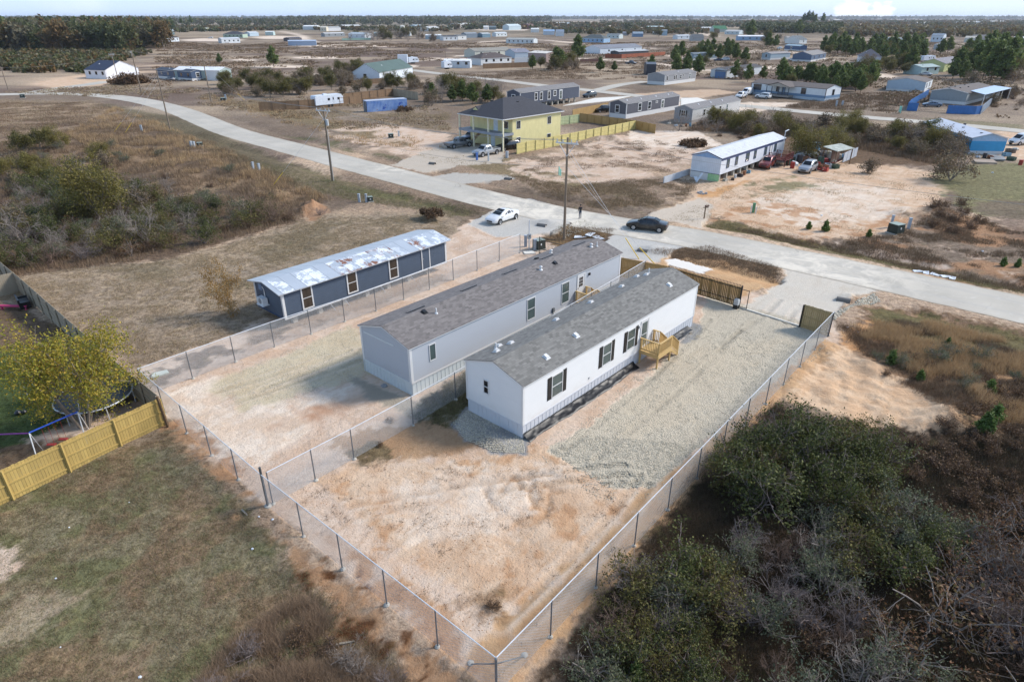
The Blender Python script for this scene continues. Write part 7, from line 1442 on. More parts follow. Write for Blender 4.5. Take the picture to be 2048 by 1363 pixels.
# pines in the middle distance
PL = [(945, 210, .9), (975, 207, .8), (905, 205, .75), (865, 203, .8), (925, 203, .9), (1562, 152, 1.1), (1590, 165, .9), (1612, 168, 1.1), (1640, 165, 1.0), (1668, 172, 1.2), (1690, 178, 1.0), (1715, 176, 1.2), (1740, 172, 1.2), (1470, 158, 1.1), (1495, 164, 1.0), (1525, 160, .8), (1350, 122, 1.3), (1362, 118, 1.5), (1352, 150, 1.3), (1395, 152, 1.3), (1372, 150, 1.1), (1395, 116, 1.3), (1425, 105, 1.4), (1455, 118, 1.5), (1470, 121, 1.4), (1302, 140, 1.0), (1112, 138, 1.5), (1122, 138, 1.3), (1065, 140, 1.0), (1200, 145, 1.0), (1228, 144, .7), (1155, 122, 2.1), (1535, 97, 1.8), (1550, 96, 1.5), (1660, 108, 1.9), (1675, 107, 1.7), (1690, 112, 1.8), (1705, 108, 1.6), (1720, 110, 1.4), (1735, 122, 1.3), (1765, 124, 1.4), (1785, 105, 2), (1805, 108, 2), (1825, 112, 1.8), (1842, 120, 1.6), (1800, 132, 1.7), (1820, 140, 1.7), (1905, 158, 1.2), (1925, 162, 1.1), (1945, 150, 2.0), (1965, 158, 2.2), (1980, 164, 2.2), (2000, 166, 1.8), (2010, 150, 2.3), (1990, 140, 2.4), (1960, 135, 2.3), (1975, 120, 2.4), (2020, 135, 2), (1895, 106, 1.6), (1880, 110, 1.5), (1930, 118, 1.7), (2030, 100, 2), (1500, 78, 3), (345, 62, 3), (548, 135, 1.5), (440, 128, .8), (1595, 72, 3)]
for i, (x, y, h) in enumerate(PL):
    g = ('beside the yellow house woods' if x < 1000 else 'in the pine belt behind the porch house' if 1550 < x < 1760 and y > 140 else 'in the pine stand at the far right' if x > 1760 else 'scattered among the far homes' ) 
    plant('pine', x, y, h * .85, 'green pine tree ' + g, 'pines ' + g)
for x, y, s_ in ((1604, 58, 1.0), (1612, 58, 1.15), (1620, 58, 1.1), (1627, 58, .95), (1643, 57, 1.0)): plant('tallp', x, y, 1.25 * s_, 'tall dark pine standing alone above the far plain', 'tall lone pines on the far plain')
for x, y in ((735, 78), (755, 80), (768, 79), (783, 80), (795, 79), (745, 80), (812, 78), (845, 76)): plant('baret' if x % 2 else 'oaky', x, y, 2.1, 'tall thin tree by the ridge homes left of centre', 'thin trees by the ridge homes')
# --- woods of separate trees
fill(['pine', 'oaky', 'pine'], [(1555, 178), (1760, 190), (1765, 165), (1640, 158), (1555, 160)], 30, (.7, 1.05), 'green tree in the belt behind the porch house', 'trees in the belt behind the porch house', 3.2, seed=41)
fill(['pine', 'oaky', 'barewin', 'pine'], [(1880, 168), (2030, 172), (2048, 110), (1950, 100), (1900, 135)], 34, (1.0, 1.7), 'tree in the dark stand at the far right', 'trees in the dark stand at the far right', 5, seed=42)
fill(['pine', 'oaky', 'pine'], [(1640, 112), (1830, 118), (1850, 98), (1650, 96)], 34, (1.0, 1.6), 'pine belt tree before the far right homes', 'pine belt trees before the far right homes', 6, seed=43)
fill(['oaky', 'barewin', 'baret'], [(690, 84), (870, 84), (860, 74), (700, 74)], 22, (1.2, 1.9), 'brushy tree among the ridge homes left of centre', 'brushy trees among the ridge homes', 8, seed=44)
fill(['oaky', 'barewin'], [(1180, 74), (1560, 86), (1560, 64), (1180, 64)], 34, (1.0, 1.8), 'single tree on the plain between the far homes', 'single trees on the plain', 14, seed=45)
fill(['oaky', 'barewin', 'pine'], [(1300, 130), (1500, 170), (1520, 120), (1340, 108)], 12, (.6, 1.1), 'small tree between the mobile homes right of centre', 'small trees right of centre', 6, seed=46)
fill(['barewin', 'oaky', 'baret', 'olive'], [(850, 212), (1000, 206), (1010, 185), (900, 178), (840, 190)], 26, (.7, 1.05), 'winter tree in the wood left of the yellow house', 'winter trees left of the yellow house', 2.2, seed=2)
fill(['barewin', 'barewin', 'oaky'], [(440, 190), (560, 200), (760, 186), (860, 178), (720, 165), (640, 160), (440, 168)], 62, (.6, 1.0), 'brown winter brush tree in the scrub beyond the main road', 'winter scrub trees beyond the main road', 2.6, seed=3)
fill(['barewin', 'oaky'], [(660, 155), (730, 150), (735, 140), (670, 138)], 14, (.7, 1.0), 'brown-green tree behind the weathered fence', 'trees behind the weathered fence', 2.5, seed=4)
fill(['willow', 'barewin', 'barewin', 'baret', 'bramble', 'barewin'], [(1370, 262), (1500, 285), (1560, 265), (1700, 300), (1900, 325), (1930, 290), (1800, 262), (1600, 248), (1450, 240)], 66, (.45, .85), 'olive and brown shrub in the brush strip before the back road', 'shrubs in the brush strip before the back road', 2.0, seed=5)
fill(['barewin', 'oaky'], [(1050, 145), (1160, 142), (1160, 132), (1060, 134)], 12, (.8, 1.2), 'bare-branched tree beside the far brown fence', 'bare trees by the far brown fence', 3, seed=6)
fill(['oaky', 'barewin'], [(1700, 150), (1840, 150), (1840, 128), (1720, 130)], 18, (.8, 1.3), 'russet and olive tree among the far right homes', 'russet trees among the far right homes', 4, seed=7)
fill(['oaky', 'barewin', 'pine'], [(1380, 122), (1480, 125), (1470, 100), (1380, 105)], 12, (.9, 1.4), 'olive tree around the blue-grey home', 'olive trees around the blue-grey home', 5, seed=8)
fill(['barewin', 'bramble', 'russet'], [(1980, 215), (2048, 225), (2048, 180), (1995, 185)], 12, (.6, 1.0), 'brown shrub right of the white picket fence', 'brown shrubs right of the picket fence', 3, seed=9)
# --- left thicket
fill(['grey', 'ever', 'bramble', 'bare', 'olive'], [(0, 400), (150, 350), (330, 400), (500, 420), (600, 440), (480, 470), (340, 510), (150, 530), (-60, 560)], 120, (.7, 1.15), dict(grey='grey-green shrub in the left thicket', ever='dark evergreen shrub in the left thicket', bramble='low brown bramble in the left thicket', bare='bare twiggy shrub in the left thicket', olive='olive shrub in the left thicket'), dict(grey='grey-green shrubs of the left thicket', ever='evergreen shrubs of the left thicket', bramble='brambles of the left thicket', bare='bare shrubs of the left thicket', olive='olive shrubs of the left thicket'), 1.45, seed=10)
fill(['bramble', 'grey'], [(0, 290), (200, 280), (420, 330), (640, 400), (500, 410), (200, 350), (0, 370)], 26, (.5, .8), 'low brown shrub on the rough slope left of the main road', 'low shrubs on the rough slope', 2.0, seed=11)
fill(['barewin', 'oaky', 'baret', 'willow'], [(0, 300), (120, 290), (260, 330), (340, 390), (300, 440), (120, 430), (-40, 420)], 16, (.5, .8), 'small tree standing in the back of the left thicket', 'small trees in the back of the left thicket', 2.5, seed=61)
fill(['russet', 'baret'], [(0, 440), (180, 460), (330, 470), (300, 510), (120, 525), (0, 530)], 8, (.45, .8), 'thin grey-stemmed sapling along the front of the left thicket', 'thin saplings along the front of the left thicket', 2.5, seed=62)
# --- right thicket
RL = dict(ever='dark evergreen shrub in the right thicket', olive='olive leafy shrub in the right thicket', grey='grey-green shrub in the right thicket', bare='tangled bare shrub in the right thicket', bramble='dark brown bramble in the right thicket', russet='russet-leaved shrub in the right thicket')
RG = {k: v.replace('shrub', 'shrubs').replace('bramble', 'brambles').replace(' in ', ' of ') for k, v in RL.items()}
def rt(kinds, poly, n, hr, dm, seed): fill(kinds, poly, n, hr, RL, RG, dm, seed=seed)
rt(['ever', 'ever', 'olive'], [(1440, 940), (1580, 890), (1760, 900), (1820, 980), (1760, 1060), (1560, 1060), (1420, 1010)], 13, (.7, 1.15), 1.35, 20)
rt(['olive', 'ever', 'grey'], [(1600, 1060), (1800, 1020), (1900, 1090), (1840, 1180), (1640, 1160)], 9, (.7, 1.05), 1.3, 21)
rt(['bramble'], [(1760, 900), (1900, 880), (2100, 960), (2100, 1080), (1850, 1060)], 26, (.5, .8), .9, 22)
rt(['bare', 'bare', 'russet'], [(1960, 1040), (2150, 1000), (2200, 1250), (1980, 1240)], 11, (.7, 1.0), 1.1, 23)
rt(['bare', 'bare', 'grey'], [(1420, 1120), (1560, 1080), (1700, 1180), (1720, 1290), (1480, 1260)], 11, (.6, .85), 1.1, 24)
rt(['olive', 'grey', 'ever', 'bare'], [(1270, 1170), (1420, 1130), (1460, 1300), (1400, 1400), (1180, 1400), (1210, 1260)], 16, (.55, .9), 1.0, 25)
rt(['bare', 'russet', 'bramble', 'grey'], [(1500, 1300), (1750, 1290), (2100, 1260), (2200, 1500), (1500, 1500)], 20, (.55, .9), 1.1, 26)
rt(['russet', 'bare'], [(1860, 1150), (2050, 1140), (2060, 1260), (1880, 1270)], 7, (.8, 1.05), 1.1, 27)
rt(['bramble', 'bare'], [(1390, 950), (1480, 870), (1560, 830), (1600, 860), (1480, 930), (1420, 990)], 12, (.4, .7), .9, 28)
rt(['bramble'], [(1900, 790), (2060, 760), (2150, 900), (1960, 920), (1880, 870)], 18, (.5, .8), 1.2, 29)
plant('bare', 1262, 1178, .85, 'leafless grey shrub reaching over the chain-link fence', i=0, w=1.0)
plant('olive', 1700, 905, 1.0, 'tallest olive shrub at the top of the right thicket', i=0, w=.9); plant('ever', 1500, 985, .95, 'dark evergreen shrub nearest the chain-link fence', i=0)
fill(['bramble', 'bare'], [(420, 1363), (500, 1260), (620, 1230), (780, 1330), (800, 1400), (420, 1450)], 14, (.35, .55), dict(bramble='low brown bramble at the bottom left', bare='small bare bush at the bottom left'), dict(bramble='brambles at the bottom left', bare='bare bushes at the bottom left'), .9, seed=30)
fill(['bramble', 'grey'], [(1720, 730), (1900, 700), (2060, 740), (2060, 830), (1900, 800)], 20, (.3, .6), 'low brown scrub bush right of the sand pit', 'scrub bushes right of the sand pit', 1.5, seed=31)
fill(['bramble'], [(1860, 420), (1960, 400), (2000, 450), (1900, 470), (1850, 455)], 10, (.7, 1.1), 'dark bramble on the mound right of the sand lot', 'brambles on the mound', 1.6, seed=32)
fill(['bramble', 'grey'], [(700, 870), (930, 770), (940, 800), (740, 930)], 5, (.2, .3), 'tiny weed bush along the dividing fence', 'weed bushes along the dividing fence', .8, seed=33)
plant('bramble', 985, 1212, .35, 'low dark weed patch in the tip of the sand lot', i=0); plant('bare', 640, 430, .5, 'bare bush beside the dirt mound', i=1)
# ================================================================ GRASS, SCRUB AND STONES NOBODY COULD COUNT
def blades(name, label, cat, pxpoly, n, blade, h, w, mat, spread=.12, lean=.5, patch=None, seed=1, zofs=0.0, avoid=None):
    rng = np.random.RandomState(seed); P = W(pxpoly); xs = [p[0] for p in P]; ys = [p[1] for p in P]; bx = rng.uniform(min(xs), max(xs), n * 4); by = rng.uniform(min(ys), max(ys), n * 4)
    # more where it is near, as one sees it
    d = sdist(bx, by, P); ok = d > 0
    if patch: ok &= fbm(bx, by, patch[0], 200 + seed, 4) > patch[1]
    bx = bx[ok][:n]; by = by[ok][:n]; n = len(bx); 
    if n == 0: return
    jx = np.clip(np.searchsorted(gx, bx), 1, len(gx) - 1); jy = np.clip(np.searchsorted(gy, by), 1, len(gy) - 1); bz = Z.reshape(shp)[jy, jx] + zofs
    B = np.stack([bx, by, bz], 1).repeat(blade, 0); m = len(B); B[:, :2] += rng.normal(0, spread, (m, 2)); a = rng.uniform(0, 6.28, m); hh = (h * rng.uniform(.5, 1.2, n)).repeat(blade) * rng.uniform(.7, 1.1, m); ln = np.stack([np.cos(a), np.sin(a)], 1) * (hh * lean * rng.uniform(.2, 1, m))[:, None]; pr = np.stack([-np.sin(a + .6), np.cos(a + .6), np.zeros(m)], 1) * w / 2
    tip = B + np.concatenate([ln, hh[:, None]], 1); V = np.stack([B - pr, B + pr, tip], 1).reshape(-1, 3); o = npmesh(name, V, np.arange(m * 3).reshape(m, 3), mat, k=3); tag(o, label, cat, kind='stuff'); return o
TANM = leafmat('tan_grass', [(164, 134, 100), (206, 176, 134), (188, 152, 112)], trans=.3); STRAW = leafmat('straw_grass', [(160, 140, 112), (196, 174, 140), (136, 122, 92)], trans=.3); GRSM = leafmat('short_green_grass', [(98, 104, 62), (132, 128, 84), (160, 144, 108)], trans=.3); BRM = leafmat('brown_scrub', [(112, 90, 72), (150, 124, 98), (128, 110, 84)], trans=.1); LAWN = leafmat('lawn_green', [(80, 96, 48), (106, 118, 66)], trans=.3)
LEFTF = [(-200, 1010), (0, 985), (335, 875), (450, 970), (540, 1070), (700, 1220), (860, 1400), (-200, 1600)]
blades('short_grass', 'short mixed grass of the near left field', 'grass', LEFTF, 26000, 4, .06, .018, GRSM, .06, 1.4, seed=1); blades('dry_grass', 'dry brown weeds of the near left field', 'weeds', LEFTF, 9000, 5, .13, .014, leafmat('dead_stems', [(120, 98, 76), (156, 132, 104), (136, 120, 92)]), .10, 1.2, (1.8, .5), seed=2)
blades('lawn_grass', 'green lawn blades behind the yellow fence', 'grass', [(-100, 740), (60, 710), (190, 750), (110, 860), (-100, 930)], 6000, 4, .07, .02, LAWN, .08, 1, seed=3)
blades('dry_grass', 'clumpy mowed grass around the blue home', 'grass', [(-100, 600), (130, 540), (330, 525), (640, 435), (860, 430), (900, 460), (540, 640), (285, 735), (60, 605)], 26000, 4, .11, .03, STRAW, .10, 1.3, (1.1, .46), seed=4)
blades('tan_grass', 'tall tan bluestem grass on the slope left of the road', 'grass', [(130, 270), (230, 215), (330, 250), (440, 300), (600, 370), (660, 400), (560, 410), (400, 350), (250, 330)], 5200, 9, .85, .05, TANM, .20, .45, (5, .47), seed=5)
blades('scrub', 'brown scrub covering the rough slope', 'scrub', [(0, 290), (220, 240), (420, 280), (660, 400), (600, 440), (330, 520), (130, 540), (-100, 570)], 9000, 10, .7, .035, BRM, .35, .8, (4, .42), seed=6)
blades('scrub', 'patchy brown scrub on the open slope at the far left', 'scrub', [(-200, 205), (180, 205), (330, 240), (230, 290), (0, 330), (-200, 330)], 5000, 9, .45, .05, BRM, .4, .9, (6, .45), seed=50); blades('dry_grass', 'pale dry grass on the open slope at the far left', 'grass', [(-200, 200), (180, 200), (330, 240), (230, 270), (-200, 280)], 4000, 7, .25, .06, STRAW, .4, 1, (4, .45), seed=51)
blades('tan_grass', 'tan grass tufts across the road left of the yellow house', 'grass', [(420, 190), (640, 235), (800, 262), (900, 300), (700, 290), (520, 240), (400, 200)], 1900, 9, .7, .06, TANM, .25, .5, (4, .5), seed=7)
blades('scrub', 'brown weeds between road and sand lot', 'weeds', [(1440, 445), (1640, 482), (1790, 470), (1880, 425), (2100, 470), (2300, 640), (2048, 585), (1600, 490)], 6500, 9, .30, .035, BRM, .25, 1.0, (3, .5), seed=8)
blades('tan_grass', 'tan grass right of the sand pit', 'grass', [(1700, 640), (1860, 640), (2100, 700), (2200, 860), (1980, 850), (1850, 760), (1740, 700)], 5500, 10, .6, .022, TANM, .18, .6, (2.5, .50), seed=9)
blades('scrub', 'brown twiggy scrub right of the sand pit', 'scrub', [(1680, 650), (1800, 640), (2100, 720), (2300, 950), (1950, 900), (1860, 800), (1740, 720)], 6000, 10, .35, .018, BRM, .25, 1.1, (2, .48), seed=10)
blades('undergrowth', 'dark tangled undergrowth filling the right thicket', 'undergrowth', [(1400, 940), (1550, 810), (1720, 880), (1860, 895), (2100, 880), (2500, 950), (2500, 1500), (1100, 1450), (1230, 1190)], 13000, 10, .55, .016, leafmat('undergrowth', [(62, 52, 40), (86, 70, 54), (74, 72, 44)], trans=.1), .3, 1.2, seed=11)
blades('undergrowth', 'dry brush at the bottom left beside the orange soil', 'undergrowth', [(380, 1400), (480, 1270), (600, 1200), (740, 1280), (820, 1400)], 4200, 11, .42, .012, leafmat('dry_brush', [(130, 106, 84), (168, 142, 116), (146, 122, 98)]), .22, 1.3, (1.4, .48), seed=12)
blades('scrub', 'dark brush on the island by the black iron fence', 'scrub', [(1080, 478), (1130, 452), (1230, 458), (1190, 490)], 900, 8, .2, .03, BRM, .2, 1.2, seed=13); blades('scrub', 'brown weeds along the verge before the gate driveway', 'weeds', [(1290, 505), (1420, 492), (1560, 535), (1565, 562), (1440, 530)], 1500, 8, .22, .025, BRM, .2, 1.2, seed=14)
blades('dry_grass', 'olive verge grass along the near side of the road', 'grass', [(420, 300), (700, 365), (960, 418), (1010, 410), (900, 432), (620, 385), (420, 310)], 5000, 5, .16, .04, GRSM, .2, 1, seed=15); blades('dry_grass', 'verge grass along the far side of the road', 'grass', [(380, 195), (640, 262), (960, 345), (1300, 408), (1360, 425), (1300, 385), (1000, 330), (640, 240)], 6500, 6, .18, .05, STRAW, .25, 1, (3, .44), seed=16); blades('dry_grass', 'verge grass between the far road edge and the transformer boxes', 'grass', [(1400, 446), (1700, 515), (2060, 592), (2060, 575), (1700, 500), (1440, 442)], 2600, 6, .14, .04, GRSM, .2, 1, seed=17)
blades('scrub', 'purple-brown scrub of the open fields among the far homes', 'scrub', [(880, 158), (1290, 160), (1290, 120), (1060, 140), (880, 150)], 3500, 8, .6, .10, BRM, .6, .8, (8, .45), seed=18); blades('scrub', 'brown scrub before the back road', 'scrub', [(1370, 262), (1560, 268), (1900, 335), (1940, 290), (1700, 250), (1420, 236)], 6500, 9, .8, .06, BRM, .5, .8, seed=19); blades('scrub', 'brown weeds of the triangular lot behind the road', 'weeds', [(1020, 350), (1150, 372), (1250, 358), (1390, 360), (1390, 385), (1310, 412), (1200, 412), (1100, 392)], 2600, 9, .22, .045, leafmat('dry_weeds', [(124, 102, 80), (158, 134, 106), (134, 122, 88)]), .3, 1.1, (3, .42), seed=52)
blades('dry_grass', 'straw grass of the open lots beyond the road', 'grass', [(420, 195), (640, 240), (900, 262), (900, 225), (740, 226), (500, 200)], 6000, 8, .3, .06, STRAW, .35, 1, (4, .44), seed=53)
blades('scrub', 'dry weed patches on the big sand lot right of the silver SUV', 'weeds', [(1330, 440), (1500, 350), (1720, 322), (1940, 365), (1880, 400), (1790, 468), (1640, 480), (1460, 450)], 1800, 8, .16, .04, STRAW, .35, 1.2, (3, .56), seed=55)
blades('scrub', 'brown weeds in front of the lime-yellow fence', 'weeds', [(1000, 330), (1120, 310), (1270, 268), (1380, 300), (1340, 345), (1200, 335), (1080, 350)], 2600, 8, .22, .04, BRM, .3, 1.1, (3, .5), seed=54)
blades('scrub', 'brown scrub between the porch house and the blue fence', 'scrub', [(1560, 215), (1800, 225), (1850, 195), (1780, 185), (1680, 190)], 2200, 8, .7, .08, BRM, .5, .8, (6, .45), seed=20)
blades('weeds', 'scattered dead weed sprigs on the sandy front lot', 'weeds', [(560, 1000), (700, 920), (1000, 900), (1290, 960), (1000, 1380)], 420, 9, .09, .02, leafmat('weed', [(86, 66, 46), (110, 86, 58)], trans=.1), .09, 1.6, (1.5, .52), seed=21); blades('weeds', 'grass left standing between the grey and the white home', 'weeds', [(840, 830), (930, 740), (945, 790), (900, 860)], 900, 7, .16, .02, GRSM, .1, 1, seed=22)
def stones(name, label, pxpoly, n, size, mat, seed, patch=None):
    rng = np.random.RandomState(seed); P = W(pxpoly); xs = [p[0] for p in P]; ys = [p[1] for p in P]; bx = rng.uniform(min(xs), max(xs), n * 5); by = rng.uniform(min(ys), max(ys), n * 5); ok = sdist(bx, by, P) > 0
    if patch: ok &= fbm(bx, by, patch[0], 300 + seed, 3) > patch[1]
    bx = bx[ok][:n]; by = by[ok][:n]; n = len(bx); jx = np.searchsorted(gx, bx); jy = np.searchsorted(gy, by); bz = Z.reshape(shp)[jy, jx]
    base = np.array([(1, 0, 0), (0, 1, 0), (-1, 0, 0), (0, -1, 0), (0, 0, .8), (0, 0, -.8)], float); s_ = size * rng.uniform(.4, 1.5, (n, 1, 1)) * rng.uniform(.7, 1.3, (n, 6, 1)); a = rng.uniform(0, 6.28, n); c, s2 = np.cos(a)[:, None], np.sin(a)[:, None]
    V = base[None] * s_; V = np.stack([V[..., 0] * c - V[..., 1] * s2, V[..., 0] * s2 + V[..., 1] * c, V[..., 2]], -1) + np.stack([bx, by, bz], 1)[:, None]; f = np.array([(0, 1, 4), (1, 2, 4), (2, 3, 4), (3, 0, 4), (1, 0, 5), (2, 1, 5), (3, 2, 5), (0, 3, 5)]); F_ = (f[None] + np.arange(n)[:, None, None] * 6).reshape(-1, 3); tag(npmesh(name, V.reshape(-1, 3), F_, mat, k=3), label, 'gravel', kind='stuff')
s = NT('crushed_stone'); r_ = s.n('ShaderNodeNewGeometry').outputs['Random Per Island']; STN = s.done(s.mix(r_, rgb(176, 166, 146), rgb(228, 218, 196)), .9)
stones('gravel_stones', 'loose crushed stone covering the driveway beside the white home', [(1095, 900), (1180, 845), (1290, 755), (1395, 650), (1480, 605), (1650, 655), (1620, 690), (1400, 893), (1300, 968), (1225, 968), (1150, 925)], 26000, .018, STN, 1); stones('gravel_stones', 'rough stones along the lower end of the gravel driveway', [(1100, 900), (1180, 870), (1300, 880), (1400, 890), (1300, 975), (1215, 975), (1140, 930)], 9000, .035, STN, 2)
stones('gravel_stones', 'stray stones scattered past the edges of the gravel driveway', [(1070, 890), (1180, 820), (1290, 735), (1400, 640), (1420, 660), (1660, 660), (1650, 700), (1420, 905), (1320, 1000), (1210, 1000), (1110, 950)], 9000, .03, STN, 12, (1.2, .45))
stones('gravel_stones', 'grey gravel heaped against the corner of the white home', [(905, 845), (940, 815), (1045, 872), (1050, 905), (985, 905), (930, 880)], 7000, .03, STN, 3); stones('gravel_stones', 'fine stones on the lot left of the light grey home', [(430, 770), (520, 722), (700, 650), (745, 740), (690, 765), (560, 800), (480, 812)], 9000, .025, STN, 4); stones('rubble', 'pale rubble along the driveway culverts', [(1640, 640), (1750, 585), (1760, 600), (1700, 615), (1670, 640)], 900, .09, STN, 5); stones('rubble', 'broken stones on the verge beside the sedan apron', [(1110, 455), (1170, 438), (1200, 455), (1130, 470)], 500, .07, STN, 6); stones('clods', 'clods of dry earth strewn over the sandy front lot', [(560, 1000), (760, 920), (1290, 960), (1000, 1360)], 700, .025, plain('clod', (176, 128, 88)), 7, (1.2, .5))
LT = random.Random(9)
# far woods and the distant tree belts
def woods(name, label, pxpoly, n, h, r, mats, seed, leafs=60, lz=.35, ls=.75, patch=None):
    rng = np.random.RandomState(seed); P = W(pxpoly); xs = [p[0] for p in P]; ys = [p[1] for p in P]; bx = rng.uniform(min(xs), max(xs), n * 6); by = rng.uniform(min(ys), max(ys), n * 6); ok = sdist(bx, by, P) > 0
    if patch: ok &= fbm(bx, by, patch[0], 400 + seed, 4) > patch[1]
    bx = bx[ok][:n]; by = by[ok][:n]; n = len(bx); hh = h * rng.uniform(.65, 1.15, n)
    C_ = np.repeat(np.stack([bx, by, hh], 1), leafs, 0); m = len(C_); d = norm(rng.normal(0, 1, (m, 3))) * rng.uniform(.3, 1, (m, 1)) ** .6; top = C_[:, 2].copy(); Q = np.stack([C_[:, 0] + d[:, 0] * r, C_[:, 1] + d[:, 1] * r, top * (1 - lz) + d[:, 2] * top * lz], 1); low = rng.uniform(0, 1, m) < .3; Q[low, 2] = top[low] * rng.uniform(.05, .5, low.sum())
    V, F_ = leaf_quads(rng, Q, r * ls, 1.3); mi = np.repeat(rng.randint(0, len(mats), n), leafs); o = npmesh(name, V, F_, mats, k=4, mi=mi); tag(o, label, 'woods', kind='stuff')
FG = [PR_ for PR_ in ()]; 
woods('low_scrub', 'low scrub bushes dotted over the brown fields beyond the road', [(300, 175), (620, 150), (640, 120), (1290, 128), (1300, 86), (320, 86)], 5200, .8, 2.2, [BRM, bpy.data.materials['winter_brown_leaves'], BRM], 21, 16, .5, .22, (22, .47))
woods('low_scrub', 'purple-brown scrub bushes on the plain at the right', [(1290, 150), (1500, 160), (1800, 235), (2200, 240), (2300, 86), (1290, 84)], 5200, .8, 2.2, [BRM, bpy.data.materials['winter_brown_leaves'], BRM], 22, 16, .5, .22, (22, .47))
woods('low_scrub', 'brush clumps on the bare fields left of the yellow house', [(0, 185), (380, 205), (620, 258), (900, 262), (880, 215), (400, 175), (200, 168)], 1500, .5, 1.1, [BRM, STRAW], 23, 16, .5, .2, (9, .48))
WM = [bpy.data.materials['forest_green_a'], bpy.data.materials['forest_grey_b'], bpy.data.materials['forest_rust_c'], bpy.data.materials['forest_green_a']]
woods('distant_woods', 'deep mixed wood behind the front trees at the left', [(-600, 92), (330, 92), (345, 72), (300, 58), (-600, 56)], 2300, 21, 4.2, WM, 1, 46)
woods('distant_woods', 'young green thicket before the left wood', [(-300, 140), (170, 148), (260, 118), (310, 106), (-300, 106)], 1500, 3.4, 1.8, [WM[0], WM[1], WM[2]], 2, 34, .4)
woods('distant_woods', 'dark pine belt along the left horizon', [(-900, 53), (300, 53), (560, 53.5), (900, 50), (1060, 47), (1060, 43), (-900, 44)], 2600, 17, 8, [WM[0], WM[0], WM[1]], 3, 26)
woods('distant_woods', 'dark plantation belt on the centre horizon', [(560, 46), (1100, 43.5), (1100, 40), (560, 41)], 1500, 24, 13, [WM[0], WM[0], WM[1]], 4, 24)
woods('distant_woods', 'hazy tree line along the whole horizon', [(-1500, 39.2), (3500, 39.2), (5200, 37.0), (-3200, 37.0)], 3800, 26, 36, [WM[0], WM[1]], 5, 16)
woods('distant_woods', 'green pine plantation behind the far right homes', [(1480, 66), (1680, 68), (1680, 57), (1490, 56)], 900, 12, 4.5, [WM[0]], 6, 30)
woods('distant_woods', 'olive-brown wood behind the far right homes', [(1680, 74), (2300, 78), (2500, 60), (1680, 57)], 1500, 9, 4.5, [WM[1], WM[2], leafmat('olive_haze', [(120, 112, 74), (150, 132, 88)])], 7, 28)
woods('distant_woods', 'brushy trees scattered behind the distant village', [(900, 60), (1420, 58), (1560, 50), (900, 48)], 750, 9, 6, [WM[0], WM[1], WM[2]], 8, 24); woods('distant_woods', 'scattered scrub trees across the right plain', [(1400, 54), (2400, 56), (2900, 42), (1200, 43)], 1700, 9, 9, [WM[0], WM[1], WM[2]], 9, 18)
woods('distant_woods', 'brushy trees on the plain behind the blue bungalow', [(1120, 68), (1420, 68), (1420, 60), (1100, 60)], 260, 6, 4, [WM[1], WM[2], WM[0]], 10, 26); woods('distant_woods', 'low brush beside the far left clearing', [(330, 66), (600, 60), (720, 62), (900, 64), (900, 58), (330, 56)], 600, 6, 5, [WM[1], WM[2], WM[0]], 11, 22)
rn = random.Random(5)
for i in range(110):
    t = rn.random(); x = -60 + t * 385 + rn.uniform(-10, 10); y = 107 - max(0, t - .75) * 40 - rn.random() * 14; plant('wood', x, y, rn.uniform(.8, 1.25), 'tree at the front of the tall wood on the left', 'front trees of the tall wood', w=rn.uniform(.8, 1.2))
for x, y in ((280, 88), (165, 90), (20, 95), (185, 80), (210, 76), (325, 60), (345, 60), (365, 58), (385, 58)): plant('tallp', x, y, rn.uniform(.9, 1.1), 'taller pine rising above the left wood', 'pines rising above the left wood')

# unused prototypes leave the file
for Ls in PR.values():
    for r in Ls:
        if r.name not in USED:
            for ch in KIDS.get(r.name, []): bpy.data.objects.remove(ch)
            bpy.data.objects.remove(r)
# ================================================================ LITTER, JUNK, SMALL THINGS
def scrap(name, label, x, y, s_, mat, cat='litter', flat=False, rz=0, seed=1):
    rnd = random.Random(seed + int(x * 7 + y)); p = G(x, y); m = MB(); 
    if flat: m.hexa([(-s_, -s_ * .6, 0), (s_, -s_ * .5, 0), (s_ * .9, s_ * .6, 0), (-s_ * .8, s_ * .5, 0)], [(-s_, -s_ * .6, .06), (s_ * 1.0, -s_ * .5, .12), (s_ * .9, s_ * .6, .05), (-s_ * .8, s_ * .5, .10)])
    else:
        ring = [[(math.cos(a) * r * s_ * rnd.uniform(.75, 1.2), math.sin(a) * r * s_ * rnd.uniform(.6, 1.1), z * s_ * rnd.uniform(.7, 1.2)) for a in [i * 6.283 / 7 for i in range(7)]] for r, z in ((.9, 0), (1, .35), (.65, .75))]
        for q in range(2):
            for i in range(7): j = (i + 1) % 7; m.face([ring[q][i], ring[q][j], ring[q + 1][j], ring[q + 1][i]])
        m.face(ring[2])
    o = m.build(name, mat, loc=(p.x, p.y, gz(p.x, p.y))); o.rotation_euler = (0, 0, rz); return tag(o, label, cat)
WP = plain('white_plastic', (232, 236, 240), .5)
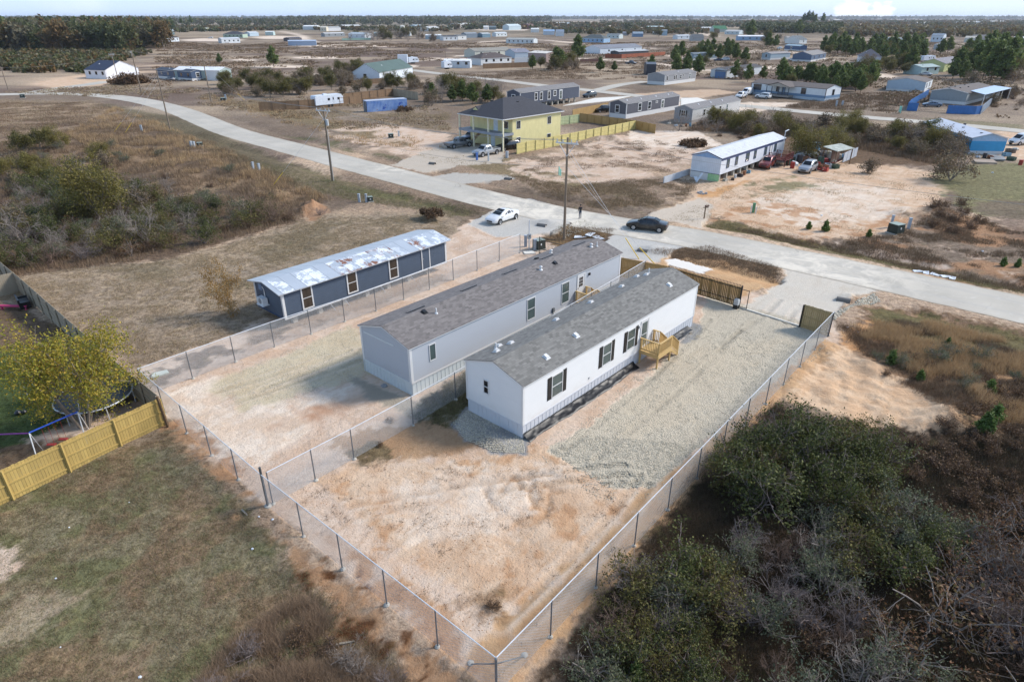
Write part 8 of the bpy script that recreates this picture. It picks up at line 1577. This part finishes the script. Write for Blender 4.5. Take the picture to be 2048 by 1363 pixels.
for i, (x, y, s_, l) in enumerate([(138, 1053, .10, 'white stone on the near left field, topmost'), (111, 1155, .13, 'white stone low on the near left field'), (505, 1098, .16, 'white rock pair right of the near left field'), (122, 1296, .08, 'small white scrap near the bottom left'), (545, 1037, .16, 'white lump beside the tall corner post'), (518, 1034, .12, 'smaller white lump beside the tall corner post'), (258, 1003, .07, 'tiny white scrap in the near left field'), (385, 740, .08, 'white scrap by the mowed grass'), (560, 1290, .14, 'white litter in the brush at the bottom left'), (578, 1290, .14, 'tan clod beside the white litter at the bottom left'), (280, 1352, .16, 'white bag at the bottom edge'), (1543, 872, .35, 'pale plastic bag caught behind the chain-link fence'), (1695, 655, .25, 'flat grey box lid on the orange verge'), (1716, 664, .2, 'white scrap on the orange verge'), (1965, 502, .3, 'white and black bag in the brown weeds'), (1908, 457, .16, 'white scrap at the dirt edge'), (1985, 345, .4, 'white scrap on the right lawn'), (1643, 431, .35, 'white sign stub left of the transformer box'), (822, 830, .10, 'white scrap under the dividing fence')]):
    scrap('litter' if i > 6 else 'stone', l, x, y, s_ * .45, WP if 'tan' not in l else plain('clod', (176, 128, 88)))
scrap('debris', 'dented grey block near the corner of the light grey home', 768, 772, .22, plain('grey_box', (150, 152, 154)), seed=5)
for i, (x, y) in enumerate([(1835, 542), (1852, 545), (1870, 549), (1892, 553), (1905, 556)]): scrap('white_rubble', 'white broken rubble on the verge across the road', x, y, .45, WP, flat=True, rz=i)['group'] = 'white rubble on the verge'
o = scrap('crumpled_sheet', 'crumpled pale sheet lying inside the left corner of the lot', 320, 748, .55, plain('pale_sheet', (206, 214, 200)), flat=True, rz=.6); 
scrap('broken_board', 'thin weathered board on the field by the corner post', 493, 1028, .5, plain('board_grey', (160, 148, 130)), flat=True, rz=2.4).scale = (1, .12, .6); scrap('broken_board', 'pale broken branch near the bottom middle', 690, 1285, .4, plain('board_grey', (160, 148, 130)), flat=True, rz=.2).scale = (1, .2, .8)
# board fences near the white single-wide
panel_fence('metal_fence', 'white corrugated fence running left from the white single-wide', [GP(1327, 367), GP(1379, 350)], 1.0, ribmetal('white_corrugated', (226, 230, 236), .15, .4, 'sum')); panel_fence('metal_fence', 'tilted white corrugated fence panels at the end of the junk pile', [GP(1685, 325), GP(1712, 313)], 1.6, ribmetal('white_corrugated', (226, 230, 236), .15, .4, 'sum'), step=1.7)
q0, q1 = G(1643, 343), G(1686, 323); rk = empty('red_rack', q0, math.atan2((q1 - q0).y, (q1 - q0).x), 'long red steel ramp lying beside the junk pile', 'ramp'); Lr = (q1 - q0).length; m = MB()
for y in (0, .5, 1.0): m.bar((0, y, .32), (Lr, y, .32), .08)
for i in range(16): x = Lr * i / 15; m.bar((x, 0, .32), (x, 1.0, .32), .06); 
m.build('frame', plain('rust_red', (150, 60, 50), .6), rk); m = MB(); m.bar((0, -.12, .30), (Lr, -.12, .30), .06, .16); m.build('side_board', plain('cream_board', (226, 206, 180)), rk)
for u in (.1, .9): m = MB(); m.box(Lr * u - .1, Lr * u + .1, 0, 1, -.1, .28); m.build('leg', plain('rust_red', (150, 60, 50), .6), rk)
sh = empty('lean_to', G(1672, 330), .6, 'tall brown lean-to with pale roof above the junk pile', 'lean-to'); m = MB(); m.hexa([(-2.6, -1.2, 2.6), (2.4, -1.2, 2.6), (2.4, 1.4, 3.0), (-2.6, 1.4, 3.0)], [(-2.6, -1.2, 2.68), (2.4, -1.2, 2.68), (2.4, 1.4, 3.08), (-2.6, 1.4, 3.08)]); m.build('roof', plain('weathered_sheet', (176, 180, 168), .7, .3, 1.5), sh); m = MB(); m.box(-.2, 2.2, 1.0, 1.1, .1, 2.7); m.build('wall', wood('brown_sheet', (110, 84, 72)), sh)
for x, y in ((-2.4, -1), (2.2, -1), (2.2, 1.2), (-2.4, 1.2)): m = MB(); m.box(x - .06, x + .06, y - .06, y + .06, -.1, 2.75); m.build('post', wood('old_timber', (110, 86, 62)), sh)
JC = [(210, 214, 216), (60, 56, 60), (150, 96, 60), (120, 160, 180), (92, 78, 66), (196, 190, 176), (70, 90, 70), (170, 60, 48)]; JN = ['white', 'black', 'rust-brown', 'light blue', 'brown', 'cream', 'dark green', 'red']
rj = random.Random(4)
def junk(spots, where):
    for i, (x, y, s_) in enumerate(spots):
        s_ *= 1.35 if 'silver' in where else 1
        c = i % 8; k = rj.choice(('bag', 'crate', 'drum')); p = G(x, y); mt_ = plain('junk_' + JN[c].replace('-', '_').replace(' ', '_'), JC[c], .6, .3, 4)
        if k == 'bag': o = scrap('junk_bag', '', x, y, s_, mt_, 'junk')
        elif k == 'crate':
            m = MB(); h = s_ * .9; 
            for z in (.08, .36, .64, .92): m.box(-s_, s_, -s_ * .7, -s_ * .45, h * z - .05, h * z + .07); m.box(-s_, s_, s_ * .45, s_ * .7, h * z - .05, h * z + .07); m.box(-s_, -s_ * .92, -s_ * .6, s_ * .6, h * z - .05, h * z + .07); m.box(s_ * .92, s_, -s_ * .6, s_ * .6, h * z - .05, h * z + .07)
            m.box(-s_ * .9, s_ * .9, -s_ * .6, s_ * .6, 0, h * .5); o = m.build('junk_crate', mt_, loc=p)
        else: m = MB(); m.lathe([(0, 0), (s_ * .5, 0), (s_ * .52, .03), (s_ * .5, .3 * s_), (s_ * .53, .5 * s_), (s_ * .5, .9 * s_), (s_ * .52, 1.4 * s_), (0, 1.4 * s_)], 14); o = m.build('drum', mt_, loc=p)
        o.rotation_euler = (0, 0, rj.uniform(0, 6)); tag(o, '%s %s %s' % (JN[c], {'bag': 'sack', 'crate': 'slatted crate', 'drum': 'drum'}[k], where[i % len(where)] if isinstance(where, list) else where), 'junk', 'junk ' + (where[0] if isinstance(where, list) else where))
junk([(1588, 330, .6), (1598, 326, .7), (1610, 322, .8), (1620, 325, .6), (1632, 322, .7), (1626, 315, .8), (1640, 330, .7), (1650, 325, .6), (1655, 335, .5), (1662, 326, .7), (1645, 338, .6), (1600, 316, .7), (1612, 332, .5), (1676, 322, .6), (1580, 322, .5), (1635, 336, .5), (1592, 320, .8), (1604, 312, .9), (1618, 310, .8), (1630, 306, 1.0), (1644, 312, .8), (1656, 318, .7), (1668, 336, .5), (1584, 336, .5), (1615, 318, .9), (1640, 318, .7), (1660, 308, .9), (1690, 316, .6), (1700, 312, .5), (1606, 340, .4), (1575, 330, .5), (1650, 342, .4)], 'in the junk pile behind the silver SUV')
junk([(1470, 356, .4), (1480, 353, .4), (1488, 350, .45), (1497, 346, .4), (1465, 360, .3), (1450, 362, .35)], 'stored under the white single-wide'); junk([(1352, 252, .5), (1362, 253, .5), (1372, 253, .45), (1380, 253, .5), (1388, 252, .45), (1338, 248, .5)], 'beside the gable end with black shutters')
junk([(1955, 315, .5), (1968, 316, .6), (1980, 317, .5), (2012, 312, .6), (2020, 305, .7), (2030, 300, .6), (2022, 320, .6), (2040, 330, .6), (1990, 318, .5)], 'heaped around the azure blue home')
slab('sheet_metal', 'grey rippled sheet leaning low in front of the azure home', [(1978, 312), (2005, 316), (2010, 323), (1980, 322)], .1, .35, ribmetal('dull_sheet', (150, 148, 144), .15, .5, 'x'), 'sheet metal'); slab('board_stack', 'stack of weathered boards in front of the azure home', [(1945, 322), (1985, 322), (1994, 329), (1950, 327)], 0, .3, wood('board_stack_wood', (168, 150, 132)), 'boards')
m = MB(); m.bar((0, 0, 0), (.9, .3, 1.3), .4, .05); m.bar((.1, .1, .2), (.1, .9, .6), .5, .05); tag(m.build('scrap_board', plain('white_metal', (224, 228, 230)), loc=G(1392, 364)), 'broken white board leaning on the end of the white single-wide', 'scrap')
m = MB(); 
for i in range(9): a = i * .7; m.box(math.cos(a) * i * .09 - .15, math.cos(a) * i * .09 + .15, math.sin(a) * i * .1 - .12, math.sin(a) * i * .1 + .12, -.05, .12 + (i % 3) * .06)
tag(m.build('block_heap', plain('pale_blocks', (176, 176, 176)), loc=G(1402, 386)), 'heap of pale broken blocks near the white single-wide', 'blocks')
for i, (x, y) in enumerate(((1160, 470), (1180, 468), (1196, 474))): scrap('white_bag', ('left', 'middle', 'right')[i] + ' white bundle behind the ridge of the light grey home', x, y, .7, WP, flat=True, rz=i)
build_ground()
# ================================================================ HAZE
mh = bpy.data.materials.new('haze_air'); mh.use_nodes = True; t_ = mh.node_tree; t_.nodes.clear(); ou = t_.nodes.new('ShaderNodeOutputMaterial'); pv = t_.nodes.new('ShaderNodeVolumePrincipled'); pv.inputs['Color'].default_value = (.82, .88, 1, 1); pv.inputs['Density'].default_value = HAZE if 'HAZE' in globals() else .00012; pv.inputs['Anisotropy'].default_value = .2; t_.links.new(pv.outputs[0], ou.inputs['Volume'])
if pv.inputs['Density'].default_value > 0:
    m = MB(); m.box(-9500, 9500, -200, 17500, -3, 60); tag(m.build('haze', mh), 'thin bluish haze over the whole plain', 'haze', kind='stuff')
